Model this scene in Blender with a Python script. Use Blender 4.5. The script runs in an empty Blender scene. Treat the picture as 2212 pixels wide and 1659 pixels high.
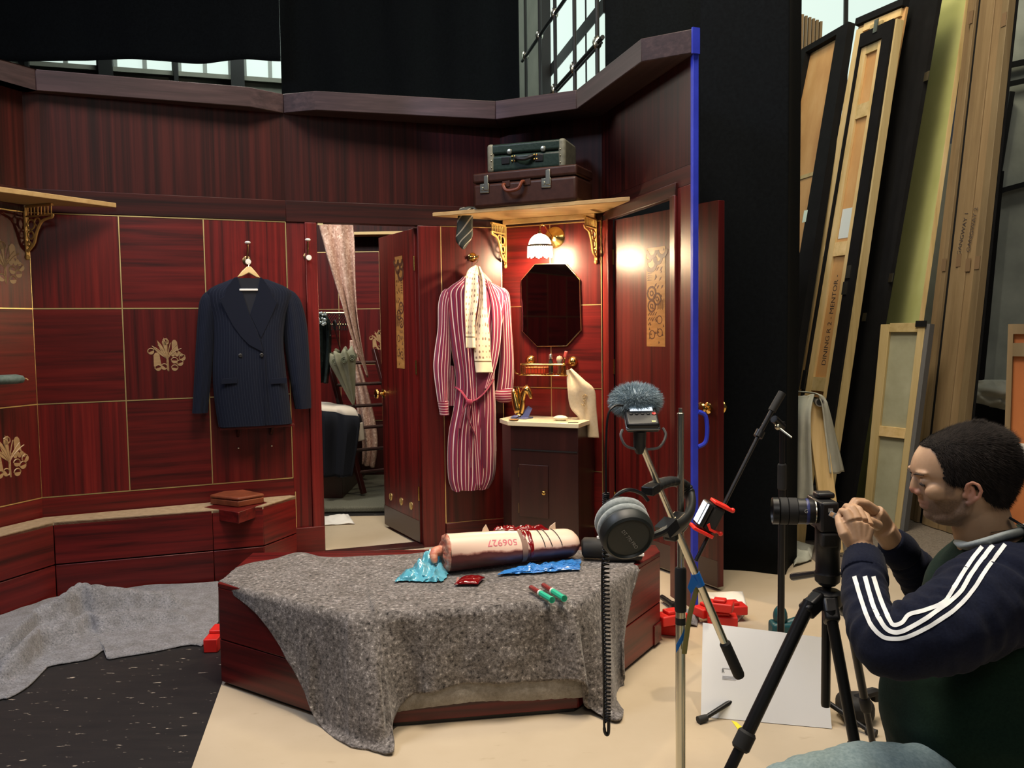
import bpy, math, random
from math import sin, cos, pi, radians as rad, sqrt, atan2
from mathutils import Vector as V, Matrix as Mx, noise as NZ
random.seed(7)
S = bpy.context.scene
COL = S.collection
# ------------------------------------------------------------------ camera
F, CX, CY, H = 1850.0, 1106.0, 829.5, 1.38
UPC = V((-384, 28650, 1850)).normalized()
FW = V((0, 0, -1)); YC = (FW - UPC * FW.dot(UPC)).normalized(); XC = YC.cross(UPC)
R3 = Mx((XC, YC, UPC))
C0 = V((0, 0, H))
cd = bpy.data.cameras.new('view_camera'); cam = bpy.data.objects.new('view_camera', cd); COL.objects.link(cam)
cd.sensor_width = 36; cd.lens = 36 * F / 2212; cd.clip_start = .05; cd.clip_end = 200
cam.matrix_world = Mx.Translation(C0) @ R3.to_4x4()
S.camera = cam
# ------------------------------------------------------------------ world, lights, exposure
w = bpy.data.worlds.new('world'); S.world = w; w.use_nodes = True
bg = w.node_tree.nodes['Background']; bg.inputs[0].default_value = (.55, .62, .72, 1); bg.inputs[1].default_value = .05
def lamp(kind, name, loc, target, energy, col, size=1.0, size_y=None, spot=None, blend=.5):
    l = bpy.data.lights.new(name, kind); l.energy = energy; l.color = col
    if kind == 'AREA':
        l.size = size
        if size_y: l.shape = 'RECTANGLE'; l.size_y = size_y
    else: l.shadow_soft_size = size
    if spot: l.spot_size = rad(spot); l.spot_blend = blend
    o = bpy.data.objects.new(name, l); COL.objects.link(o); o.location = loc
    if target is not None: o.rotation_euler = (V(target) - V(loc)).to_track_quat('-Z', 'Y').to_euler()
    return o
lamp('AREA', 'key_light', (-.1, 2.4, 6.0), (-.2, 4.0, .2), 300, (1, .86, .70), 1.8)
lamp('AREA', 'cool_fill', (-3.2, 2.2, 5.2), (-2.0, 4.2, .0), 120, (.72, .80, 1), 1.2)
lamp('AREA', 'hall_light', (2.4, 3.0, 6.2), (1.7, 3.4, .0), 62, (1, .90, .74), 1.4)
lamp('AREA', 'front_light', (.4, -1.2, 3.6), (1.0, 2.4, .6), 30, (1, .93, .84), 1.6)
lamp('SPOT', 'cool_spot', (-1.5, 1.6, 3.55), (-.24, 5.42, 2.58), 420, (.62, .68, 1), .05, spot=9.5, blend=.9)
lamp('SPOT', 'blanket_spot', (1.2, 1.2, 5.2), (-.1, 3.2, .35), 420, (1, .84, .64), .06, spot=24, blend=.5)
lamp('AREA', 'flats_light', (1.7, 4.6, 6.0), (2.5, 6.2, 1.6), 100, (1, .88, .62), 1.0)
lamp('SPOT', 'side_spot', (-2.9, 1.5, 3.3), (-.78, 5.6, 1.15), 260, (1, .86, .72), .12, spot=17, blend=.8)
lamp('AREA', 'back_hall_fill', (-2.6, 9.0, 6.6), (-2.8, 10.0, 4.2), 160, (.9, 1, .92), 1.6)  # unseen fill added to brighten the dark far wall, not a hall lamp
lamp('AREA', 'cabin_light', (-1.9, 5.75, 3.3), (-.9, 6.0, .7), 48, (1, .93, .80), .6)
VS = S.view_settings; S.display_settings.display_device = 'sRGB'
VS.view_transform = 'Standard'; VS.look = 'None'; VS.exposure = 0.0; VS.gamma = 1.0; VS.use_curve_mapping = False
cy = S.cycles; cy.max_bounces = 6; cy.diffuse_bounces = 3; cy.glossy_bounces = 3; cy.transmission_bounces = 4; cy.transparent_max_bounces = 6
cy.use_denoising = True; cy.sample_clamp_indirect = 6.0; cy.caustics_reflective = False; cy.caustics_refractive = False
# ------------------------------------------------------------------ pixel helpers (author's measurements of the photograph)
def ray(px, py): return R3 @ V((px - CX, -(py - CY), -F))
def at_y(px, py, Y): d = ray(px, py); return C0 + d * (Y / d.y)
def at_z(px, py, z): d = ray(px, py); return C0 + d * ((z - H) / d.z)
# ------------------------------------------------------------------ mesh builder
class MB:
    def __init__(s): s.v = []; s.f = []; s.m = []; s.a = []; s.hasa = False
    def add(s, vs, fs, mi=0, M=None, at=None):
        b = len(s.v)
        for q in vs:
            q = V(q); s.v.append(M @ q if M else q)
        if at: s.hasa = True
        s.a += list(at) if at else [(0, 0, 0)] * len(vs)
        for q in fs: s.f.append([b + i for i in q]); s.m.append(mi)
        return s
    def box(s, x0, x1, y0, y1, z0, z1, mi=0, M=None):
        vs = [(x, y, z) for z in (z0, z1) for x, y in ((x0, y0), (x1, y0), (x1, y1), (x0, y1))]
        return s.add(vs, [(3, 2, 1, 0), (4, 5, 6, 7), (0, 1, 5, 4), (1, 2, 6, 5), (2, 3, 7, 6), (3, 0, 4, 7)], mi, M)
    def bar(s, a, b, w, h, mi=0, up=(0, 0, 1)):
        a, b = V(a), V(b); d = b - a; L = d.length; z = d.normalized(); u = V(up)
        if abs(z.dot(u)) > .98: u = V((0, 1, 0))
        x = u.cross(z).normalized(); y = z.cross(x)
        M = Mx.Translation(a) @ Mx((x, y, z)).transposed().to_4x4()
        return s.box(-w / 2, w / 2, -h / 2, h / 2, 0, L, mi, M)
    def plate(s, pts, t, mi=0, M=None):
        """polygon of 3-D points, extruded by the vector t"""
        n = len(pts); t = V(t); p = [V(q) for q in pts]
        nr = V((0, 0, 0))
        for i in range(n): nr += p[i].cross(p[(i + 1) % n])
        if nr.dot(t) > 0: p.reverse()
        vs = p + [q + t for q in p]
        fs = [list(range(n)), list(range(2 * n - 1, n - 1, -1))] + [(i, i + n, (i + 1) % n + n, (i + 1) % n) for i in range(n)]
        fs = [f if k < 2 else tuple(reversed(f)) for k, f in enumerate(fs)]
        fs = [tuple(f) for f in fs]
        fs[2:] = [tuple(reversed(f)) for f in fs[2:]]
        return s.add(vs, fs, mi, M)
    def prism(s, poly, z0, z1, mi=0, M=None): return s.plate([(x, y, z0) for x, y in poly], (0, 0, z1 - z0), mi, M)
    def tube(s, pts, r, n=10, mi=0, closed=False, cap=True, flat=1.0, up=None, M=None):
        p = [V(q) for q in pts]; k = len(p); rs = r if isinstance(r, (list, tuple)) else [r] * k
        vs = []; N = None
        for i in range(k):
            if closed: t = p[(i + 1) % k] - p[i - 1]
            else: t = p[min(i + 1, k - 1)] - p[max(i - 1, 0)]
            t.normalize()
            if N is None:
                g = V(up) if up else (V((0, 0, 1)) if abs(t.z) < .9 else V((1, 0, 0)))
                N = (g - t * g.dot(t)).normalized()
            else: N = (N - t * N.dot(t)).normalized()
            B = t.cross(N)
            for j in range(n):
                a = 2 * pi * j / n
                vs.append(p[i] + (N * cos(a) * flat + B * sin(a)) * rs[i])
        fs = []
        for i in range(k if closed else k - 1):
            for j in range(n):
                a, b = i * n + j, i * n + (j + 1) % n; c, d = ((i + 1) % k) * n + j, ((i + 1) % k) * n + (j + 1) % n
                fs.append((a, b, d, c))
        if cap and not closed: fs += [tuple(reversed(range(n))), tuple(range((k - 1) * n, k * n))]
        return s.add(vs, fs, mi, M)
    def lathe(s, prof, n=20, mi=0, M=None):
        k = len(prof); vs = [(r * cos(2 * pi * j / n), r * sin(2 * pi * j / n), z) for r, z in prof for j in range(n)]
        fs = [(i * n + j, i * n + (j + 1) % n, (i + 1) * n + (j + 1) % n, (i + 1) * n + j) for i in range(k - 1) for j in range(n)]
        if prof[0][0] > 1e-6: fs.append(tuple(reversed(range(n))))
        if prof[-1][0] > 1e-6: fs.append(tuple(range((k - 1) * n, k * n)))
        return s.add(vs, fs, mi, M)
    def ell(s, c, r, nu=16, nv=10, mi=0, M=None):
        r = r if isinstance(r, (tuple, list)) else (r, r, r)
        T = (M if M else Mx()) @ Mx.Translation(V(c)) @ Mx.Diagonal((*r, 1))
        return s.lathe([(max(sin(pi * i / nv), 1e-7), -cos(pi * i / nv)) for i in range(nv + 1)], nu, mi, T)
    def loft(s, rings, mi=0, cap=True, closed=True, at=None, M=None):
        n = len(rings[0]); k = len(rings); vs = [q for r in rings for q in r]; fs = []
        for i in range(k - 1):
            for j in range(n if closed else n - 1):
                a, b = i * n + j, i * n + (j + 1) % n
                fs.append((a, b, b + n, a + n))
        if cap and closed: fs += [tuple(reversed(range(n))), tuple(range((k - 1) * n, k * n))]
        return s.add(vs, fs, mi, M, at)
    def build(s, name, mat, parent=None, bevel=0, seg=2, angle=40, sub=0, solid=0, M=None, loc=None):
        me = bpy.data.meshes.new(name); off = V(loc) if loc is not None else V((0, 0, 0))
        me.from_pydata([v - off for v in s.v], [], s.f)
        ms = mat if isinstance(mat, (list, tuple)) else [mat]
        for q in ms: me.materials.append(q)
        if len(ms) > 1: me.polygons.foreach_set('material_index', s.m)
        if s.hasa:
            at = me.attributes.new('st', 'FLOAT_VECTOR', 'POINT'); at.data.foreach_set('vector', [c for q in s.a for c in q])
        me.polygons.foreach_set('use_smooth', [True] * len(me.polygons)); me.set_sharp_from_angle(angle=rad(angle)); me.update()
        o = bpy.data.objects.new(name, me); COL.objects.link(o)
        if parent: o.parent = parent
        if loc is not None: o.location = off
        if M: o.matrix_local = M
        if solid:
            q = o.modifiers.new('thick', 'SOLIDIFY'); q.thickness = solid; q.offset = -1
        if bevel:
            q = o.modifiers.new('bevel', 'BEVEL'); q.width = bevel; q.segments = seg; q.limit_method = 'ANGLE'; q.angle_limit = rad(38)
        if sub:
            q = o.modifiers.new('sub', 'SUBSURF'); q.levels = q.render_levels = sub
        return o
def tag(o, label, cat, group=None, kind=None):
    o['label'] = label; o['category'] = cat
    if group: o['group'] = group
    if kind: o['kind'] = kind
    return o
def thing(name, label, cat, loc=(0, 0, 0), rotz=0, group=None, kind=None):
    o = bpy.data.objects.new(name, None); COL.objects.link(o); o.location = loc; o.rotation_euler = (0, 0, rotz); o.empty_display_size = .05
    return tag(o, label, cat, group, kind)
def frame_at(o, x, y, z):
    """axes for a thing that is not upright"""
    o.rotation_euler = Mx((x, y, z)).transposed().to_euler(); return o
def cr(P, n):
    """Catmull-Rom through points (tuples of any length), n samples"""
    k = len(P); out = []
    for i in range(n):
        t = i / (n - 1) * (k - 1); j = min(int(t), k - 2); u = t - j
        a, b, c, d = P[max(j - 1, 0)], P[j], P[j + 1], P[min(j + 2, k - 1)]
        out.append(tuple(.5 * (2 * b[q] + (c[q] - a[q]) * u + (2 * a[q] - 5 * b[q] + 4 * c[q] - d[q]) * u * u + (3 * b[q] - a[q] - 3 * c[q] + d[q]) * u ** 3) for q in range(len(b))))
    return out
def lin(P, n):
    k = len(P); out = []
    for i in range(n):
        t = i / (n - 1) * (k - 1); j = min(int(t), k - 2); u = t - j
        out.append(tuple(P[j][q] * (1 - u) + P[j + 1][q] * u for q in range(len(P[0]))))
    return out
# ------------------------------------------------------------------ materials
def nm(name):
    m = bpy.data.materials.new(name); m.use_nodes = True; nt = m.node_tree
    return m, nt, nt.nodes['Principled BSDF']
def sset(p, **k):
    for a, b in k.items(): p.inputs[a.replace('_', ' ')].default_value = b
def flat(name, c, rough=.5, metal=0.0, spec=.5, emit=None, es=0, trans=0, ior=1.45, alpha=1, sheen=0, coat=0):
    m, nt, p = nm(name)
    sset(p, Base_Color=(*c, 1), Roughness=rough, Metallic=metal)
    p.inputs['Specular IOR Level'].default_value = spec; p.inputs['Transmission Weight'].default_value = trans; p.inputs['IOR'].default_value = ior
    p.inputs['Alpha'].default_value = alpha; p.inputs['Sheen Weight'].default_value = sheen; p.inputs['Coat Weight'].default_value = coat
    if emit: p.inputs['Emission Color'].default_value = (*emit, 1); p.inputs['Emission Strength'].default_value = es
    return m
def node(nt, t, **k):
    n = nt.nodes.new(t)
    for a, b in k.items(): setattr(n, a, b)
    return n
def ramp(nt, fac, stops, interp='LINEAR'):
    r = node(nt, 'ShaderNodeValToRGB'); r.color_ramp.interpolation = interp; e = r.color_ramp.elements
    while len(e) > 1: e.remove(e[-1])
    for i, (pos, c) in enumerate(stops):
        q = e[0] if i == 0 else e.new(pos)
        q.position = pos; q.color = (*c, 1) if len(c) == 3 else c
    nt.links.new(fac, r.inputs[0]); return r
def noise_tex(nt, scale, map_scale=(1, 1, 1), detail=6, rough=.6, rand=True, coord='Object', dist=0):
    tc = node(nt, 'ShaderNodeTexCoord'); mp = node(nt, 'ShaderNodeMapping'); mp.inputs['Scale'].default_value = map_scale
    nt.links.new(tc.outputs[coord], mp.inputs[0])
    if rand:
        oi = node(nt, 'ShaderNodeObjectInfo'); mu = node(nt, 'ShaderNodeMath', operation='MULTIPLY'); mu.inputs[1].default_value = 37
        nt.links.new(oi.outputs['Random'], mu.inputs[0]); nt.links.new(mu.outputs[0], mp.inputs['Location'])
    n = node(nt, 'ShaderNodeTexNoise'); n.inputs['Scale'].default_value = scale; n.inputs['Detail'].default_value = detail; n.inputs['Roughness'].default_value = rough; n.inputs['Distortion'].default_value = dist
    nt.links.new(mp.outputs[0], n.inputs['Vector']); return n
def bump(nt, p, h, s=.2, d=.002):
    b = node(nt, 'ShaderNodeBump'); b.inputs['Strength'].default_value = s; b.inputs['Distance'].default_value = d
    nt.links.new(h, b.inputs['Height']); nt.links.new(b.outputs[0], p.inputs['Normal'])
def grain(name, stops, ms, scale=1, rough=.3, spec=.5, bs=.1, coat=0, big=None):
    """wood: noise stretched along the grain (object coordinates)"""
    m, nt, p = nm(name); n = noise_tex(nt, scale, ms, 7, .62, True, 'Object', .3)
    r = ramp(nt, n.outputs[0], stops); oi = node(nt, 'ShaderNodeObjectInfo'); v = ramp(nt, oi.outputs['Random'], [(0, (.72, .72, .72)), (1, (1.22, 1.12, 1.12))])
    mx = node(nt, 'ShaderNodeMix', data_type='RGBA', blend_type='MULTIPLY'); mx.inputs[0].default_value = 1; nt.links.new(r.outputs[0], mx.inputs[6]); nt.links.new(v.outputs[0], mx.inputs[7]); nt.links.new(mx.outputs[2], p.inputs['Base Color'])
    sset(p, Roughness=rough); p.inputs['Specular IOR Level'].default_value = spec; p.inputs['Coat Weight'].default_value = coat
    bump(nt, p, n.outputs[0], bs, .001); return m
def speck(name, stops, scale, rough=.9, bs=.3, detail=4, bd=.003, sheen=0, ms=(1, 1, 1), spec=.3, rand=False, nrough=.6):
    m, nt, p = nm(name); n = noise_tex(nt, scale, ms, detail, nrough, rand)
    r = ramp(nt, n.outputs[0], stops); nt.links.new(r.outputs[0], p.inputs['Base Color'])
    sset(p, Roughness=rough); p.inputs['Specular IOR Level'].default_value = spec; p.inputs['Sheen Weight'].default_value = sheen
    if bs: bump(nt, p, n.outputs[0], bs, bd)
    return m
MAH = [(.30, (.022, .0032, .003)), (.46, (.084, .0065, .006)), (.58, (.122, .0085, .0075)), (.76, (.165, .016, .012))]
M_MV = grain('mahogany_vertical', MAH, (22, 22, .55), 1.6, .35, .4)
M_MH = grain('mahogany_horizontal', MAH, (.7, 22, 20), 1.6, .35, .4)
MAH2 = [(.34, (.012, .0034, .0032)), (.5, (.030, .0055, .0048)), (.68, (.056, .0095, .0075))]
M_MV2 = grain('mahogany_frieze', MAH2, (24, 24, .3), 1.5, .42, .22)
M_CORN = grain('cornice_veneer', [(.3, (.018, .011, .012)), (.5, (.032, .019, .021)), (.7, (.052, .033, .034))], (.5, 26, 26), 1.5, .5, .3)
M_MH2 = grain('mahogany_rail', MAH2, (.5, 20, 20), 1.5, .45, .25)
M_DARK = grain('mahogany_dark', [(.3, (.018, .005, .005)), (.55, (.036, .0085, .0075)), (.75, (.055, .013, .011))], (10, 10, .5), 1.5, .33)
M_KICK = flat('kick_plate_paint', (.06, .035, .028), .35)
M_BRASS = flat('brass', (.8, .52, .16), .18, 1)
M_STRIP = flat('brass_strip', (.90, .70, .32), .38, 1)
M_GILT = flat('gilt_paint', (.62, .4, .13), .4, .3)
M_INLAY = grain('inlay_maple', [(.3, (.30, .19, .09)), (.7, (.42, .29, .14))], (4, 4, 20), 3, .4)
M_PINE = grain('pine', [(.3, (.48, .36, .14)), (.5, (.62, .48, .22)), (.75, (.70, .57, .30))], (10, 10, .6), 1.6, .6)
M_PINEH = grain('pine_horizontal', [(.3, (.48, .36, .14)), (.5, (.62, .48, .22)), (.75, (.70, .57, .30))], (.6, 10, 10), 1.6, .6)
M_PLY = speck('plywood', [(.3, (.46, .24, .09)), (.5, (.55, .31, .12)), (.7, (.62, .38, .17))], 2.2, .6, .05, ms=(2, 2, .7), rand=True)
M_CHROME = flat('chrome', (.74, .71, .58), .27, 1)
M_BLK = flat('black_plastic', (.012, .012, .013), .4)
M_BLKM = flat('black_metal', (.015, .015, .016), .35, .4)
M_RUB = flat('black_rubber', (.014, .014, .014), .7)
M_DRAPE = speck('black_serge', [(.3, (.0022, .003, .004)), (.7, (.004, .0055, .007))], 60, .95, .1, spec=.1)
M_BFLAT = speck('black_flat_paint', [(.3, (.003, .003, .0035)), (.7, (.006, .006, .0065))], 9, .8, .05, spec=.2)
M_WHITE = flat('white_paint', (.8, .8, .78), .5)
M_RED = flat('red_paint', (.6, .02, .015), .45)
# ================================================================== SETTING
ZT, ZC, ZR, Z1, Z2, Z3, Z4, ZB = 2.76, 2.65, 2.15, 2.025, 1.52, 1.01, .505, .145
PZ, PA, PD, PE, PF, PG = V((-3.805, 1.197)), V((-2.545, 4.57)), V((-1.32, 5.10)), V((-.055, 5.536)), V((.565, 5.24)), V((.872, 4.10))
# floor: black painted boards, cream sheet, carpet
m, nt, p = nm('black_floor_paint')
n1 = noise_tex(nt, 3.2, (1, 6, 1), 5, .7, False); n2 = noise_tex(nt, 16, (1, 3.2, 1), 3, .6, False)
r1 = ramp(nt, n1.outputs[0], [(.3, (.006, .006, .007)), (.7, (.014, .012, .012))]); r2 = ramp(nt, n2.outputs[0], [(.655, (0, 0, 0)), (.70, (1, 1, 1))])
mx = node(nt, 'ShaderNodeMix', data_type='RGBA'); nt.links.new(r2.outputs[0], mx.inputs[0]); nt.links.new(r1.outputs[0], mx.inputs[6]); mx.inputs[7].default_value = (.32, .27, .22, 1)
nt.links.new(mx.outputs[2], p.inputs['Base Color']); sset(p, Roughness=.55); bump(nt, p, n1.outputs[0], .15, .003); M_FLOOR = m
b = MB(); b.box(-9, 9, -4, 12, -.06, 0)
tag(b.build('floor', M_FLOOR), 'black painted stage floor with white scuffs', 'floor', kind='structure')
m, nt, p = nm('cream_sheet')
n1 = noise_tex(nt, 1.3, (1, 1, 1), 5, .6, False); n2 = noise_tex(nt, 7, (1, 2.5, 1), 6, .7, False)
r1 = ramp(nt, n1.outputs[0], [(.3, (.41, .33, .225)), (.7, (.50, .415, .30))]); r2 = ramp(nt, n2.outputs[0], [(.62, (1, 1, 1)), (.8, (.72, .68, .62))])
mx = node(nt, 'ShaderNodeMix', data_type='RGBA', blend_type='MULTIPLY'); mx.inputs[0].default_value = 1; nt.links.new(r1.outputs[0], mx.inputs[6]); nt.links.new(r2.outputs[0], mx.inputs[7])
nt.links.new(mx.outputs[2], p.inputs['Base Color']); sset(p, Roughness=.6); bump(nt, p, n1.outputs[0], .15, .01); M_SHEET = m
b = MB(); e0 = at_z(478, 1482, 0); e1 = at_z(415, 1659, 0); d = (e1 - e0).normalized(); e2 = e0 + d * 4.0; e3 = e0 - d * .1
b.prism([(e2.x, e2.y), (4.5, e2.y), (4.5, 5.0), (1.2, 6.3), (-1.9, 6.3), (-1.9, 5.2), (-1.15, 5.0), (-1.15, 3.4), (e3.x, e3.y)], .0, .004)
tag(b.build('ground_sheet', M_SHEET), 'cream ground sheet spread over the black stage floor', 'ground sheet')
M_CARPET = speck('grey_carpet', [(.3, (.10, .10, .08)), (.7, (.19, .19, .15))], 160, .95, .4, spec=.1)
b = MB(); b.box(-2.36, .06, 6.42, 7.86, .0, .05)
tag(b.build('cabin_carpet', M_CARPET, bevel=.015), 'dark grey green carpet on the floor of the cabin behind the open door', 'carpet')
b = MB(); b.box(1.75, 4.6, 4.75, 8, .0, .006)
M_CARP2 = speck('brown_carpet', [(.3, (.11, .09, .07)), (.7, (.20, .17, .14))], 90, .95, .4, spec=.1)
tag(b.build('hall_carpet', M_CARP2), 'grey brown carpet on the floor under the stacked flats', 'carpet')

class Wall:
    def __init__(s, name, p0, p1, label):
        s.p0, s.p1 = p0, p1; d = p1 - p0; s.L = d.length; s.a = atan2(d.y, d.x)
        s.o = thing(name, label, 'wall', (p0.x, p0.y, 0), s.a, kind='structure')
        s.M = Mx.Translation((p0.x, p0.y, 0)) @ Mx.Rotation(s.a, 4, 'Z'); s.I = s.M.inverted()
    def l(s, px, py, out=0.0):
        """pixel -> wall coordinates (along, depth, up) on the plane `out` metres in front of the wall"""
        o = s.I @ C0; d = s.I.to_3x3() @ ray(px, py); return o + d * ((-out - o.y) / d.y)
    def wpt(s, q): return s.M @ V(q)
    def part(s, name, x0, x1, y0, y1, z0, z1, mat, bevel=0):
        b = MB(); b.box(x0, x1, y0, y1, z0, z1); return b.build(name, mat, s.o, bevel)
    def vstrip(s, u, z0, z1): s.part('brass_strip', u - .0028, u + .0028, -.0065, 0, z0, z1, M_STRIP)
    def hstrip(s, z, u0, u1): s.part('brass_strip', u0, u1, -.0065, 0, z - .0028, z + .0028, M_STRIP)
    def cells(s, us, zs, hor0=0, skip=()):
        for i in range(len(us) - 1):
            for j in range(len(zs) - 1):
                if (i, j) in skip: continue
                s.part('veneer_panel', us[i] + .003, us[i + 1] - .003, -.005, .0, zs[j] + .003, zs[j + 1] - .003, M_MH if (i + j + hor0) % 2 else M_MV, .0012)
        for u in us[(0 if us[0] > .01 else 1):]: s.vstrip(u, zs[0], zs[-1])
        for z in zs: s.hstrip(z, us[0], us[-1])
    def cornice(s, pts):
        b = MB(); q = [s.I @ V((x, y, 0)) for x, y in pts]; b.prism([(v.x, v.y) for v in q], ZC, ZT); return b.build('cornice', M_CORN, s.o, .004)

def ruv(W, px, py): return W.l(px, py)
# ---- wall A (long panelled wall) and wall Z (turning towards the viewer)
WA = Wall('wall_left', PA, PD, 'panelled mahogany wall with brass strips, behind the hanging jacket')
WZ = Wall('wall_side', PZ, PA, 'short mahogany wall turning towards the viewer beside the panelled wall')
WD = Wall('wall_back', PD, PE, 'mahogany wall with a doorway to the next cabin')
WE = Wall('wall_alcove', PE, PF, 'mahogany alcove wall behind the octagonal mirror')
WF = Wall('wall_right', PF, PG, 'mahogany wall with the second doorway and a blue painted end')
uA = [0, WA.l(268, 760).x, WA.l(449, 760).x, WA.L - .004]
WA.part('backing_board', 0, WA.L, .0, .03, 0, ZT, M_DARK)
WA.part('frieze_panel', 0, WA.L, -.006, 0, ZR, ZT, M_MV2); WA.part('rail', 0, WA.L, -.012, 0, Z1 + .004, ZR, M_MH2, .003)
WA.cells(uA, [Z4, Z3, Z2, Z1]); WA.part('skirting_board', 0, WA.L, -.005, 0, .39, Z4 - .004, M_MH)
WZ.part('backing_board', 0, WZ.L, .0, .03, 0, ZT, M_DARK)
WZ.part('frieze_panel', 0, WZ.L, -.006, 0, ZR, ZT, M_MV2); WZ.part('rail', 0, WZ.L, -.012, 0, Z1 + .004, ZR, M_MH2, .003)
uZ = [.02, .5, 1.0, 1.5, 2.0, WZ.L - 1.32, WZ.L - .86, WZ.L - .43, WZ.L]
WZ.cells(uZ, [Z4, Z3, Z2, Z1], 1); WZ.part('skirting_board', 0, WZ.L, -.005, 0, .39, Z4 - .004, M_MH)
c = [at_z(px, py, ZT) for px, py in ((0, 128), (76, 149), (538, 188), (604, 208), (681.6, 196), (1070, 218), (1245, 194), (1385, 83), (1495, 62))]
c = [(q.x, q.y) for q in c]; c[3] = (PD.x + .012, PD.y - .022)
dz = (V(c[0]) - V(c[1])).normalized(); c0 = V(c[1]) + dz * 2.1
back = .03
WZ.cornice([tuple(c0), c[1], (PA.x - .02, PA.y + .02), (PZ.x - .03, PZ.y)])
WA.cornice([c[1], c[2], c[3], (PD.x - .01, PD.y + .03), (PA.x - .01, PA.y + .03)])
WD.cornice([c[3], c[4], c[5], (PE.x, PE.y + .03), (PD.x, PD.y + .03)])
WE.cornice([c[5], c[6], (PF.x + .02, PF.y + .03), (PE.x, PE.y + .03)])
WF.cornice([c[6], c[7], c[8], (PG.x + .03, PG.y), (PF.x + .03, PF.y + .02)])
# ---- wall D with door_1
u0, u1 = WD.l(700, 1100).x, WD.l(913, 1100).x; us0 = WD.l(957, 800).x
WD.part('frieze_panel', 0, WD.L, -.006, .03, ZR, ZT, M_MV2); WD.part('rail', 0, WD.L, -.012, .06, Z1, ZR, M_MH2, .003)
WD.part('stile', 0, .105, -.004, .06, 0, Z1, M_MV, .003); WD.part('stile', .105, u0, -.02, .06, 0, Z1, M_MV, .004)
WD.part('base_board', 0, u0 - .002, -.024, -.001, 0, .2, M_MH, .003)
WD.vstrip(.008, 0, .42)
WD.part('stile', u1, us0 - .004, -.012, .06, 0, Z1, M_MV, .004)
WD.part('backing_board', us0 - .004, WD.L, .0, .03, 0, Z1, M_DARK)
WD.part('skirting_board', us0, WD.L, -.014, 0, 0, ZB, M_MH, .003)
WD.cells([us0, WD.L - .004], [ZB, Z1], 0); WD.part('door_sill', u0, u1, -.02, .1, 0, .02, M_DARK, .003)
# ---- wall E
WE.part('backing_board', 0, WE.L, .0, .03, 0, ZT, M_DARK)
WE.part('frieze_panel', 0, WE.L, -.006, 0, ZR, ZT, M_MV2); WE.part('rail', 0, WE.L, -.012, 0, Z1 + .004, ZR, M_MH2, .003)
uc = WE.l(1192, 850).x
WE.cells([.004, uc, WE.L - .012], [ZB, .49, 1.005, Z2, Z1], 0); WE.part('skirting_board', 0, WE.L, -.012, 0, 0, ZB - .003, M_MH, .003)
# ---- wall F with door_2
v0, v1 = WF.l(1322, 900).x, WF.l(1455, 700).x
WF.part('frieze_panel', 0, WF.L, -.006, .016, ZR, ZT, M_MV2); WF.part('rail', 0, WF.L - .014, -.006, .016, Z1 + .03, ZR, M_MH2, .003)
WF.part('lintel', v0 - .05, v1 + .06, -.02, .016, Z1 - .01, Z1 + .06, M_MH2, .004)
WF.part('stile', .0, v0 - .02, -.006, .016, 0, Z1, M_MV, .003); WF.part('jamb', v0 - .03, v0, -.02, .016, 0, Z1, M_MV, .003)
WF.part('jamb', v1, v1 + .06, -.022, .016, 0, Z1, M_MV, .004); WF.part('stile', v1 + .06, WF.L - .012, -.008, .016, 0, Z1 + .03, M_MV, .003)
M_BLUE = speck('blue_edge_paint', [(.3, (.02, .035, .42)), (.7, (.03, .05, .55))], 8, .5, .05)
WF.part('edge_board', WF.L - .012, WF.L + .014, -.011, .018, 0, ZT - .006, M_BLUE, .002).__setitem__('label', 'blue painted board closing the wall end')
q8, qg = WF.I @ V((*c[8], 0)), WF.I @ V((PG.x, PG.y, 0)); b = MB(); b.plate([(q8.x + .001, q8.y - .004, ZC - .004), (qg.x + .012, .018, ZC - .004), (qg.x + .012, .018, ZT + .004), (q8.x + .001, q8.y - .004, ZT + .004)], (.014, 0, 0)); b.build('edge_cap', M_BLUE, WF.o)
b = MB(); b.tube(cr([(WF.L + .01, .017, .97), (WF.L + .012, .055, .95), (WF.L + .012, .065, .88), (WF.L + .012, .055, .82), (WF.L + .01, .017, .8)], 16), .011, 8)
b.build('pull_handle', M_BLUE, WF.o)

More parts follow.
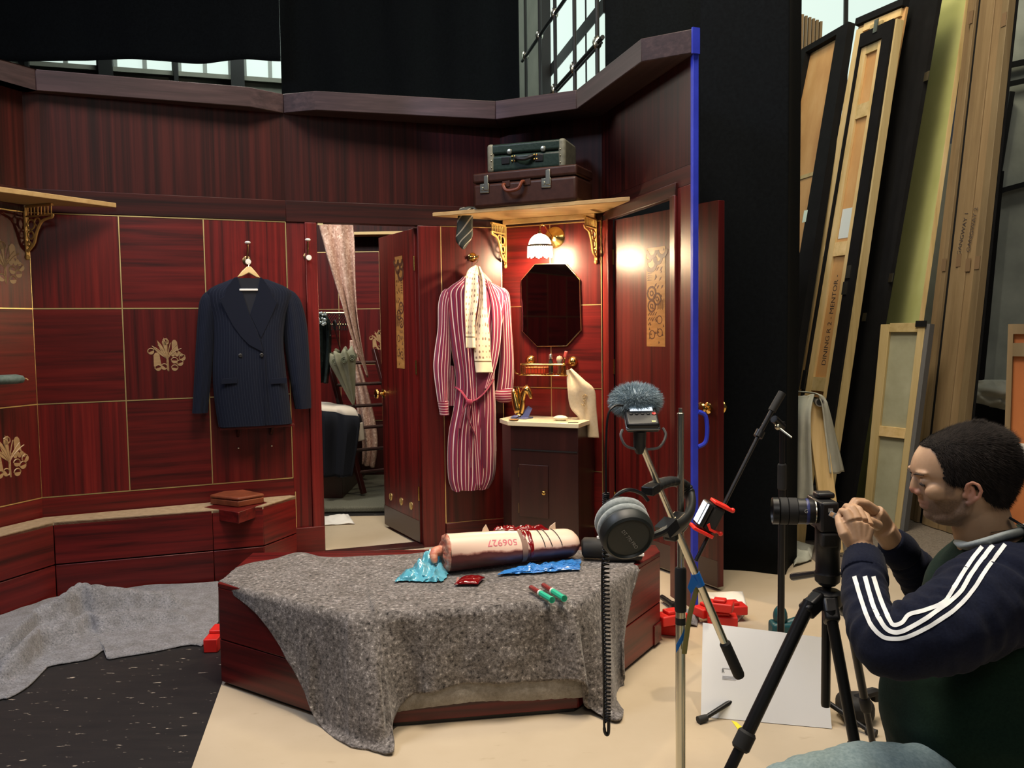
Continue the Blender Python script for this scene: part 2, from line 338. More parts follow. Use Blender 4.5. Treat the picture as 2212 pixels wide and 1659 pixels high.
def flower_inlay(W, px, py, r, seed, out=.0058, parent=None, clip=None):
    """bouquet marquetry: stems, leaves, bells and cups of pale veneer, one thin sheet each"""
    rnd = random.Random(seed); c = W.l(px, py); b = MB()
    def P(a, z): return (c.x + a * r, -out + .0004, c.z + z * r)
    T = (0, -.0012, 0)
    def leafp(a0, z0, a1, z1, w):
        dx, dz = a1 - a0, z1 - z0; L = sqrt(dx * dx + dz * dz) or 1; nx, nz = -dz / L, dx / L; q = []
        for t in (0, .25, .5, .75, 1): k = w * sin(pi * min(max(t * .9 + .05, 0), 1)); q.append((a0 + dx * t + nx * k, z0 + dz * t + nz * k))
        for t in (.75, .5, .25): k = w * sin(pi * (t * .9 + .05)); q.append((a0 + dx * t - nx * k, z0 + dz * t - nz * k))
        b.plate([P(*v) for v in q], T)
    def cup(a, z, s, rot):
        q = [(a + s * cos(rot + pi + pi * i / 8), z + s * sin(rot + pi + pi * i / 8)) for i in range(9)]; b.plate([P(*v) for v in q], T)
        q = [(a + s * cos(rot + pi * i / 10), z + s * sin(rot + pi * i / 10)) for i in range(11)]
        b.tube([P(*v) for v in q], r * .03, 4)
    def bell(a, z, s, rot):
        pts = [(-.5, -1), (-.45, -.2), (-.4, .6), (-.15, .95), (.15, .95), (.4, .6), (.45, -.2), (.55, -1), (.2, -.8), (-.1, -1)]
        ca, sa = cos(rot), sin(rot); b.plate([P(a + s * (x * ca - y * sa), z + s * (x * sa + y * ca)) for x, y in pts], T)
    for k in range(7):
        a1 = -.75 + k * .25 + rnd.uniform(-.05, .05); z1 = .9 - abs(a1) * .6 + rnd.uniform(-.1, .1)
        b.tube([P(*v) for v in cr([(.05, -.95), (.0, -.3), (a1 * .5, z1 * .45), (a1, z1)], 9)], r * .028, 4)
    leafp(0, -.3, -.5, .85, .1); leafp(-.05, -.2, -.8, .55, .09); leafp(.0, -.1, -.15, 1, .08); leafp(0, -.95, .02, .1, .06)
    bell(.42, .5, .36, .05); bell(-.55, -.25, .4, .06)
    for a, z, rr in ((-.5, -.75, .3), (-.18, -.7, -.8), (.38, -.78, -.1), (.38, -.35, -.3), (.68, -.5, .2), (.82, -.2, .9), (-.08, .72, -.6), (-.85, .2, .4)): cup(a, z, .17, rr + rnd.uniform(-.2, .2))
    for k in range(6): b.lathe([(r * .1, 0), (r * .1, .0012)], 9, 0, Mx.Translation(V(P(.2 + .11 * k, .02 + .05 * (-1) ** k))) @ Mx.Rotation(pi / 2, 4, 'X'))
    o = b.build('flower_inlay', M_INLAY, parent or W.o); o['label'] = 'pale flower bouquet inlay'; return o
flower_inlay(WA, 361, 766, .098, 1); flower_inlay(WZ, 8, 566, .115, 2); flower_inlay(WZ, 18, 986, .115, 3)

M_MARQ = grain('marquetry_satinwood', [(.3, (.24, .115, .03)), (.7, (.36, .19, .06))], (4, 4, 20), 3, .4)
def door(name, label, hinge, free, inlay, knob, vents, hz=0.0):
    """a leaf from hinge to free edge (plan points)"""
    d = free - hinge; L = d.length; o = thing(name, label, 'door', (hinge.x, hinge.y, 0), atan2(d.y, d.x), kind='structure')
    T = .042; sg = 1 if (Mx.Rotation(-atan2(d.y, d.x), 3, 'Z') @ (C0 - V((hinge.x, hinge.y, H)))).y < 0 else -1   # +1: camera on the -y side
    Y = lambda q: (-q if sg > 0 else q)
    def bx(nm_, x0, x1, a, c_, z0, z1, mt, bv=.002):
        b = MB(); b.box(x0, x1, min(Y(a), Y(c_)), max(Y(a), Y(c_)), z0, z1); return b.build(nm_, mt, o, bv)
    lf = bx('door_leaf', 0, L, -T, 0, .025, Z1 - .012, M_MV); bx('kick_plate', .0, L, 0, .003, .028, .165, M_KICK, .001)
    x0, x1, z0, z1 = inlay
    il = bx('marquetry_panel', x0, x1, 0, .0012, z0, z1, M_MARQ, 0); il['label'] = 'pale wood marquetry panel with dark flowers'
    rnd = random.Random(len(name) + 5); b = MB(); W_, H_ = x1 - x0, z1 - z0; ns = 12
    def dp(cx, cz): return V((x0 + cx * W_, Y(.0013), z0 + cz * H_))
    t = V((0, Y(.0008), 0))
    def ring(cx, cz, r1, r2, a0=0, a1=2 * pi):
        k = 14
        for i in range(k):
            p, q = a0 + (a1 - a0) * i / k, a0 + (a1 - a0) * (i + 1) / k; c = dp(cx, cz)
            pp = [c + V((r * cos(a), 0, r * sin(a))) for r, a in ((r1, p), (r2, p), (r2, q), (r1, q))]; b.plate(pp, t)
    for cx, cz, r, a0, a1 in ((.3, .97, .026, pi, 2 * pi), (.85, .97, .026, pi, 2 * pi), (.62, .9, .024, pi * .9, 2.1 * pi), (.26, .85, .03, pi * .8, 2.2 * pi), (.12, .92, .02, pi * .6, 1.8 * pi)): ring(cx, cz, r, r * 1.85, a0, a1)
    for cx, cz, r in ((.28, .54, .03), (.58, .48, .026), (.28, .41, .026)): ring(cx, cz, r, r * 1.4); ring(cx, cz, r * .3, r * .55)
    for cx, cz, r in ((.7, .27, .024), (.72, .14, .024), (.3, .12, .026)): ring(cx, cz, r * .8, r)
    for cx, cz in ((.6, .78), (.8, .78), (.5, .69), (.75, .68), (.5, .62), (.85, .6), (.62, .6)):
        s_ = .011; c = dp(cx, cz); b.plate([c + V((-s_, 0, -s_)), c + V((s_ * .2, 0, -s_ * .4)), c + V((s_, 0, s_)), c + V((-s_ * .3, 0, s_ * .5))], t)
    for k in range(6):
        c = dp(.04, .78 - .022 * k); b.plate([c, c + V((.3 * W_, 0, .002)), c + V((.05 * W_, 0, .007))], t)
        c = dp(.6 + .065 * k, .37 + .01 * (k % 2)); b.plate([c, c + V((.003, 0, 0)), c + V((.004, 0, .1 * H_)), c + V((.001, 0, .1 * H_))], t)
    for k in range(9):
        c = dp(.08 + .12 * (k % 4), .32 - .05 * (k // 4)); b.plate([c, c + V((.1 * W_, 0, .016)), c + V((.13 * W_, 0, .016)), c + V((.03 * W_, 0, -.004))], t)
    for k in range(24):
        c = dp(rnd.uniform(.05, .9), rnd.uniform(.02, .2) if k < 10 else rnd.uniform(.2, .96)); b.plate([c, c + V((.012, 0, .004)), c + V((.004, 0, .016))], t)
    q = b.build('inlay_lines', flat('inlay_dark', (.09, .035, .02), .4), il); q['kind'] = 'stuff'
    b = MB()
    for sd in (0, 1):
        M = Mx.Translation((knob[0], Y(0 if sd == 0 else -T), knob[1])) @ Mx.Rotation((pi / 2 if (sg > 0) == (sd == 0) else -pi / 2), 4, 'X')
        b = MB(); b.lathe([(.03, 0), (.03, .004), (.024, .008), (.012, .012), (.010, .03), (.016, .036), (.03, .042), (.034, .05), (.03, .06), (.015, .066), (0.0001, .067)], 24, 0, M); b.build('door_knob', M_BRASS, o)
    for vx in vents:
        vt = MB(); M = Mx.Translation((vx, Y(0), .24)) @ Mx.Rotation(pi / 2 if sg > 0 else -pi / 2, 4, 'X')
        vt.lathe([(.026, 0), (.026, .003), (.022, .005), (.02, .003), (.0001, .003)], 20, 0, M)
        for k in (-1, 0, 1): vt.box(-.014, .014, k * .009 - .002, k * .009 + .002, .003, .006, 0, M)
        vt.build('vent', M_STRIP, o)
    b = MB()
    for z in (.3, 1.1, 1.75): b.tube([(-.004, Y(.006), z), (-.004, Y(.006), z + .09)], .006, 8)
    b.build('hinge', M_BRASS, o); return o
h1 = WD.wpt((u1 - .012, .03, 0)).xy; f1 = at_z(832, 1140, 0).xy
door('door_1', 'mahogany door standing open into the cabin, beside the striped dressing gown', h1, f1, (.20, .33, 1.13, 1.86), (.59, .945), (.14, .31, .5))
h2 = WF.wpt((v0 + .005, .02, 0)).xy; f2 = at_z(1550, 1280, 0).xy
door('door_2', 'mahogany door standing ajar beside the blue wall end', h2, f2, (.30, .46, 1.27, 1.82), (.80, .955), (.46,))
# keep plates at the door heads
for W, px, py in ((WD, 690, 482), (WF, 1455, 424)):
    q = W.l(px, py); b = MB(); b.box(q.x - .012, q.x + .02, -.008, .0, q.z - .012, q.z + .008); b.build('tape_piece', flat('cream_tape', (.6, .55, .3), .6), W.o)
# ---- cabin behind
WC = Wall('wall_cabin', V((-2.4, 7.9)), V((.1, 7.9)), 'panelled wall at the back of the next cabin')
WC.part('backing_board', 0, 2.5, 0, .03, 0, 2.7, M_DARK); WC.cells([.02, .42, .82, 1.2, 1.6, 2.0, 2.48], [.55, 1.07, 1.58, 2.1], 1)
WC.part('frieze_panel', 0, 2.5, -.006, 0, 2.1, 2.7, M_MV2); WC.part('wall_shelf', .85, 2.45, -.2, -.006, 2.235, 2.26, M_PINEH)
flower_inlay(WC, 822, 735, .1, 9)
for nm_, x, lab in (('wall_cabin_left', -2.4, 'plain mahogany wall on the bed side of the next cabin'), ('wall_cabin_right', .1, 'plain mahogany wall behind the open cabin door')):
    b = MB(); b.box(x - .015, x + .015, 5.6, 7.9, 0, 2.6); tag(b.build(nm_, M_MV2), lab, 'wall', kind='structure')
# ================================================================== BENCH, BLOCK, BLANKETS
M_FELT = None
def felt(name, stops, sc=140):
    m, nt, p = nm(name); n = noise_tex(nt, sc, (1, 1, 1), 3, .75, False); n2 = noise_tex(nt, sc * .16, (1, 1, 1), 3, .6, False)
    r = ramp(nt, n.outputs[0], stops); r2 = ramp(nt, n2.outputs[0], [(.3, (.72, .70, .68)), (.7, (1.1, 1.1, 1.12))])
    mx = node(nt, 'ShaderNodeMix', data_type='RGBA', blend_type='MULTIPLY'); mx.inputs[0].default_value = 1
    nt.links.new(r.outputs[0], mx.inputs[6]); nt.links.new(r2.outputs[0], mx.inputs[7]); nt.links.new(mx.outputs[2], p.inputs['Base Color'])
    sset(p, Roughness=.95); n.inputs['Detail'].default_value = 3; n.inputs['Roughness'].default_value = .78; p.inputs['Specular IOR Level'].default_value = .1; p.inputs['Sheen Weight'].default_value = .2; bump(nt, p, n.outputs[0], .6, .005); return m
M_FELT = felt('grey_felt', [(.32, (.018, .017, .018)), (.43, (.11, .10, .094)), (.55, (.175, .16, .152)), (.64, (.29, .27, .26)), (.71, (.60, .57, .53))], 74)
M_FELT2 = felt('pale_felt', [(.3, (.24, .225, .20)), (.6, (.33, .315, .29)), (.75, (.42, .40, .37))], 70)
M_FELT3 = felt('blue_grey_felt', [(.30, (.06, .062, .07)), (.42, (.17, .172, .185)), (.58, (.23, .232, .245)), (.75, (.38, .38, .39))], 120)
M_RAW = speck('raw_board', [(.3, (.24, .17, .10)), (.7, (.36, .27, .17))], 30, .7, .1)
def pl(px, py, z): q = at_z(px, py, z); return V((q.x, q.y))
# ---- long bench along the panelled wall
fp = [V((-3.12, 2.85)), pl(0, 1335, 0), pl(123, 1291, 0), V((-1.665, 4.676)), V((-1.41, 4.764)), V((-1.30, 5.06))]
bench = thing('wall_bench', 'long low mahogany bench base with a raw wood ledge along the panelled wall', 'bench', (fp[2].x, fp[2].y, 0))
def bl(v, z): return (v.x - fp[2].x, v.y - fp[2].y, z)
def boards(root, path, z0, z1, name, mats, th=.018, org=None, bevel=.003):
    for i in range(len(path) - 1):
        a, c = path[i], path[i + 1]; d = (c - a).normalized(); n = V((-d.y, d.x)); L = (c - a).length
        b = MB(); b.box(.001, L - .001, 0, th, z0, z1)
        M = Mx.Translation((a.x - org.x, a.y - org.y, 0)) @ Mx.Rotation(atan2(d.y, d.x), 4, 'Z')
        b.build(name, mats[i % len(mats)], root, bevel, M=M)
boards(bench, fp, .178, .40, 'front_board', [M_MH], org=fp[2]); boards(bench, fp, 0, .172, 'plinth_board', [M_MH], .02, fp[2])
b = MB(); wl = [PD + V((-.02, -.02)), PA + V((.02, -.02)), PZ + V((.0, .3))]
b.prism([tuple(v - fp[2]) for v in fp + wl], .385, .402); b.build('ledge', M_RAW, bench)
q = [pl(440, 1097, .40), pl(515, 1108, .40), pl(577, 1087, .40), pl(540, 1071, .40)]
b = MB(); b.prism([tuple(v - fp[2]) for v in q], .34, .4035); b.build('flap', M_MH, bench, .003)
# leather covered box on the ledge
q = [pl(454, 1089, .405), pl(515, 1096, .405), pl(571, 1086, .405), pl(509, 1073, .405)]
M_LEATH = speck('tan_leather', [(.3, (.10, .024, .01)), (.7, (.20, .05, .022))], 14, .45, .2)
cc = (q[0] + q[2]) / 2; lb = thing('leather_box', 'small flat box covered in red brown leather on the bench ledge', 'box', (cc.x, cc.y, .403))
b = MB(); b.prism([tuple(v - cc) for v in q], 0, .036); b.build('body', M_LEATH, lb, .006)
b = MB(); b.prism([tuple((v - cc) * 1.015) for v in q], .0365, .056); b.build('lid', M_LEATH, lb, .008)
# ---- central block
FL, FC, FR, R1, BL_ = V((-1.153, 3.269)), V((-.56, 2.867)), V((.221, 2.986)), V((.63, 3.647)), V((-1.153, 3.72))
BR_ = V((.63, 3.76)); blk = thing('seat_block', 'low mahogany seat block standing on the cream sheet under the grey blanket', 'seat block', (-.2, 3.3, 0))
og = V((-.2, 3.3)); pathb = [BL_, FL, FC, FR, R1, BR_]
boards(blk, pathb, .19, .392, 'front_board', [M_MH], org=og); boards(blk, pathb, .02, .186, 'plinth_board', [M_MH], .02, og); boards(blk, [BR_, BL_], .02, .392, 'back_board', [M_DARK], .018, og)
b = MB(); b.prism([tuple(v - og) for v in pathb], .392, .41); b.build('top_board', M_MH, blk, .003)
b = MB(); b.prism([tuple((v - og) * .97) for v in pathb], .0045, .02); b.build('base_batten', M_BLK, blk)
dd = (R1 - FR).normalized(); nn = V((dd.y, -dd.x)); aa = R1 - dd * .075 - og; b = MB()
b.prism([tuple(aa), tuple(aa + dd * .075), tuple(aa + dd * .075 + nn * .006), tuple(aa + nn * .006)], .02, .105); b.build('corner_patch', M_MH, blk, .002)

def plane_pt(a, c, px, py, off):
    d = (c - a).normalized(); n = V((d.y, -d.x, 0)); o = V((a.x, a.y, 0)) + n * off; r = ray(px, py)
    return C0 + r * ((o - C0).dot(n) / r.dot(n))
def outn(a, c): d = (c - a).normalized(); return V((d.y, -d.x, 0))
nL, nF, nR = outn(FL, FC), outn(FC, FR), outn(FR, R1)
def T_on(a, c, px):
    k = (px - CX) / F; d = c - a
    lo, hi = -.2, 1.2
    for _ in range(40):
        mid = (lo + hi) / 2; p = a + d * mid; s = R3.transposed() @ (V((p.x, p.y, .41)) - C0); x = CX - F * s.x / s.z
        if x < px: lo = mid
        else: hi = mid
    p = a + d * lo; return V((p.x, p.y, .41))
zt = .416
def Bp(px, py): q = at_z(px, py, zt); return V((q.x, q.y, zt))
Hp = plane_pt
cols = []
def colm(B, T, n, Hh, f=0): cols.append((*Bp(*B), *T, *n, *Hh, f))
colm((510, 1226), V((-1.15, 3.30, .41)), nL, V((-1.15, 3.285, .395)))
colm((545, 1216), T_on(FL, FC, 550), nL, Hp(FL, FC, 552, 1325, .02))
colm((590, 1208), T_on(FL, FC, 610), nL, Hp(FL, FC, 612, 1410, .025))
colm((625, 1199), T_on(FL, FC, 660), nL, Hp(FL, FC, 658, 1500, .035))
colm((655, 1198), T_on(FL, FC, 705), nL, at_z(692, 1566, .012))
colm((690, 1203), T_on(FL, FC, 745), (nL + nF * .3).normalized(), at_z(742, 1606, .012))
colm((730, 1203), V((*FC, .41)), (nL + nF).normalized(), at_z(800, 1612, .012), .02)
colm((765, 1202), T_on(FC, FR, 800), nF, at_z(846, 1600, .02), .075)
colm((795, 1201), T_on(FC, FR, 822), nF, Hp(FC, FR, 850, 1545, .05), .04)
colm((830, 1199), T_on(FC, FR, 860), nF, Hp(FC, FR, 885, 1506, .02), -.005)
colm((880, 1196), T_on(FC, FR, 925), nF, Hp(FC, FR, 930, 1494, .03), .012)
colm((940, 1191), T_on(FC, FR, 1000), nF, Hp(FC, FR, 1000, 1478, .025), .0)
colm((1040, 1190), T_on(FC, FR, 1090), nF, Hp(FC, FR, 1090, 1474, .032), .012)
colm((1130, 1189), T_on(FC, FR, 1170), nF, Hp(FC, FR, 1175, 1472, .022), -.004)
colm((1200, 1188), T_on(FC, FR, 1225), nF, Hp(FC, FR, 1258, 1468, .04), .03)
colm((1255, 1188), V((*FR, .41)), (nF + nR).normalized(), at_z(1272, 1528, .03), .01)
colm((1290, 1189), T_on(FR, R1, 1275), nR, at_z(1325, 1548, .02), .03)
colm((1320, 1190), T_on(FR, R1, 1310), nR, Hp(FR, R1, 1342, 1490, .04), .01)
colm((1345, 1192), T_on(FR, R1, 1342), nR, Hp(FR, R1, 1332, 1425, .03), .02)
colm((1365, 1196), T_on(FR, R1, 1362), nR, Hp(FR, R1, 1358, 1330, .022))
colm((1376, 1202), T_on(FR, R1, 1374), nR, Hp(FR, R1, 1374, 1230, .014))
NCOL = 170; CC = cr(cols, NCOL); b = MB(); RT, RH = 26, 34; vs = []
for i, c in enumerate(CC):
    B, T, n, Hh, f = V(c[0:3]), V(c[3:6]), V(c[6:9]).normalized(), V(c[9:12]), c[12]; s = i / (NCOL - 1)
    for j in range(RT):
        t = j / (RT - 1); p = B.lerp(T - n * .012, t); p.z = zt + .004 * NZ.noise(V((s * 9, t * 4, 0))) + .02 * math.exp(-((s - .37) / .012) ** 2) * max(0, t - .55) * 2 + .012 * math.exp(-((s - .19) / .05) ** 2) * (1 - t); vs.append(p)
    E0 = T + n * .014; E0.z = .398; drop = max(.398 - Hh.z, .001)
    for j in range(RH):
        t = j / (RH - 1); p = E0.lerp(Hh, t) if j else T + n * .006 + V((0, 0, .003))
        if Hh.z < .05 and t > .6: p.z = max(p.z, .012) 
        fl = Hh.z < .05
        if fl:   # falls straight, then runs out on the floor
            k = min(t / .86, 1); base = E0.lerp(V((E0.x + (Hh.x - E0.x) * .55, E0.y + (Hh.y - E0.y) * .55, Hh.z + .01)), k)
            p = base if t <= .86 else base.lerp(Hh, (t - .86) / .14)
            if j == 0: p = T + n * .006 + V((0, 0, .003))
        w_ = sin(min(t * 1.25, 1) * pi / 2) * min(drop / .2, 1)
        p = p + n * (f * w_ + .010 * NZ.noise(V((s * 26, t * 1.2, 3))) * w_ + .004 * NZ.noise(V((s * 70, t * 5, 8))) * w_)
        if j == RH - 1: p.z += .004 * NZ.noise(V((s * 60, 0, 1)))
        vs.append(p)
R_ = RT + RH
b.add(vs, [(i * R_ + j, i * R_ + j + 1, (i + 1) * R_ + j + 1, (i + 1) * R_ + j) for i in range(NCOL - 1) for j in range(R_ - 1)])
bk = thing('grey_blanket', 'speckled grey felt blanket draped over the low seat block', 'blanket', (-.2, 3.3, .41))
b.build('felt_cloth', M_FELT, bk, angle=180, solid=.007, M=Mx.Translation((.2, -3.3, -.41)))
# pale lower layer showing under the front hem
b = MB(); vs = []; N_ = 70
lo = cr([(842, 1541), (890, 1533), (960, 1524), (1040, 1515), (1130, 1514), (1200, 1510), (1262, 1507)], N_)
for i, (px, py) in enumerate(lo):
    p1 = plane_pt(FC, FR, px, py + 2 * NZ.noise(V((i * .6, 0, 0))), .014 + .006 * NZ.noise(V((i * .12, 4, 0)))); p0 = plane_pt(FC, FR, px, 1420, .008)
    vs += [p0.lerp(p1, t / 4) for t in range(5)]
b.add(vs, [(i * 5 + j, i * 5 + j + 1, (i + 1) * 5 + j + 1, (i + 1) * 5 + j) for i in range(N_ - 1) for j in range(4)])
b.build('under_layer', M_FELT2, bk, angle=180, solid=.004, M=Mx.Translation((.2, -3.3, -.41)))['label'] = 'paler layer under the front hem'
# ---- blanket on the floor along the bench
top = cr([(-70, 1362), (0, 1336), (60, 1315), (124, 1296), (240, 1281), (360, 1269), (472, 1259)], 100)
bot = cr([(-70, 1540), (0, 1514), (18, 1511), (60, 1487), (95, 1452), (108, 1442), (150, 1434), (196, 1425), (224, 1408), (232, 1426), (262, 1422), (330, 1411), (400, 1397), (425, 1396), (440, 1394), (472, 1345)], 100)
b = MB(); vs = []; RW = 46
for i in range(100):
    a, c = at_z(*top[i], 0), at_z(*bot[i], 0); s = i / 99
    for j in range(RW):
        t = j / (RW - 1); p = a.lerp(c, t)
        fade = min(1, 6 * (1 - t)) * min(1, 5 * (1 - s) + .1)
        z = .008 + .010 * (1 + NZ.noise(V((s * 7, t * 3, 1)))) * fade
        for c0_, c1, w_, h_ in ((.95, .22, .06, .03), (.62, .50, .045, .085), (.80, .80, .05, .05), (.45, .33, .04, .03)):
            dlt = t - (c0_ * (1 - s) * .9 + c1 * s * .8 + .06 * sin(s * 7)); z += 1.5 * h_ * math.exp(-(dlt / w_) ** 2) * fade * (sin(min(s * 1.15, 1) * pi) ** .5 if s < .87 else 0)
        vs.append(V((p.x, p.y, z + .004 * abs(NZ.noise(V((s * 50, t * 9, 0)))) * (1 if j == RW - 1 else .2))))
b.add(vs, [(i * RW + j, i * RW + j + 1, (i + 1) * RW + j + 1, (i + 1) * RW + j) for i in range(99) for j in range(RW - 1)])
o = b.build('floor_blanket', M_FELT3, None, angle=180, solid=.006, loc=at_z(250, 1340, 0)); tag(o, 'blue grey felt blanket rumpled on the black floor along the bench', 'blanket')

# ================================================================== GARMENT HELPERS
def garment(W, rows, out, dep, n=36, nr=60, pw=2.6, width=None, fold=0.0, ff=9, seed=0, back=None, mb=None, soft=0):
    """rows: (py, pxl, pxr[, depth scale]) seen on the wall W, loft in wall coordinates"""
    rows = [tuple(r) + ((1.0,) if len(r) == 3 else ()) for r in rows]
    P = cr(rows, nr); rings = []; at = []
    for i, (py, xl, xr, ds) in enumerate(P):
        a, c = W.l(xl, py, out), W.l(xr, py, out); cx, hw, z = (a.x + c.x) / 2, (c.x - a.x) / 2, (a.z + c.z) / 2; hd = dep * ds; rg = []
        for j in range(n):
            th = 2 * pi * j / n; ct, st = cos(th), sin(th)
            x = abs(ct) ** (2 / pw) * (1 if ct > 0 else -1); y = abs(st) ** (2 / pw) * (1 if st > 0 else -1)
            f = fold * NZ.noise(V((x * ff * .5 + seed, z * 1.1, (y > 0) * 3.0 + seed))) + fold * .5 * NZ.noise(V((x * ff * 1.3, z * 2.5, seed + 5)))
            rg.append((cx + hw * x, -out - hd * (-y) + f * (1 if st < 0 else .3) - 0, z + soft * NZ.noise(V((x * 3, seed, 0))) * (1 if i in (0, nr - 1) else 0)))
            wd = width if width else .25
            at.append((-(th - 1.5 * pi) / pi * wd * 2 if False else (x if y <= 0 else 2 * (1 if x > 0 else -1) - x) * wd, z, th))
        rings.append(rg)
    b = mb or MB(); b.loft(rings, at=at); return b
def front_plate(W, pts, out, t=.004, mb=None):
    b = mb or MB(); b.plate([W.l(px, py, out) for px, py in pts], (0, -t, 0)); return b
def sheet(W, L, Rr, out, n=40, m=14, fold=.006, ff=3, seed=0, outs=None, mb=None, sw=1.0):
    """cloth strip between a left and a right pixel edge"""
    l, r = cr(L, n), cr(Rr, n); vs = []; at = []
    for i in range(n):
        o = out if outs is None else cr([(q,) for q in outs], n)[i][0]
        for j in range(m):
            t = j / (m - 1); px, py = l[i][0] * (1 - t) + r[i][0] * t, l[i][1] * (1 - t) + r[i][1] * t
            q = W.l(px, py, o + fold * sin(t * ff * pi + seed + i * .05) + fold * .5 * NZ.noise(V((t * 4, i * .1, seed)))); vs.append(q)
            at.append(((t - .5) * sw, i / (n - 1), 0))
    b = mb or MB(); b.add(vs, [(i * m + j, i * m + j + 1, (i + 1) * m + j + 1, (i + 1) * m + j) for i in range(n - 1) for j in range(m - 1)], 0, None, at); return b
def stripes(name, base, stops, freq, rough=.85, bs=.1, sheen=.2, dim=0):
    """bands along the stored cloth coordinate"""
    m, nt, p = nm(name); a = node(nt, 'ShaderNodeAttribute', attribute_name='st'); sx = node(nt, 'ShaderNodeSeparateXYZ'); nt.links.new(a.outputs['Vector'], sx.inputs[0])
    mu = node(nt, 'ShaderNodeMath', operation='MULTIPLY'); mu.inputs[1].default_value = freq; nt.links.new(sx.outputs[dim], mu.inputs[0])
    fr = node(nt, 'ShaderNodeMath', operation='FRACT'); nt.links.new(mu.outputs[0], fr.inputs[0])
    r = ramp(nt, fr.outputs[0], [(0, base)] + stops, 'CONSTANT'); nt.links.new(r.outputs[0], p.inputs['Base Color'])
    sset(p, Roughness=rough); p.inputs['Sheen Weight'].default_value = sheen; p.inputs['Specular IOR Level'].default_value = .2
    n = noise_tex(nt, 300, (1, 1, 1), 2, .5, False); bump(nt, p, n.outputs[0], bs, .001); return m
# ================================================================== ON THE PANELLED WALL
def coat_hook(W, px, py, px2, py2, label):
    t, k = W.l(px, py, .05), W.l(px2, py2, .075); c = W.l((px + px2) / 2, (py + py2) / 2 + 8, .006)
    o = thing('coat_hook', label, 'coat hook', W.wpt((c.x, 0, c.z)), W.a, group=None); of = V((c.x, 0, c.z))
    b = MB(); b.lathe([(.024, 0), (.024, .004), (.015, .008), (.0001, .009)], 18, 0, Mx.Translation(V((k.x, -.006, k.z + .015)) - of) @ Mx.Rotation(pi / 2, 4, 'X')); b.build('back_plate', M_BRASSD, o)
    b = MB(); b.tube([q - of for q in map(V, cr([(k.x, -.012, k.z + .02), (t.x, -.04, (k.z + t.z) / 2 + .01), (t.x, -.05, t.z - .012)], 10))], .005, 8)
    b.tube([q - of for q in map(V, cr([(k.x, -.012, k.z + .012), (k.x, -.05, k.z - .015), (k.x, -.075, k.z)], 10))], .007, 8); b.build('hook_arm', M_BRASSD, o)
    b = MB(); b.ell(t - of, (.017, .017, .009), 14, 8); b.build('knob', M_PORC, o)
    b = MB(); b.lathe([(.016, 0), (.017, .008), (.014, .014), (.0001, .015)], 16, 0, Mx.Translation(k - of) @ Mx.Rotation(pi / 2, 4, 'X')); b.build('knob', M_PORC, o)
    return o
M_BRASSD = flat('old_brass', (.35, .25, .13), .3, 1); M_PORC = flat('white_porcelain', (.8, .78, .72), .2)
coat_hook(WA, 535, 524, 536, 566, 'coat hook with white knobs above the navy jacket'); coat_hook(WD, 665, 518, 667, 557, 'empty coat hook with white knobs on the post left of the open doorway')
M_SUIT = stripes('navy_pinstripe', (.0042, .0066, .0165), [(.86, (.014, .018, .033))], 56, .9, .1, .02)
M_SUITD = flat('navy_lining', (.006, .008, .016), .5)
def on(W, nm_, lab, cat, px, py, out=0, **k): c = W.l(px, py, out); o = thing(nm_, lab, cat, W.wpt((c.x, -out, c.z)), W.a, **k); return o, Mx.Translation((-c.x, out, -c.z))
j, MJ = on(WA, 'suit_jacket', 'navy pinstriped double-breasted jacket hanging from a wall hook', 'jacket', 540, 900, .08)
garment(WA, [(603, 500, 577, .5), (609, 486, 592, .7), (618, 464, 614, .85), (630, 448, 628, .95), (650, 447, 628, 1), (690, 458, 616, 1), (740, 461, 612, 1), (800, 459, 617, 1), (860, 463, 624, 1), (918, 472, 631, 1)], .085, .065, 48, 60, 2.4, .25, .012, 4, 2).build('body', M_SUIT, j, M=MJ, angle=60)
def sleeve(W, rows, out, dep, seed, wd=.1): return garment(W, rows, out, dep, 28, 44, 2.2, wd, .012, 3, seed)
sleeve(WA, [(628, 450, 470, .3), (636, 439, 468, .8), (655, 430, 470, 1), (700, 426, 466, 1), (760, 422, 461, 1), (820, 419, 456, .95), (892, 415, 449, .8)], .065, .05, 4).build('sleeve', M_SUIT, j, M=MJ, angle=60)
sleeve(WA, [(626, 604, 626, .3), (634, 606, 638, .8), (655, 606, 651, 1), (700, 610, 662, 1), (760, 617, 667, 1), (820, 626, 670, .95), (882, 637, 672, .8)], .065, .05, 7).build('sleeve', M_SUIT, j, M=MJ, angle=60)
front_plate(WA, [(512, 601), (563, 601), (562, 640), (548, 690), (538, 690), (520, 640)], .15, .002).build('lining', M_SUITD, j, M=MJ)
front_plate(WA, [(513, 598), (505, 600), (488, 622), (483, 641), (473, 645), (486, 672), (502, 703), (520, 728), (538, 746), (569, 762), (561, 731), (551, 705), (539, 678), (524, 632)], .152, .006).build('lapel', M_SUIT, j, .003, M=MJ)
front_plate(WA, [(562, 598), (570, 604), (585, 628), (590, 642), (599, 653), (588, 680), (572, 715), (564, 731), (553, 708), (540, 680), (553, 640)], .150, .005).build('lapel', M_SUIT, j, .003, M=MJ)
front_plate(WA, [(569, 760), (572, 760), (574, 840), (577, 917), (573, 918), (571, 840)], .151, .003).build('front_edge', M_SUIT, j, .001, M=MJ)
for px, py in ((565, 767), (519, 768)):
    b = MB(); b.lathe([(.010, 0), (.011, .003), (.008, .005), (.0001, .004)], 14, 0, Mx.Translation(WA.l(px, py, .152)) @ Mx.Rotation(pi / 2, 4, 'X')); b.build('button', M_BLK, j, M=MJ)
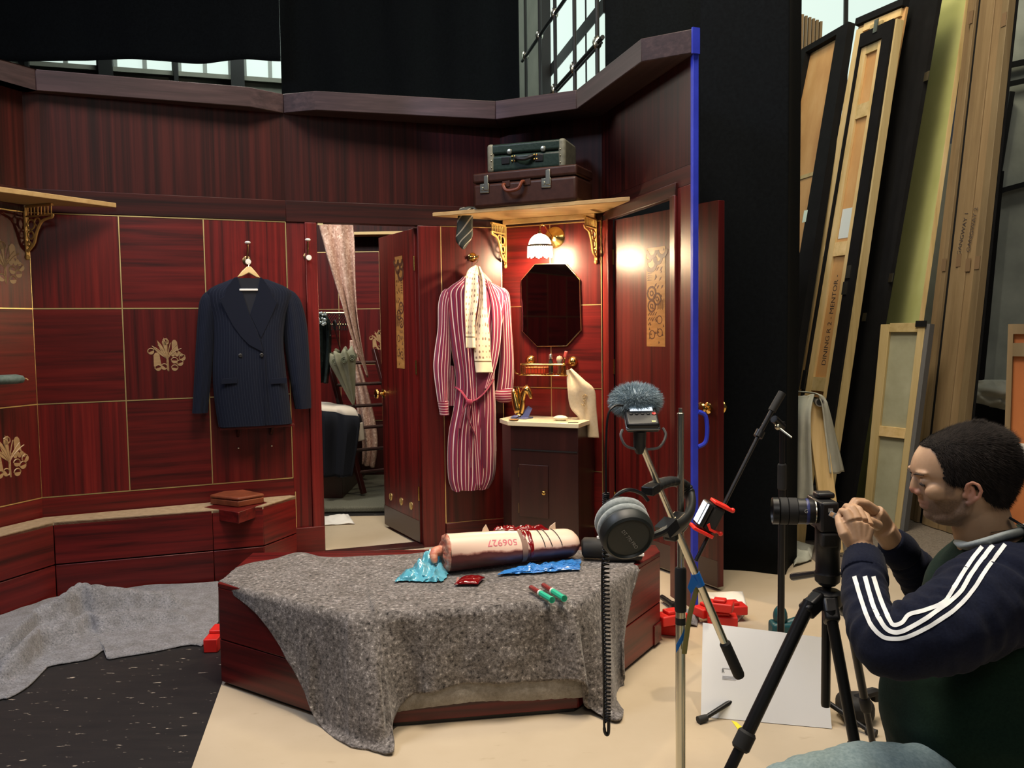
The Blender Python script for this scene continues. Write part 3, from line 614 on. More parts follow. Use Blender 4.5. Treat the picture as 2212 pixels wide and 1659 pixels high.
for x0 in (478, 585):
    front_plate(WA, [(x0, 818), (x0 + 34, 816), (x0 + 34, 828), (x0, 830)], .150, .003).build('pocket_flap', M_SUIT, j, .001, M=MJ)
hg, MH_ = on(WA, 'coat_hanger', 'pale wooden hanger holding the navy jacket', 'hanger', 537, 600, .1)
front_plate(WA, [(512, 599), (522, 586), (533, 576), (541, 576), (552, 588), (562, 601), (552, 599), (537, 590), (521, 598)], .09, .02).build('yoke', M_PINEH, hg, .004, M=MH_)
b = MB(); b.bar(WA.l(517, 626, .157), WA.l(557, 626, .157), .012, .012); b.build('trouser_bar', M_WHITE, hg, .003, M=MH_)
b = MB(); b.tube(cr([tuple(WA.l(537, 578, .1)), tuple(WA.l(538, 570, .09)), tuple(WA.l(541, 565, .07)), tuple(WA.l(537, 559, .06)), tuple(WA.l(533, 562, .065))], 14), .0022, 6); b.build('wire_hook', M_CHROME, hg, M=MH_)
# small fold-down shelf under the jacket
sh, MS = on(WA, 'fold_down_shelf', 'narrow mahogany fold-down shelf under the hem of the navy jacket', 'shelf', 555, 928)
a, c = WA.l(474, 926, .06), WA.l(634, 926, .06); b = MB(); b.box(a.x, c.x, -.10, -.006, a.z - .006, a.z + .008); b.build('shelf_board', M_MH, sh, .002, M=MS)
for px in (514, 586):
    q = WA.l(px, 950); b = MB(); b.plate([(q.x - .008, -.006, a.z - .008), (q.x - .008, -.09, a.z - .008), (q.x - .008, -.012, a.z - .06), (q.x - .008, -.006, a.z - .06)], (.016, 0, 0)); b.build('bracket', M_DARK, sh, .002, M=MS)
    b = MB(); b.ell((q.x, -.007, a.z - .125), .006, 8, 6); b.build('screw', M_CHROME, sh, M=MS)
# ================================================================== CORNER SHELVES AND BRACKETS
def bracket(W, u, z, dep, hgt, label, sgn=1):
    """pierced gilt bracket: leg on the wall, arm out of it, scroll and spindles between"""
    o = thing('shelf_bracket', label, 'bracket', W.wpt((u, 0, z)), W.a); t = .018
    b = MB(); b.box(-t / 2, t / 2, -.012, 0, -hgt, 0); b.ell((0, -.008, -hgt), (.012, .012, .014), 10, 6); b.build('leg', M_GILT, o, .002)
    b = MB(); b.box(-t / 2, t / 2, -dep, 0, -.012, 0); b.box(-t / 2, t / 2, -dep, -.02, -.062, -.054); b.build('arm', M_GILT, o, .002)
    n = 8
    for k in range(n):
        y = -.025 - (dep - .035) * k / (n - 1); b = MB(); b.tube([(0, y, -.012), (0, y, -.055)], [.005, .003], 6); b.build('spindle', M_GILT, o)
    b = MB(); P = lambda q: [(0, a, c_) for a, c_ in cr(q, 22)]
    b.tube(P([(-dep, -.055), (-dep * .97, -.07), (-dep * .82, -.075), (-dep * .6, -.09), (-dep * .42, -.14), (-dep * .3, -.2), (-.012, -hgt + .03)]), .007, 6, flat=1.2)
    b.build('scroll', M_GILT, o); b = MB()
    for cy_, cz_, r in ((-.045, -.1, .026), (-.09, -.09, .02), (-.04, -.155, .02), (-.025, -.2, .012)): b.tube([(0, cy_ + r * cos(a), cz_ + r * sin(a)) for a in [2 * pi * k / 14 for k in range(14)]], .0045, 5, closed=True)
    b.build('fretwork', M_GILT, o); return o
M_SHELF = grain('shelf_pine', [(.3, (.40, .26, .10)), (.7, (.55, .40, .18))], (1, 12, 12), 1.5, .5)
zs = 2.07
P1, P2 = at_z(934, 468, zs), at_z(1361, 434, zs); sa = (P1 + P2) / 2
sf = thing('alcove_shelf', 'pine luggage shelf across the alcove above the wall lamp', 'shelf', (sa.x, sa.y, zs))
b = MB(); b.prism([(q[0] - sa.x, q[1] - sa.y) for q in ((P1.x, P1.y), (P2.x, P2.y), (PF.x - .006, PF.y - .01), (PE.x, PE.y - .015))], 0, .024); b.build('shelf_board', M_SHELF, sf, .003)
b = MB(); d_ = (PF - PE).normalized(); n_ = V((d_.y, -d_.x)); c1, c2 = PE + d_ * .03 + n_ * .012 - sa.xy, PF - d_ * .04 + n_ * .012 - sa.xy
b.prism([tuple(c1), tuple(c2), tuple(c2 + n_ * .03), tuple(c1 + n_ * .03)], -.03, -.001); b.build('wall_batten', M_SHELF, sf, .002)
ul, ur = WE.l(1092, 500).x, WE.l(1288, 500).x
bracket(WE, max(ul, .012), zs - .031, .2, .26, 'gilt pierced bracket under the alcove shelf above the dressing gown'); bracket(WE, min(ur, WE.L - .02), zs - .031, .2, .26, 'gilt pierced bracket under the alcove shelf, next to the half open right door')
zl = 2.06; Q1, Q2 = at_z(252, 449, zl), at_z(0, 415, zl); dq = (Q2 - Q1).normalized(); Q3 = Q2 + dq * .55
ls = thing('corner_shelf', 'pine corner shelf high on the panelled wall at the left', 'shelf', (Q2.x, Q2.y, zl)); b = MB()
b.prism([(q.x - Q2.x, q.y - Q2.y) for q in (Q1, Q3, V((-2.86, Q3.y + .02, 0)), V((PA.x + .012, PA.y - .03, 0)))], 0, .026); b.build('shelf_board', M_SHELF, ls, .003)
bracket(WZ, WZ.l(53, 480).x, zl - .001, .2, .27, 'gilt pierced bracket under the corner shelf at the left edge')
bs = thing('bolster', 'grey green fabric roll against the side wall above the bench', 'bolster', at_y(20, 820, 4.3)); b = MB()
pts = [at_y(px, py, Y) - at_y(20, 820, 4.3) for px, py, Y in ((-60, 822, 4.15), (-20, 821, 4.22), (10, 820, 4.28), (35, 819, 4.33), (47, 819, 4.36), (52, 818, 4.37))]
M_TEAL = speck('grey_green_cloth', [(.3, (.07, .11, .10)), (.7, (.16, .21, .20))], 30, .8, .4)
b.tube(pts, [.026, .027, .027, .027, .022, .008], 14, flat=.9); b.build('cloth', M_TEAL, bs)
b = MB(); b.tube(cr([tuple(pts[-1]), tuple(pts[-1] + V((.012, 0, -.0))), tuple(pts[-1] + V((.02, 0, -.008)))], 6), .003, 6); b.build('tie_end', M_SHELF, bs)
# ================================================================== TEXT AS GEOMETRY
def text_mesh(s, size, align='CENTER', ext=0.0):
    cu = bpy.data.curves.new('txt', 'FONT'); cu.body = s; cu.size = size; cu.align_x = align; cu.align_y = 'CENTER'; cu.extrude = ext; cu.resolution_u = 3
    o = bpy.data.objects.new('txt', cu); COL.objects.link(o); dg = bpy.context.evaluated_depsgraph_get(); dg.update()
    me = bpy.data.meshes.new_from_object(o.evaluated_get(dg)); vs = [v.co.copy() for v in me.vertices]; fs = [tuple(p.vertices) for p in me.polygons]
    bpy.data.objects.remove(o); bpy.data.curves.remove(cu); bpy.data.meshes.remove(me); return vs, fs
def lettering(s, size, o, x, y, mat, parent, name='lettering', fn=None, sx=1.0, M=None, align='CENTER'):
    """text laid in the plane (x, y) at o, or mapped by fn(u, v)"""
    vs, fs = text_mesh(s, size, align); b = MB()
    b.add([fn(v.x * sx, v.y) if fn else V(o) + V(x) * v.x * sx + V(y) * v.y for v in vs], fs); o = b.build(name, mat, parent, M=M); o['kind'] = 'stuff'; return o
# ================================================================== DRESSING GOWN, SCARF
M_ROBE = stripes('burgundy_stripe', (.23, .018, .05), [(.22, (.78, .62, .57)), (.42, (.20, .015, .045)), (.66, (.12, .018, .08)), (.80, (.24, .02, .05))], 22, .7)
M_ROBEH = stripes('burgundy_cuff', (.23, .018, .05), [(.10, (.78, .60, .55)), (.30, (.22, .017, .05))], 62, .7, dim=1)
M_ROBED = flat('burgundy_lining', (.10, .008, .03), .7)
rb, MR = on(WD, 'dressing_gown', 'burgundy dressing gown with white stripes hanging beside the alcove', 'dressing gown', 1020, 1050, .1)
garment(WD, [(598, 1000, 1046, .5), (606, 992, 1054, .7), (618, 974, 1076, .85), (632, 962, 1092, .95), (655, 962, 1094, 1), (700, 967, 1084, 1), (760, 976, 1077, 1), (805, 984, 1068, .95), (840, 985, 1068, .95), (880, 980, 1070, 1), (930, 970, 1071, 1.05), (980, 967, 1072, 1.05), (1030, 969, 1069, 1), (1056, 977, 1056, .9)], .10, .07, 64, 90, 2.2, .3, .02, 9, 3, soft=.012).build('body', M_ROBE, rb, M=MR, angle=70)
garment(WD, [(624, 962, 980, .3), (634, 953, 980, .8), (660, 947, 974, 1), (710, 946, 972, 1), (760, 939, 974, 1), (800, 937, 972, 1), (868, 946, 967, .9)], .09, .05, 28, 44, 2.1, .12, .014, 4, 4).build('sleeve', M_ROBE, rb, M=MR, angle=70)
garment(WD, [(866, 946, 968, 1), (896, 951, 969, 1)], .09, .05, 28, 8, 2.1, .12, 0, 4, 4).build('cuff', M_ROBEH, rb, M=MR, angle=70)
garment(WD, [(790, 965, 982, .8), (830, 967, 983, 1), (876, 966, 985, .9)], .05, .03, 20, 20, 2.1, .1, .008, 4, 9).build('sleeve_fold', M_ROBE, rb, M=MR, angle=70)
garment(WD, [(622, 1070, 1088, .3), (634, 1072, 1098, .8), (660, 1078, 1101, 1), (710, 1080, 1104, 1), (770, 1080, 1108, 1), (815, 1076, 1109, 1), (846, 1072, 1107, .95)], .09, .05, 28, 44, 2.1, .12, .014, 4, 6).build('sleeve', M_ROBE, rb, M=MR, angle=70)
garment(WD, [(838, 1076, 1107, 1), (850, 1068, 1108, 1.15), (862, 1070, 1106, 1.1), (869, 1080, 1098, .9)], .09, .055, 28, 14, 2.1, .12, .006, 4, 4).build('cuff', M_ROBEH, rb, M=MR, angle=70)
sheet(WD, [(603, 0), (640, 0)] and [(1003, 602), (1001, 680), (1008, 760), (1014, 840), (1022, 940), (1028, 1054)], [(1016, 602), (1015, 680), (1022, 760), (1027, 840), (1034, 940), (1041, 1054)], .178, 40, 6, .003, 1, 2, sw=.11).build('lapel', M_ROBE, rb, M=MR, solid=.004, angle=80)
sheet(WD, [(1049, 603), (1060, 660), (1062, 730), (1054, 800), (1046, 840)], [(1060, 608), (1082, 660), (1082, 730), (1072, 790), (1052, 842)], .176, 40, 8, .004, 1, 4, sw=.14).build('lapel', M_ROBE, rb, M=MR, solid=.004, angle=80)
front_plate(WD, [(1028, 800), (1056, 800), (1046, 842), (1048, 960), (1050, 1010), (1044, 1012), (1040, 940), (1034, 880)], .176, .002).build('inner_front', M_ROBED, rb, M=MR)
b = MB(); W3 = lambda q, o_=.19: tuple(WD.l(q[0], q[1], o_))
b.tube(cr([W3((984, 836), .12), W3((997, 846), .17), W3((1012, 868))], 12), .011, 8, flat=.4); b.tube(cr([W3((1014, 870)), W3((1034, 860)), W3((1052, 842)), W3((1066, 820), .15)], 14), .011, 8, flat=.4)
b.build('belt', M_ROBEH, rb, M=MR); b = MB(); b.ell(WD.l(1014, 869, .195), (.022, .014, .02), 12, 8); b.build('belt_knot', M_ROBE, rb, M=MR)
for q in ([(1012, 872), (1010, 900), (1020, 925), (1027, 941)], [(1016, 872), (1012, 905), (1014, 960), (1018, 1010)], [(1008, 872), (1000, 890), (995, 910), (993, 925)]):
    b = MB(); b.tube(cr([W3(a_) for a_ in q], 16), .013, 8, flat=.35); b.build('belt_end', M_ROBE, rb, M=MR)
hk, MK = on(WD, 'coat_hook', 'brass coat hook with a round plate above the dressing gown', 'coat hook', 1020, 556, 0)
b = MB(); b.lathe([(.031, 0), (.031, .004), (.026, .01), (.012, .014), (.0001, .015)], 22, 0, Mx.Translation(WD.l(1020, 556, .001)) @ Mx.Rotation(pi / 2, 4, 'X')); b.build('back_plate', M_BRASS, hk, M=MK)
b = MB(); b.tube(cr([tuple(WD.l(1020, 556, .01)), tuple(WD.l(1024, 555, .05)), tuple(WD.l(1030, 556, .06)), tuple(WD.l(1032, 552, .06))], 12), [.008] * 8 + [.009] * 4, 8); b.build('hook_arm', M_BRASS, hk, M=MK)
hg, MH_ = on(WD, 'coat_hanger', 'wooden hanger holding the striped dressing gown', 'hanger', 1030, 600, .1)
b = MB(); b.tube(cr([tuple(WD.l(px, py, o_)) for px, py, o_ in ((1028, 577, .1), (1026, 570, .09), (1031, 566, .07), (1033, 559, .06), (1031, 551, .055))], 14), .0025, 6); b.build('wire_hook', M_CHROME, hg, M=MH_)
front_plate(WD, [(990, 608), (1012, 590), (1028, 577), (1046, 592), (1062, 610), (1050, 606), (1028, 592), (1006, 604)], .09, .02).build('yoke', M_PINE, hg, .004, M=MH_)
m, nt, p = nm('dotted_silk'); a = node(nt, 'ShaderNodeAttribute', attribute_name='st'); mp = node(nt, 'ShaderNodeMapping'); mp.inputs['Scale'].default_value = (5, 17, 1); nt.links.new(a.outputs['Vector'], mp.inputs[0])
vo = node(nt, 'ShaderNodeTexVoronoi', feature='F1'); vo.inputs['Randomness'].default_value = .25; vo.inputs['Scale'].default_value = 1; nt.links.new(mp.outputs[0], vo.inputs['Vector'])
r = ramp(nt, vo.outputs['Distance'], [(0, (.20, .12, .09)), (.2, (.20, .12, .09)), (.3, (.72, .58, .42))]); sx = node(nt, 'ShaderNodeSeparateXYZ'); nt.links.new(a.outputs['Vector'], sx.inputs[0])
r2 = ramp(nt, sx.outputs[1], [(0, (0, 0, 0)), (.845, (.5, .5, .5)), (.855, (1, 1, 1))], 'CONSTANT'); mx = node(nt, 'ShaderNodeMix', data_type='RGBA')
nt.links.new(r2.outputs[0], mx.inputs[0]); nt.links.new(r.outputs[0], mx.inputs[6]); mx.inputs[7].default_value = (.78, .68, .5, 1)
r3 = ramp(nt, sx.outputs[1], [(0, (1, 1, 1)), (.86, (.25, .2, .15)), (.872, (1, 1, 1))], 'CONSTANT'); m2 = node(nt, 'ShaderNodeMix', data_type='RGBA', blend_type='MULTIPLY'); m2.inputs[0].default_value = 1
nt.links.new(ramp(nt, sx.outputs[1], [(0, (0, 0, 0)), (.84, (1, 1, 1))], 'CONSTANT').outputs[0], mx.inputs[0]); nt.links.new(mx.outputs[2], m2.inputs[6]); nt.links.new(r3.outputs[0], m2.inputs[7])
nt.links.new(m2.outputs[2], p.inputs['Base Color']); sset(p, Roughness=.6); M_SILK = m
sc, MS = on(WD, 'scarf', 'cream dotted silk scarf with plain ends over the dressing gown', 'scarf', 1030, 800, .19)
sheet(WD, [(1027, 573), (1008, 590), (1003, 650), (1005, 700), (1006, 752)], [(1032, 575), (1032, 595), (1033, 642), (1025, 700), (1027, 752)], .2, 50, 12, .006, 2, 1, outs=(.12, .19, .21, .21, .205)).build('front_fall', M_SILK, sc, M=MS, solid=.003, angle=80)
sheet(WD, [(1030, 574), (1036, 610), (1034, 660), (1025, 720), (1024, 765), (1028, 805)], [(1036, 576), (1047, 605), (1051, 660), (1057, 720), (1060, 765), (1065, 805)], .19, 60, 14, .008, 2, 3, outs=(.115, .165, .19, .198, .198, .196)).build('back_fall', M_SILK, sc, M=MS, solid=.003, angle=80)
# ================================================================== MIRROR, LAMP, BASKET, TOWEL, BASIN
M_MIRR = flat('mirror_glass', (.24, .25, .25), .03, 1)
mi, MM = on(WE, 'octagonal_mirror', 'dark octagonal mirror with a thin gilt edge on the alcove wall', 'mirror', 1189, 660, 0)
oc = [(1126, 605), (1155, 571), (1221, 570), (1251, 604), (1254, 713), (1223, 747), (1160, 748), (1127, 714)]
oc = [WE.l(px, py, .02) for px, py in oc]; cm = sum(oc, V((0, 0, 0))) / 8
b = MB(); b.plate([cm + (q - cm) * 1.012 + V((0, .004, 0)) for q in oc], (0, .015, 0)); b.build('backing', M_STRIP, mi, .001, M=MM)
b = MB(); b.plate([cm + (q - cm) * 1.0 for q in oc], (0, .003, 0)); b.build('glass', M_MIRR, mi, .006, 1, M=MM)
lp, ML = on(WE, 'wall_lamp', 'lit brass wall lamp with a domed glass shade and bead fringe above the mirror', 'lamp', 1198, 512, 0)
bpz = WE.l(1199, 513, .002); b = MB(); Rx = Mx.Rotation(pi / 2, 4, 'X')
b.lathe([(.066, 0), (.066, .006), (.058, .012), (.05, .014), (.03, .03), (.014, .036), (.0001, .038)], 28, 0, Mx.Translation(bpz) @ Rx); b.build('back_plate', M_BRASS, lp, M=ML)
shc = WE.l(1165, 515, .20); tp = WE.l(1166, 500, .2)
arm = cr([tuple(bpz + V((0, -.03, -.01))), tuple(bpz + V((-.005, -.10, .03))), tuple(WE.l(1176, 487, .18)), tuple(WE.l(1168, 487, .2)), tuple(tp)], 40)
b = MB(); b.tube(arm, [.0048 + .0012 * sin(i * 1.6) for i in range(40)], 8); b.tube([tuple(tp), tuple(tp - V((0, 0, .02)))], .012, 10); b.build('arm', M_BRASS, lp, M=ML)
R_s = .069; ztop = WE.l(1166, 505, .2).z; zr = WE.l(1166, 531, .2).z; zf = WE.l(1166, 557, .2).z; hh = ztop - zr
M_GLOW = flat('opal_glass_lit', (.9, .85, .75), .4, emit=(1, .80, .52), es=11); M_BEAD = flat('glass_beads_lit', (.9, .9, .9), .15, emit=(1, .84, .64), es=2.6)
b = MB(); b.lathe([(R_s * cos(a), zr + hh * sin(a)) for a in [pi / 2 * k / 10 for k in range(10)]] + [(.014, ztop)], 28, 0, Mx.Translation((tp.x, tp.y, 0))); b.build('shade', M_GLOW, lp, M=ML, angle=180, solid=.0025)
b = MB(); b.lathe([(R_s + .001, zr - .010), (R_s + .005, zr - .008), (R_s + .005, zr + .005), (R_s, zr + .007)], 28, 0, Mx.Translation((tp.x, tp.y, 0))); b.build('shade_band', M_BRASSD, lp, M=ML)
b = MB()
for k in range(36):
    a = 2 * pi * k / 36; L_ = (zr - zf) * (.78 + .2 * abs(((k % 4) - 2) / 2)); x, y = tp.x + (R_s + .004) * cos(a), tp.y + (R_s + .004) * sin(a)
    b.tube([(x, y, zr - .004), (x, y, zr - L_)], [.0032, .0048], 5)
o = b.build('bead_fringe', M_BEAD, lp, M=ML); o['kind'] = 'stuff'
l = bpy.data.lights.new('lamp_bulb', 'POINT'); l.energy = 95; l.color = (1, .74, .44); l.shadow_soft_size = .05; bo = bpy.data.objects.new('lamp_bulb', l); COL.objects.link(bo); bo.location = WE.wpt((tp.x, tp.y, zr - .03))
bk_, MB_ = on(WE, 'wire_basket', 'gilt wire basket on two round wall mounts below the mirror', 'basket', 1180, 795, .08)
for px, py in ((1147, 778), (1238, 781)):
    b = MB(); b.lathe([(.033, 0), (.033, .008), (.028, .02), (.016, .03), (.0001, .034)], 22, 0, Mx.Translation(WE.l(px, py, .001)) @ Rx); b.build('wall_mount', M_BRASS, bk_, M=MB_)
x0, x1 = WE.l(1127, 790, .14).x, WE.l(1222, 790, .14).x; zt_, zb_ = WE.l(1180, 787, .14).z, WE.l(1180, 809, .14).z; yb, yf = -.03, -.16
def rr(z, e=0): return cr([(x0 - e, yb, z), (x0 - e, yf + .02, z), (x0 + .02, yf - e, z), ((x0 + x1) / 2, yf - e, z), (x1 - .02, yf - e, z), (x1 + e, yf + .02, z), (x1 + e, yb, z)], 40)
b = MB(); b.tube(rr(zt_), .006, 8); b.build('rail', M_BRASS, bk_, M=MB_); b = MB(); b.tube(rr(zb_ - .004, .012), .004, 8); b.build('rail', M_BRASS, bk_, M=MB_)
b = MB()
for i in range(1, 39, 1): q = rr(zt_)[i]; b.tube([q, (q[0], q[1], zb_)], .0016, 4)
for i in range(14): xx = x0 + (x1 - x0) * (i + .5) / 14; b.tube([(xx, yb, zb_), (xx, yf, zb_)], .002, 4)
o = b.build('wire_mesh', M_BRASS, bk_, M=MB_); o['kind'] = 'stuff'
for x_ in (x0, x1): b = MB(); b.tube([(x_, yb, zt_), (x_, 0, zt_ + .006)], .006, 8); b.build('stay', M_BRASS, bk_, M=MB_)
b = MB(); b.tube(cr([(x0 - .01, yf, zb_), (x0 - .03, yf - .01, zb_ + .01), (x0 - .035, yf - .01, zb_ + .03)], 8), .004, 6); b.build('hook_end', M_BRASS, bk_, M=MB_)
def inb(nm_, lab, cat, px, py, out=.1): c = WE.l(px, py, out); return thing(nm_, lab, cat, WE.wpt((c.x, -out, zb_ + .003)), WE.a), c
o, c = inb('tin_box', 'flat red tin lying in the wire basket', 'tin', 1160, 800)
b = MB(); b.box(-.065, .065, -.03, .03, 0, .032); b.build('body', flat('red_tin', (.55, .05, .02), .3), o, .004); b = MB(); b.box(-.066, .066, -.031, .031, .033, .042); b.build('lid', flat('orange_tin', (.7, .2, .06), .3), o, .003)
o, c = inb('bottle', 'small dark bottle with a chrome cap in the wire basket', 'bottle', 1190, 800)
b = MB(); b.lathe([(.013, 0), (.014, .004), (.014, .075), (.009, .085), (.009, .09)], 16); b.build('body', flat('dark_glass', (.02, .02, .015), .1), o); b = MB(); b.lathe([(.012, .09), (.012, .118), (.009, .122), (.0001, .122)], 16); b.build('cap', M_CHROME, o)
o, c = inb('shaving_brush', 'shaving brush with pale bristles standing in the wire basket', 'brush', 1209, 800)
b = MB(); b.lathe([(.014, 0), (.016, .01), (.010, .035), (.014, .055), (.012, .062)], 16); b.build('handle', flat('dark_handle', (.10, .04, .02), .25), o); b = MB(); b.lathe([(.012, .062), (.019, .08), (.02, .095), (.013, .108), (.0001, .112)], 16); b.build('bristles', speck('bristle', [(.3, (.35, .22, .12)), (.7, (.65, .5, .33))], 90), o)
o, c = inb('razor', 'red handled razor leaning in the wire basket', 'razor', 1214, 800, .13)
b = MB(); b.bar((0, 0, 0.0), (.02, 0, .10), .012, .012); b.build('shaft', M_BRASS, o, .003); b = MB(); b.bar((.0205, 0, .1015), (.03, 0, .14), .016, .02); b.build('handle', flat('pink_red', (.6, .10, .08), .3), o, .004)
M_TOWEL = speck('cream_towel', [(.3, (.58, .46, .30)), (.7, (.66, .54, .36))], 60, .9, .3)
tw, MT = on(WE, 'hand_towel', 'cream hand towel with a stitched crest hanging from the wire basket', 'towel', 1260, 940, .12)
sheet(WE, [(1224, 800), (1226, 840), (1232, 880), (1253, 908), (1255, 944)], [(1234, 797), (1262, 822), (1284, 843), (1288, 885), (1294, 946)], .15, 44, 16, .012, 2.5, 1, outs=(.12, .15, .15, .14, .13)).build('cloth', M_TOWEL, tw, M=MT, solid=.005, angle=80)
b = MB(); c = WE.l(1262, 866, .168)
for k in range(16):
    a = k * 2.4; q = c + V((.02 * cos(a) * (k % 4) / 3, -.002, .032 * sin(a))); b.tube([tuple(q), tuple(q + V((.009 * cos(a * 1.7), -.003, .009)))], .003, 5)
o = b.build('stitched_crest', flat('gold_thread', (.5, .36, .18), .5), tw, M=MT)
# basin cabinet
M_MARB = flat('cream_marble', (.76, .66, .44), .18)
bc, MBc = on(WE, 'basin_cabinet', 'dark mahogany corner cabinet with a cream marble top under the mirror', 'cabinet', 1175, 1160, 0)
u_l, u_a, u_b, u_r = WE.l(1092, 1000, .2).x, WE.l(1104, 1000, .34).x, WE.l(1249, 1000, .34).x, WE.l(1262, 1000, .2).x
zt2 = WE.l(1180, 913, .36).z; z0_ = WE.M.inverted() @ V((0, 0, 0)); MBc = Mx.Translation((-WE.l(1175, 1160, 0).x, 0, -WE.l(1175, 1160, 0).z))
pc = [(u_l, -.03), (u_l, -.24), (u_a, -.34), (u_b, -.34), (u_r, -.24), (u_r, -.03)]
b = MB(); b.prism(pc, .0, zt2 - .028); b.build('carcass', M_DARK, bc, .002, M=MBc)
e_ = .018; b = MB(); b.prism([(u_l - e_, -.02), (u_l - e_, -.24), (u_a - e_ * .6, -.34 - e_), (u_b + e_ * .6, -.34 - e_), (u_r + e_, -.24), (u_r + e_, -.02)], zt2 - .027, zt2); b.build('marble_top', M_MARB, bc, .003, M=MBc)
d0, d1, dz0, dz1 = WE.l(1122, 1050, .34).x, WE.l(1185, 1050, .34).x, WE.l(1150, 1117, .34).z, WE.l(1150, 1004, .34).z
b = MB(); b.box(d0, d1, -.346, -.3405, dz0, dz1); o = b.build('door', M_DARK, bc, .002, M=MBc)
b = MB(); kp = WE.l(1175, 1065, .36); b.lathe([(.007, 0), (.006, .01), (.012, .016), (.013, .022), (.008, .028), (.0001, .029)], 16, 0, Mx.Translation((kp.x, -.3465, kp.z)) @ Rx); b.build('knob', M_BRASS, o)
for z in (dz0 + .05, dz1 - .05): b = MB(); b.tube([(d0 - .003, -.344, z - .03), (d0 - .003, -.344, z + .03)], .0025, 6); b.build('hinge', M_BRASSD, o)
b = MB(); b.box(u_a + .004, u_b - .004, -.343, -.3405, WE.l(1170, 1000, .34).z * 0 + .12, .124); b.build('plinth_line', M_BLK, bc, M=MBc)
b = MB(); b.box(u_a + .004, u_b - .004, -.344, -.3405, WE.l(1170, 975, .34).z, WE.l(1170, 972, .34).z); b.build('apron_line', M_BLK, bc, M=MBc)
def onb(nm_, lab, cat, px, out, dz=0): u = WE.l(px, 905, out).x; return thing(nm_, lab, cat, WE.wpt((u, -out, zt2 + .0005 + dz)), WE.a)
o = onb('soap', 'oval cream soap on the marble top', 'soap', 1211, .24); b = MB(); b.ell((0, 0, .016), (.046, .03, .0165), 24, 12); b.build('bar', flat('soap', (.75, .68, .48), .4), o)
b = MB(); b.ell((0, 0, .024), (.028, .017, .0095), 18, 8); b.build('embossed_face', flat('soap_face', (.72, .65, .45), .45), o)
o = onb('comb', 'thin black comb lying on the marble top beside the towel', 'comb', 1238, .33); b = MB(); b.box(-.03, .03, -.004, .002, 0, .004, 0, Mx.Rotation(.5, 4, 'Z'))
b.build('spine', M_BLK, o); b = MB()
for k in range(14): b.box(-.028 + k * .0042, -.0265 + k * .0042, .0022, .012, 0, .003, 0, Mx.Rotation(.5, 4, 'Z'))
b.build('teeth', M_BLK, o)['kind'] = 'stuff'
o = onb('dish', 'shallow brown dish on the marble top in front of the gilt figurine', 'dish', 1110, .33); b = MB(); b.lathe([(.022, 0), (.03, .006), (.031, .009), (.027, .008), (.0001, .004)], 20); b.build('bowl', flat('brown_glaze', (.25, .13, .05), .3), o)
o = onb('folded_cloth', 'slate blue folded cloth under the gilt figurine', 'cloth', 1126, .2); M_BLUC = flat('slate_blue_cloth', (.09, .10, .22), .85)
b = MB(); b.plate([(-.06, -.03, 0), (.05, -.04, 0), (.06, .05, 0), (-.05, .05, 0)], (0, 0, .008)); b.build('lower_fold', M_BLUC, o, .003)
b = MB(); b.plate([(.01, -.02, .008), (.05, .0, .008), (.055, .05, .06), (.03, .05, .075), (-.0, .03, .03)], (-.004, -.006, 0)); b.build('raised_corner', M_BLUC, o, .002)
b = MB(); b.plate([(-.06, -.02, .0085), (-.01, -.05, .0085), (.0, .01, .03), (-.03, .03, .03)], (0, 0, .004)); b.build('upper_fold', M_BLUC, o, .002)
o = onb('horse_figurine', 'small gilt stand with a horse head and two upright stems on the marble top', 'figurine', 1122, .19, .013)
b = MB(); b.lathe([(.026, 0), (.028, .008), (.02, .016), (.014, .02)], 18); b.build('foot', M_BRASS, o)
b = MB(); b.tube(cr([(-.005, 0, .018), (-.02, 0, .07), (-.034, 0, .14), (-.04, 0, .17)], 14), [.02, .024, .027, .027, .026, .025, .024, .022, .02, .018, .015, .012, .009, .005], 12); b.build('leaf_vase', M_BRASS, o)
b = MB(); b.tube(cr([(.004, 0, .018), (.0, 0, .1), (-.006, 0, .185)], 10), [.01, .009, .009, .009, .009, .009, .009, .01, .01, .006], 10); b.build('stem', M_BRASS, o)
b = MB(); b.tube(cr([(.012, 0, .02), (.022, 0, .08), (.026, 0, .13), (.045, 0, .165), (.07, 0, .15), (.082, 0, .11)], 24), [.018] * 8 + [.021] * 6 + [.026, .027, .026, .023, .02, .018, .016, .014, .012, .009], 12); b.build('horse_head', M_BRASS, o)
for s_ in (-1, 1): b = MB(); b.lathe([(.006, 0), (.004, .014), (.0001, .022)], 8, 0, Mx.Translation((.052, s_ * .009, .176))); b.build('ear', M_BRASS, o)
# ================================================================== CASES AND TIE ON THE SHELF
def case(nm_, lab, px0, py0, px1, py1, z, hgt, dep, lidh, mats, r=.02):
    a, c = at_z(px0, py0, z), at_z(px1, py1, z); d = (c - a); L = d.length; o = thing(nm_, lab, 'suitcase', tuple(a), atan2(d.y, d.x))
    b = MB(); b.box(0, L, 0, dep, 0, hgt - lidh - .002); b.build('body', mats[0], o, r, 4); b = MB(); b.box(-.002, L + .002, -.002, dep, hgt - lidh, hgt); b.build('lid', mats[0], o, r * .7, 4)
    return o, L
M_CB = speck('brown_leather', [(.3, (.032, .012, .008)), (.7, (.05, .019, .013))], 26, .42, .15); M_CG = speck('green_leather', [(.3, (.009, .020, .016)), (.7, (.018, .034, .027))], 60, .35, .25)
M_NICK = flat('nickel', (.5, .5, .4), .3, 1); M_TRIM = speck('grey_leather_trim', [(.3, (.12, .12, .09)), (.7, (.2, .2, .15))], 30, .5, .2)
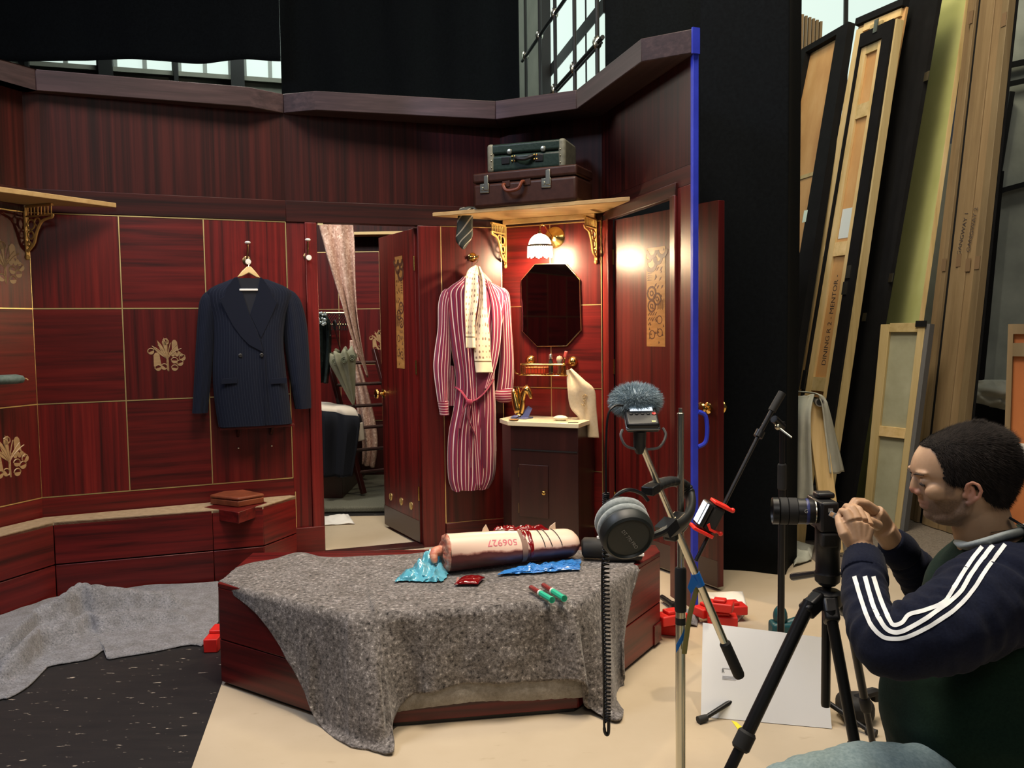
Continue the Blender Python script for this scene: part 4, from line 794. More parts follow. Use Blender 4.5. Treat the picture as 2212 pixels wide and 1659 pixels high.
zc = zs + .0245; cb, L = case('suitcase', 'brown leather suitcase with two nickel locks, lower one on the alcove shelf', 1022, 451, 1246, 433, zc, .205, .27, .06, [M_CB])
for x in (.08, L * .72):
    b = MB(); b.box(x - .03, x + .03, -.008, -.001, .085, .14); lk = b.build('lock', M_NICK, cb, .003); b = MB(); b.box(x + .0, x + .028, -.013, -.0085, .10, .185); b.build('hasp', M_NICK, lk, .003)
    b = MB(); b.lathe([(.011, 0), (.009, .004), (.0001, .004)], 14, 0, Mx.Translation((x - .014, -.0085, .11)) @ Rx); b.build('keyhole', M_NICK, lk)
b = MB(); b.tube(cr([(L * .32, -.006, .125), (L * .325, -.03, .115), (L * .36, -.04, .085), (L * .42, -.042, .08), (L * .48, -.04, .09), (L * .505, -.03, .125), (L * .51, -.006, .13)], 24), .010, 8); b.build('handle', M_LEATH, cb)
for x in (L * .31, L * .51): b = MB(); b.box(x - .008, x + .04, -.006, -.0015, .11, .145); b.build('handle_mount', M_CB, cb, .003)
cg, L = case('suitcase', 'small dark green suitcase with grey trim, upper one on the alcove shelf', 1060, 374, 1214, 362, zc + .2055, .165, .24, .06, [M_CG])
for x in (0, L):
    b = MB(); b.box(x - .022, x + .022, -.006, .242, -.0, .168); b.build('corner_trim', M_TRIM, cg, .018, 4)
    for z in (.03, .07, .105): b = MB(); b.ell((x + (.008 if x < .1 else -.008), -.0075, z), .0045, 8, 6); b.build('stud', M_NICK, cg)
for x in (.10, L * .70):
    b = MB(); b.box(x - .03, x + .02, -.006, -.001, .045, .085); lk = b.build('lock', M_BLKM, cg, .003); b = MB(); b.lathe([(.017, 0), (.014, .006), (.0001, .008)], 16, 0, Mx.Translation((x + .02, -.002, .115)) @ Rx); b.build('catch', M_NICK, lk)
for x in (.145, L * .64):
    for dx in (-.008, .008):
        for z in (.06, .085): b = MB(); b.ell((x + dx, -.005, z), .006, 10, 6); b.build('stud', M_BRASS, cg)
b = MB(); b.tube(cr([(L * .36, -.004, .078), (L * .39, -.022, .07), (L * .5, -.028, .062), (L * .58, -.022, .072), (L * .6, -.004, .08)], 16), .011, 8); b.build('handle', M_BLK, cg)
m, nt, p = nm('striped_tie'); tc = node(nt, 'ShaderNodeAttribute', attribute_name='st'); sx = node(nt, 'ShaderNodeSeparateXYZ'); nt.links.new(tc.outputs['Vector'], sx.inputs[0])
mu = node(nt, 'ShaderNodeMath', operation='MULTIPLY_ADD'); mu.inputs[1].default_value = 4.2; nt.links.new(sx.outputs[1], mu.inputs[0]); m3 = node(nt, 'ShaderNodeMath', operation='MULTIPLY'); m3.inputs[1].default_value = 1.15; nt.links.new(sx.outputs[0], m3.inputs[0]); nt.links.new(m3.outputs[0], mu.inputs[2])
fr = node(nt, 'ShaderNodeMath', operation='FRACT'); nt.links.new(mu.outputs[0], fr.inputs[0]); r = ramp(nt, fr.outputs[0], [(0, (.018, .022, .016)), (.42, (.30, .27, .21)), (.58, (.018, .022, .016))], 'CONSTANT'); nt.links.new(r.outputs[0], p.inputs['Base Color']); sset(p, Roughness=.6); M_TIE = m
e = at_z(1008, 456, zs + .03); ti = thing('necktie', 'dark green necktie with silver stripes hanging over the shelf edge', 'tie', tuple(e))
def tiep(px, py, Y): return at_y(px, py, Y) - e
def tsheet(L_, R__, n=30, m_=8):
    vs = []; at = []
    for (a, c) in zip(cr(L_, n), cr(R__, n)):
        for j_ in range(m_): t = j_ / (m_ - 1); q = V(a).lerp(V(c), t) + V((0, -.006 * sin(t * pi), 0)); vs.append(q); at.append((t, len(vs) / m_ / n, 0))
    b = MB(); b.add(vs, [(i * m_ + k, i * m_ + k + 1, (i + 1) * m_ + k + 1, (i + 1) * m_ + k) for i in range(n - 1) for k in range(m_ - 1)], 0, None, at); return b
ye = e.y - .022
tsheet([tuple(tiep(994, 449, ye + .01)), tuple(tiep(990, 462, ye)), tuple(tiep(986, 500, ye)), tuple(tiep(986, 522, ye)), tuple(tiep(1000, 538, ye))], [tuple(tiep(1018, 448, ye + .01)), tuple(tiep(1021, 460, ye)), tuple(tiep(1021, 490, ye)), tuple(tiep(1020, 512, ye)), tuple(tiep(1002, 539, ye))]).build('blade', M_TIE, ti, solid=.004, angle=80)
tsheet([tuple(tiep(1020, 449, ye + .02)), tuple(tiep(1024, 462, ye + .005))], [tuple(tiep(1034, 448, ye + .02)), tuple(tiep(1036, 463, ye + .005))], 10).build('tail', M_TIE, ti, solid=.004, angle=80)
b = MB(); b.tube(cr([tuple(tiep(1005, 450, ye + .015)), tuple(tiep(1012, 448, ye + .04)), tuple(tiep(1028, 449, ye + .03))], 10), .012, 8, flat=.5); b.build('loop', M_TIE, ti)
# ================================================================== THINGS IN THE CABIN
def wsheet(L_, R__, n=50, m_=10, fold=.01, ff=3, seed=0):
    """cloth between two 3-D edges"""
    vs = []; at = []; A, B_ = cr(L_, n), cr(R__, n)
    for i in range(n):
        for j_ in range(m_):
            t = j_ / (m_ - 1); q = V(A[i]).lerp(V(B_[i]), t); wd = (V(A[i]) - V(B_[i])).length
            q.y += -fold * min(1, wd / .1) * sin(t * ff * pi + i * .03 + seed) + fold * .4 * NZ.noise(V((t * 4, i * .1, seed))); vs.append(q); at.append((t, i / (n - 1), 0))
    b = MB(); b.add(vs, [(i * m_ + k, i * m_ + k + 1, (i + 1) * m_ + k + 1, (i + 1) * m_ + k) for i in range(n - 1) for k in range(m_ - 1)], 0, None, at); return b
def pxs(lst, Y): return [tuple(at_y(q[0], q[1], q[2] if len(q) > 2 else Y)) for q in lst]
m, nt, p = nm('rose_sequins'); vo = node(nt, 'ShaderNodeTexVoronoi'); vo.inputs['Scale'].default_value = 75; tc = node(nt, 'ShaderNodeTexCoord'); nt.links.new(tc.outputs['Object'], vo.inputs['Vector'])
r = ramp(nt, vo.outputs['Color'], [(0, (.40, .24, .18)), (.6, (.62, .42, .34)), (1, (.85, .70, .60))]); nt.links.new(r.outputs[0], p.inputs['Base Color']); sset(p, Roughness=.3, Metallic=.15)
nv = node(nt, 'ShaderNodeBump'); nv.inputs['Strength'].default_value = .9; nv.inputs['Distance'].default_value = .006; sp = node(nt, 'ShaderNodeSeparateColor'); nt.links.new(vo.outputs['Color'], sp.inputs[0]); nt.links.new(sp.outputs[1], nv.inputs['Height']); nt.links.new(nv.outputs[0], p.inputs['Normal']); M_SEQ = m
dr = thing('sequin_drape', 'rose sequinned cloth hanging in the open doorway from above', 'drape', tuple(at_y(793, 812, 6.35)))
o_ = -at_y(793, 812, 6.35); MD = Mx.Translation(o_)
wsheet(pxs([(686, 440), (692, 490), (702, 530), (717, 582), (738, 650), (757, 718), (777, 772), (792, 812)], 6.35), pxs([(762, 440), (764, 490), (767, 530), (769, 600), (773, 670), (781, 732), (789, 780), (795, 815)], 6.4), 60, 18, .03, 4, 0).build('cloth', M_SEQ, dr, M=MD, solid=.006, angle=80)
b = MB(); zr9 = at_y(720, 446, 6.38).z; b.tube([(-2.38, 6.38, zr9), (.08, 6.38, zr9)], .012, 8); b.build('hanging_rod', M_DARK, dr, M=MD)
dr = thing('sequin_drape', 'rose sequinned cloth hanging behind the ladder rungs in the cabin', 'drape', tuple(at_y(795, 1010, 7.5))); MD = Mx.Translation(-at_y(795, 1010, 7.5))
wsheet(pxs([(756, 735), (758, 790), (768, 850), (774, 910), (782, 960), (781, 1004)], 7.5), pxs([(764, 735), (779, 790), (796, 850), (811, 915), (815, 960), (808, 1010)], 7.5), 50, 14, .03, 4, 2).build('cloth', M_SEQ, dr, M=MD, solid=.006, angle=80)
# bunk with linen
bx = thing('bunk_bed', 'bunk with a navy blanket and white linen seen through the open doorway', 'bed', (-1.8, 7.2, .05)); MBk = Mx.Translation((1.8, -7.2, -.05))
M_NAVY = flat('navy_wool', (.006, .008, .016), .9); M_LIN = flat('white_linen', (.75, .66, .56), .8)
b = MB(); b.box(-2.36, -1.36, 6.75, 7.8, .05, .42); b.build('base', M_DARK, bx, .005, M=MBk)
b = MB(); b.box(-2.36, -1.33, 6.72, 7.8, .43, .66); b.build('mattress', M_NAVY, bx, .05, 4, M=MBk)
wsheet(pxs([(690, 868, 6.9), (693, 880, 6.72), (697, 892, 6.69)], 6.7), pxs([(745, 876, 6.9), (766, 885, 6.72), (775, 905, 6.69)], 6.7), 14, 16, .02, 3, 1).build('sheet', M_LIN, bx, solid=.006, M=MBk)
wsheet(pxs([(682, 884, 6.66), (686, 920, 6.62), (690, 1030, 6.62)], 6.6), pxs([(772, 900, 6.66), (776, 925, 6.64), (760, 1030, 6.64)], 6.6), 20, 16, .03, 4, 5).build('blanket', M_NAVY, bx, solid=.006, M=MBk)
wsheet(pxs([(752, 915, 6.8), (753, 958, 6.8)], 6.8), pxs([(783, 912, 6.8), (787, 950, 6.8)], 6.8), 10, 10, .02, 2, 3).build('sheet_fold', M_LIN, bx, solid=.006, M=MBk)
# ladder
la = at_z(786, 1070, .052); ld = thing('bunk_ladder', 'dark wooden bunk ladder leaning in the cabin behind the open doorway', 'ladder', tuple(la))
tpv = at_y(704, 756, 7.0) - la; of = V((.36, .22, 0))
for q in (V((0, 0, 0)), of):
    b = MB(); b.bar(q + V((0, 0, .012)), q + tpv, .05, .03); b.build('rail', M_DARK, ld, .004)
for k in range(6):
    s_ = tpv * (.155 + .15 * k); b = MB(); b.tube([tuple(s_), tuple(s_ + of)], .014, 8); b.build('rung', M_DARK, ld)
# parasol
pa, pb = at_y(735, 757, 6.75), at_y(764, 874, 6.8); ax = (pb - pa); Lp = ax.length; pr = thing('parasol', 'closed pale green parasol with printed roses hanging point down in the cabin', 'umbrella', tuple(pb))
q = ax.to_track_quat('Z', 'Y').to_matrix().to_4x4(); MP = Mx.Translation(pa - pb) @ q; rings = []
for i in range(22):
    t = i / 21; rr_ = .095 * (1 - t) ** .8 * (.86 + .3 * min(t * 6, 1) * (1 - t)) + .008; rings.append([(rr_ * (1 + .16 * cos(8 * a)) * cos(a), rr_ * (1 + .16 * cos(8 * a)) * sin(a), t * Lp - (.016 * cos(8 * a) if i == 0 else 0)) for a in [2 * pi * k / 64 for k in range(64)]])
M_PARA = speck('pale_green_silk', [(.3, (.24, .24, .16)), (.7, (.34, .34, .24))], 8, .7, .1)
b = MB(); b.loft(rings, cap=False); b.build('canopy', M_PARA, pr, M=MP, solid=.002)
b = MB()
for k in range(8):
    a = 2 * pi * k / 8 + .2; c = MP @ V((.098 * cos(a), .098 * sin(a), .07))
    for r_ in (.012, .022): b.tube([c + V((r_ * cos(t), -.004, r_ * sin(t))) for t in [2 * pi * s / 10 for s in range(10)]], .004, 4, closed=True)
o = b.build('printed_roses', flat('rose_print', (.12, .13, .08), .7), pr); o['kind'] = 'stuff'
b = MB(); b.tube([tuple(MP @ V((0, 0, -.18))), tuple(MP @ V((0, 0, Lp + .05)))], .006, 8); b.build('shaft', M_DARK, pr)
b = MB(); b.tube(cr([tuple(MP @ V((0, 0, -.17))), tuple(MP @ V((-.01, 0, -.22))), tuple(MP @ V((-.05, 0, -.24))), tuple(MP @ V((-.06, 0, -.2)))], 12), .009, 8); b.build('handle', M_BLK, pr)
# net luggage rack + black beaded dress
nr_ = thing('luggage_net', 'gilt luggage rack with black netting on the far cabin wall', 'rack', tuple(at_y(725, 700, 7.85))); MN = Mx.Translation(-at_y(725, 700, 7.85))
for y in (676, 701):
    b = MB(); b.tube(pxs([(690, y), (752, y)], 7.72), .009, 8); b.build('rail', M_BRASSD, nr_, M=MN)
b = MB()
for k in range(12):
    x = 690 + 5.4 * k
    for s_ in (1, -1): b.tube(pxs(cr([(x, 677), (x + 5 * s_, 684), (x, 691), (x + 5 * s_, 700), (x + 2, 720, 7.8)] if False else [(x, 677), (x + 5 * s_, 684), (x, 691), (x + 5 * s_, 700), (x, 714)], 9), 7.7), .0035, 4)
o = b.build('netting', M_BLK, nr_, M=MN); o['kind'] = 'stuff'
bd = thing('beaded_gown', 'black beaded gown hanging at the edge of the open doorway inside the cabin', 'gown', tuple(at_y(702, 828, 6.7))); MG = Mx.Translation(-at_y(702, 828, 6.7))
M_BEADS = speck('black_beads', [(.3, (.008, .012, .012)), (.66, (.02, .028, .027)), (.78, (.35, .42, .38))], 40, .3, .6, detail=2)
wsheet(pxs([(672, 672), (674, 740), (676, 826)], 6.7), pxs([(706, 676), (716, 710), (714, 770)] + [(708, 828)], 6.72), 40, 14, .04, 4, 2).build('cloth', M_BEADS, bd, M=MG, solid=.006)
b = MB(); rnd = random.Random(4)
for k in range(26): c = at_y(692 + rnd.uniform(-6, 12), 690 + rnd.uniform(-16, 14), 6.63); b.ell(c, rnd.uniform(.006, .014), 6, 4)
o = b.build('crystal_spray', flat('crystal', (.5, .55, .5), .1, .6), bd, M=MG); o['kind'] = 'stuff'
def crumple(nm_, lab, cat, poly, z, hgt, mat, seed, n=26, M_=22):
    """rumpled sheet on the floor inside a pixel outline [left edge pts, right edge pts]"""
    L_, R__ = cr(poly[0], n), cr(poly[1], n); vs = []
    for i in range(n):
        for j_ in range(M_):
            t = j_ / (M_ - 1); q = at_z(L_[i][0] * (1 - t) + R__[i][0] * t, L_[i][1] * (1 - t) + R__[i][1] * t, z)
            e = min(1, 5 * t, 5 * (1 - t), 5 * i / n + .1, 5 * (1 - i / n)); q.z += .003 + hgt * (.5 + NZ.noise(V((q.x * 14, q.y * 9, seed)))) * max(e, .05); vs.append(q)
    c = sum(vs, V((0, 0, 0))) / len(vs); b = MB(); b.add(vs, [(i * M_ + k, i * M_ + k + 1, (i + 1) * M_ + k + 1, (i + 1) * M_ + k) for i in range(n - 1) for k in range(M_ - 1)])
    return tag(b.build(nm_, mat, None, angle=60, solid=.003, loc=(c.x, c.y, z)), lab, cat)
M_PAPER = flat('white_paper', (.8, .78, .74), .7)
crumple('paper_towel', 'crumpled white paper on the sheet just inside the open doorway', 'paper', ([(696, 1118), (698, 1136)], [(752, 1112), (766, 1133)]), .004, .03, M_PAPER, 2)
# ================================================================== MEAT, BAGS AND SYRINGES ON THE BLANKET
zb2 = .424
A = at_z(962, 1243, zb2) + V((0, .075, .073)); Bm = at_z(1246, 1210, zb2) + V((0, .06, .058)); ax = Bm - A; Lm = ax.length
mt = thing('meat_joint', 'pale rind-on joint of meat tied with string on the grey blanket', 'meat', (*((A + Bm) / 2).xy, zb2))
xm = ax.normalized(); ym = V((-xm.y, xm.x, 0)).normalized(); zm = xm.cross(ym); mc = V((*((A + Bm) / 2).xy, zb2))
def mp_(u, a, dr=0.0):
    """point on the joint: u along 0..1, a angle from straight up towards the viewer"""
    r = (.079 - .017 * u) * (1 if u < .93 else sqrt(max(0, 1 - ((u - .93) / .075) ** 2)) * .55 + .45) + dr
    f = 1 + .05 * sin(3 * a + u * 4) + .03 * NZ.noise(V((u * 5, a, 1)))
    return A - mc + ax * u + (zm * cos(a) * .93 - ym * sin(a) * 1.06) * r * f
m, nt, p = nm('rind'); at_ = node(nt, 'ShaderNodeAttribute', attribute_name='st'); sx = node(nt, 'ShaderNodeSeparateXYZ'); nt.links.new(at_.outputs['Vector'], sx.inputs[0])
nz = noise_tex(nt, 14, (1, 1, 1), 4, .6, False); ad = node(nt, 'ShaderNodeMath', operation='MULTIPLY_ADD'); nt.links.new(nz.outputs[0], ad.inputs[0]); ad.inputs[1].default_value = .16; nt.links.new(sx.outputs[1], ad.inputs[2])
r = ramp(nt, ad.outputs[0], [(0, (.74, .58, .44)), (.475, (.70, .50, .40)), (.505, (.40, .20, .16)), (.53, (.09, .022, .022)), (.60, (.15, .05, .05)), (.72, (.06, .018, .02)), (.95, (.2, .07, .07))])
nt.links.new(r.outputs[0], p.inputs['Base Color']); sset(p, Roughness=.35); M_RIND = m
NA = 44; rings = []; at = []
for i in range(41):
    u = i / 40; rings.append([mp_(u, -pi + 2 * pi * k / NA) for k in range(NA)]); at += [(u, abs((-pi + 2 * pi * k / NA) - .15) / pi, 0) for k in range(NA)]
b = MB(); b.loft(rings, at=at, cap=False); b.build('rind', M_RIND, mt, angle=180)
M_FLESH = speck('pink_flesh', [(.3, (.42, .10, .07)), (.5, (.58, .23, .15)), (.7, (.68, .42, .30))], 30, .35, .3, ms=(1, 1, 3))
b = MB(); c0_ = A - mc
rg2 = [[c0_ + (mp_(0, -pi + 2 * pi * k / NA) - c0_) * s_ - xm * d_ for k in range(NA)] for s_, d_ in ((1.0, 0), (.96, .006), (.75, .012 ), (.6, .004), (.3, .014), (.02, .012))]
for i, g in enumerate(rg2):
    for k in range(NA): g[k] = g[k] + xm * .008 * NZ.noise(V((k * .3, i, 2)))
b.loft(rg2, cap=True); b.build('cut_end', M_FLESH, mt, angle=60)
b = MB(); b.tube(cr([c0_ + V((-.02, .03, .0)), c0_ + V((-.05, .0, -.005)), c0_ + V((-.045, -.02, -.04))], 8), [.02, .022, .022, .02, .018, .016, .014, .008], 10); b.build('loose_flap', M_FLESH, mt)
M_BLOOD = flat('stage_blood', (.16, .003, .004), .08, spec=.7)
def patch(us, a0, a1, name, mat, dr=.003, n=24, m_=14, amp=.0, seed=0, par=mt):
    vs = []
    for i in range(n):
        for j_ in range(m_):
            t, s_ = i / (n - 1), j_ / (m_ - 1); aa = a0 + (a1 - a0) * t; ul = us[0] + (us[1] - us[0]) * s_ + .02 * NZ.noise(V((t * 4, s_ * 2, seed)))
            e = min(1, 6 * s_, 6 * (1 - s_), 6 * t, 6 * (1 - t)); vs.append(mp_(ul, aa, dr + amp * max(0, e) * (.5 + NZ.noise(V((t * 7, s_ * 9, seed))))))
    b = MB(); b.add(vs, [(i * m_ + k, i * m_ + k + 1, (i + 1) * m_ + k + 1, (i + 1) * m_ + k) for i in range(n - 1) for k in range(m_ - 1)]); return b.build(name, mat, par, angle=180)
patch((.44, .78), -.75, .02, 'blood_smear', M_BLOOD, .002, amp=.018, seed=1); patch((.588, .618), -.5, 2.0, 'blood_run', M_BLOOD, .0025, amp=.003, seed=2); patch((.55, .575), -.4, .9, 'blood_run', M_BLOOD, .0025, amp=.003, seed=12)
patch((.38, .55), -.8, -.2, 'blood_clot', M_BLOOD, .004, amp=.024, seed=6); patch((.53, .57), -.9, 2.6, 'cloth_band', flat('brown_band', (.22, .13, .10), .8), .003, seed=3)
M_STR = flat('dark_string', (.04, .03, .03), .8)
for u_, du in ((.665, .04), (.70, .06), (.78, .06)):
    b = MB(); b.tube([mp_(u_ + du * k / 24, -1.2 + 2.6 * k / 24, .002) for k in range(25)], .0016, 5); b.build('string', M_STR, mt)
for u_, lab in ((.27, 0), (.79, 1)):
    b = MB(); c = mp_(u_, -.15, 0); b.plate([c, c + xm * .03, c + xm * (.012 + .012 * lab) + zm * .028 + V((.004, 0, 0)), c + xm * .004 + zm * .012], (0, .006, 0)); b.build('rind_tag', M_RIND, mt, .001)
tv = lettering('506927', .043, None, None, None, flat('pink_stamp_ink', (.60, .13, .17), .5), mt, 'rind_stamp', fn=lambda u, v: mp_(.385 - u / Lm, .93 - (v - .0) / .075 * -1 * -1 * 1.0 if False else .93 + v / .075, .0012), sx=1.0)
def bag(nm_, lab, L_, R__, z, hgt, mat, seed, n=40, m_=34):
    A_, B_ = cr(L_, n), cr(R__, n); vs = []
    for i in range(n):
        for j_ in range(m_):
            t = j_ / (m_ - 1); q = at_z(A_[i][0] * (1 - t) + B_[i][0] * t + 7 * NZ.noise(V((i * .4, j_ * .3, seed))), A_[i][1] * (1 - t) + B_[i][1] * t + 3 * NZ.noise(V((i * .35, j_ * .35, seed + 4))), z); e = max(0, min(1, 4 * t, 4 * (1 - t), 5 * i / n + .0, 5 * (1 - (i + 1) / n)))
            q.z += .003 + hgt * e * (.55 + .9 * NZ.noise(V((q.x * 26, q.y * 18, seed))) + .4 * NZ.noise(V((q.x * 70, q.y * 40, seed)))); q.z = max(q.z, z + .002); vs.append(q)
    c = sum(vs, V((0, 0, 0))) / len(vs); b = MB(); b.add(vs, [(i * m_ + k, i * m_ + k + 1, (i + 1) * m_ + k + 1, (i + 1) * m_ + k) for i in range(n - 1) for k in range(m_ - 1)])
    return tag(b.build(nm_, mat, None, angle=70, loc=(c.x, c.y, z)), lab, 'plastic bag')
M_PB = flat('blue_polythene', (.12, .50, .66), .18, trans=.35, spec=.6); M_PB2 = flat('blue_polythene_bright', (.05, .26, .72), .2, trans=.25, spec=.6)
bag('plastic_bag', 'turquoise plastic bag crumpled at the cut end of the meat', [(925, 1206), (900, 1222), (870, 1240), (853, 1256)], [(962, 1204), (965, 1225), (966, 1245), (950, 1259)], zb2 - .002, .05, M_PB, 3)
bag('plastic_bag', 'bright blue plastic bag under the rounded end of the meat', [(1090, 1234), (1075, 1243)], [(1256, 1208), (1252, 1232)], zb2 - .002, .02, M_PB2, 7)
bb = at_z(1015, 1256, zb2); bp_ = thing('blood_bag', 'small dark red blood pouch lying beside the meat', 'pouch', tuple(bb)); b = MB()
vs = []
for i in range(14):
    for j_ in range(14):
        u_, v_ = i / 13 * 2 - 1, j_ / 13 * 2 - 1; vs.append(V((u_ * .045 + v_ * .012, v_ * .045, .004 + .014 * max(0, (1 - u_ ** 4) * (1 - v_ ** 4)) * (1 + .3 * NZ.noise(V((u_ * 3, v_ * 3, 0)))))))
b.add(vs, [(i * 14 + k, (i + 1) * 14 + k, (i + 1) * 14 + k + 1, i * 14 + k + 1) for i in range(13) for k in range(13)]); b.build('pouch', M_BLOOD, bp_, solid=.003)
b = MB(); b.box(-.052, -.042, -.046, .04, .001, .005); b.build('seal_edge', flat('clear_film', (.4, .2, .18), .1), bp_, .001)
M_GRN = flat('green_cap', (.02, .42, .26), .4); M_SYR = flat('blood_tube', (.20, .02, .02), .25)
for (x0_, y0_, x1_, y1_), lab in (((1145, 1268, 1193, 1296), 'left one of two green capped tubes of red fluid on the grey blanket'), ((1172, 1263, 1219, 1293), 'right one of two green capped tubes of red fluid on the grey blanket')):
    s0, s1 = at_z(x0_, y0_, zb2 + .012), at_z(x1_, y1_, zb2 + .012); d_ = s1 - s0; L_ = d_.length; o = thing('sample_tube', lab, 'tube', tuple((s0 + s1) / 2 - V((0, 0, .012))), group='green capped tubes on the blanket')
    Mq = Mx.Translation(V((0, 0, .012)) - d_ / 2) @ d_.to_track_quat('Z', 'Y').to_matrix().to_4x4()
    b = MB(); b.lathe([(.0001, 0), (.007, .002), (.0095, .01), (.0095, L_ * .45)], 14, 0, Mq); b.build('tube', M_SYR, o); b = MB(); b.lathe([(.0115, L_ * .45), (.0115, L_ * .5)], 14, 0, Mq); b.build('collar', M_PORC, o)
    b = MB()
    b.lathe([(.0105, L_ * .5), (.0105, L_)], 8, 0, Mq); b.lathe([(.012, L_ * .97), (.012, L_)], 14, 0, Mq); b.build('cap', M_GRN, o)
pu = at_z(1330, 1212, .42); po = thing('camera_pouch', 'soft black pouch lying on the seat block behind the headphones', 'pouch', tuple(pu))
b = MB(); b.tube([(-.135, .05, .046), (-.125, .05, .046), (-.03, .03, .046), (-.02, .03, .046)], [.03, .042, .044, .03], 18); b.build('round_end', M_RUB, po, angle=60)
b = MB(); b.box(-.05, .11, -.02, .08, .003, .035); b.build('flat_end', M_RUB, po, .014, 4)
for x_, y_, z_ in ((-.06, .03, .092), (.1, -.02, .03)): b = MB(); b.box(x_ - .014, x_ + .014, y_ - .004, y_ + .004, z_ - .006, z_ + .006); b.build('white_tag', M_WHITE, po, .002)
# ================================================================== CHROME STAND, RECORDER, HEADPHONES
YP = 1.98; g = at_y(1470, 1228, YP); ms = thing('boom_stand', 'chrome microphone boom stand with black grips in front of the seat block', 'stand', (g.x, YP, .0045))
def rel(px, py, Y, o): return at_y(px, py, Y) - V(o.location)
zt_ = at_y(1472, 897, YP).z; zcl, zcl2 = at_y(1470, 1230, YP).z, at_y(1470, 1325, YP).z
b = MB(); b.lathe([(.15, 0), (.15, .012), (.13, .02), (.03, .03), (.018, .05), (.018, .07)], 32); b.build('base', M_BLKM, ms)
b = MB(); b.lathe([(.0118, .05), (.0118, zcl2 + .02)], 18); b.build('lower_tube', M_CHROME, ms, angle=60)
b = MB(); b.lathe([(.0082, zcl2), (.0082, zt_), (.005, zt_ + .002), (.005, zt_ + .012), (.0001, zt_ + .012)], 16); b.build('upper_tube', M_CHROME, ms, angle=30)
b = MB(); b.lathe([(.0125, zcl2), (.0138, zcl2 + .004), (.0138, zcl - .006), (.0115, zcl), (.0083, zcl)], 20); b.build('clutch_grip', M_RUB, ms, angle=30)
z_ = at_y(1470, 1352, YP).z; b = MB(); b.lathe([(.0119, z_), (.0125, z_), (.0125, z_ + .016), (.0119, z_ + .016)], 18); b.build('clutch_ring', M_BLK, ms)
ba, bb_, bc_, be = rel(1377, 938, 1.84, ms), rel(1452, 1120, 1.90, ms), rel(1566, 1390, 1.93, ms), rel(1598, 1462, 1.94, ms)
bm_ = MB(); bm_.tube([ba, bb_], .0068, 14); bm_.tube([bb_ - (bb_ - ba) * .0, bc_], .0088, 14); bm_.build('boom', M_CHROME, ms, angle=40)
d_ = (be - bc_).normalized(); b = MB(); b.tube([bc_ - d_ * .004, bc_, be - d_ * .006, be, be + d_ * .003], [.010, .0128, .0132, .011, .006], 16); b.build('boom_grip', M_RUB, ms, angle=30)
c = bb_.lerp(bc_, .08); b = MB(); b.bar(c - V((.02, .01, .01)), c + V((.022, .05, .012)), .034, .04); b.build('boom_clamp', M_BLKM, ms, .006)
M_TAPE = flat('blue_tape', (.01, .17, .62), .5); k0 = bb_.lerp(bc_, .43); k1 = bb_.lerp(bc_, .53)
b = MB(); b.tube([k0, k1], .0102, 14); b.plate([k0 + V((-.01, -.012, .0)), k0 + V((.004, -.012, -.02)), k0 + V((-.012, -.012, -.045)), k0 + V((-.02, -.012, -.03))], (0, .001, 0)); b.build('blue_tape', M_TAPE, ms)
zt0, zt1 = at_y(1470, 1352, YP).z, at_y(1470, 1410, YP).z; b = MB(); b.plate([(-.0125, -.0122, zt0 - .045), (.0122, -.0122, zt0), (.0122, -.0122, zt0 - .02), (-.0125, -.0122, zt1)], (0, .001, 0)); b.build('blue_tape', M_TAPE, ms)
M_STRAP = flat('olive_strap', (.22, .20, .06), .6); s0, s1, s2 = rel(1508, 1262, 1.92, ms), rel(1490, 1330, 1.93, ms), rel(1478, 1412, 1.955, ms)
b = MB(); b.tube(cr([tuple(s0), tuple(s1), tuple(s2)], 14), .006, 8, flat=.3, up=(0, 1, 0)); b.build('strap', M_STRAP, ms)
# recorder with fur windscreen
rc = at_y(1385, 891, 1.80); re = thing('audio_recorder', 'black handheld audio recorder with a lit screen and a furry grey windscreen on the boom', 'recorder', tuple(rc))
zr_ = V((-.02, -.45, .89)).normalized(); xr_ = V((1, -.02, -.01)); xr_ = (xr_ - zr_ * xr_.dot(zr_)).normalized(); yr_ = zr_.cross(xr_); frame_at(re, xr_, yr_, zr_)
b = MB(); b.box(-.034, .034, -.045, .05, -.022, 0); b.build('body', M_BLK, re, .005, 3); b = MB(); b.box(-.036, .036, -.046, .05, -.017, -.009); b.build('silver_band', flat('silver', (.35, .36, .35), .3, 1), re, .004, 3)
b = MB(); b.box(-.023, .025, .006, .036, .0002, .001); b.build('screen', flat('lit_screen', (.8, .85, .9), .3, emit=(.85, .92, 1), es=1.0), re)
for i in range(4):
    b = MB(); b.lathe([(.0035, .0), (.0035, .0018), (.0001, .002)], 10, 0, Mx.Translation((-.022 + .012 * i, -.006, .0001))); b.build('button', M_BLKM, re)
b = MB(); b.lathe([(.0045, 0), (.0045, .0012), (.0032, .0012), (.0032, .0005), (.0001, .0006)], 16, 0, Mx.Translation((.026, -.006, .0002))); b.build('record_button', flat('red_ring', (.7, .03, .03), .3), re)
b = MB(); b.box(.018, .026, -.037, -.033, .0002, .0006); b.build('gold_badge', M_BRASS, re)
b = MB(); b.tube(cr([(-.04, -.02, -.03), (-.045, -.035, -.035), (-.035, -.05, -.05), (-.01, -.05, -.06)], 12), .003, 6); b.tube(cr([(.045, -.015, -.03), (.05, -.03, -.04), (.035, -.05, -.055), (.01, -.05, -.06)], 12), .003, 6); b.build('shock_mount', flat('grey_plastic', (.12, .12, .12), .5), re)
b = MB(); b.tube([(-.006, -.035, -.024), (-.006, -.045, -.055), (-.006, -.045, -.07)], [.014, .013, .009], 12); b.build('mount_neck', M_BLK, re)
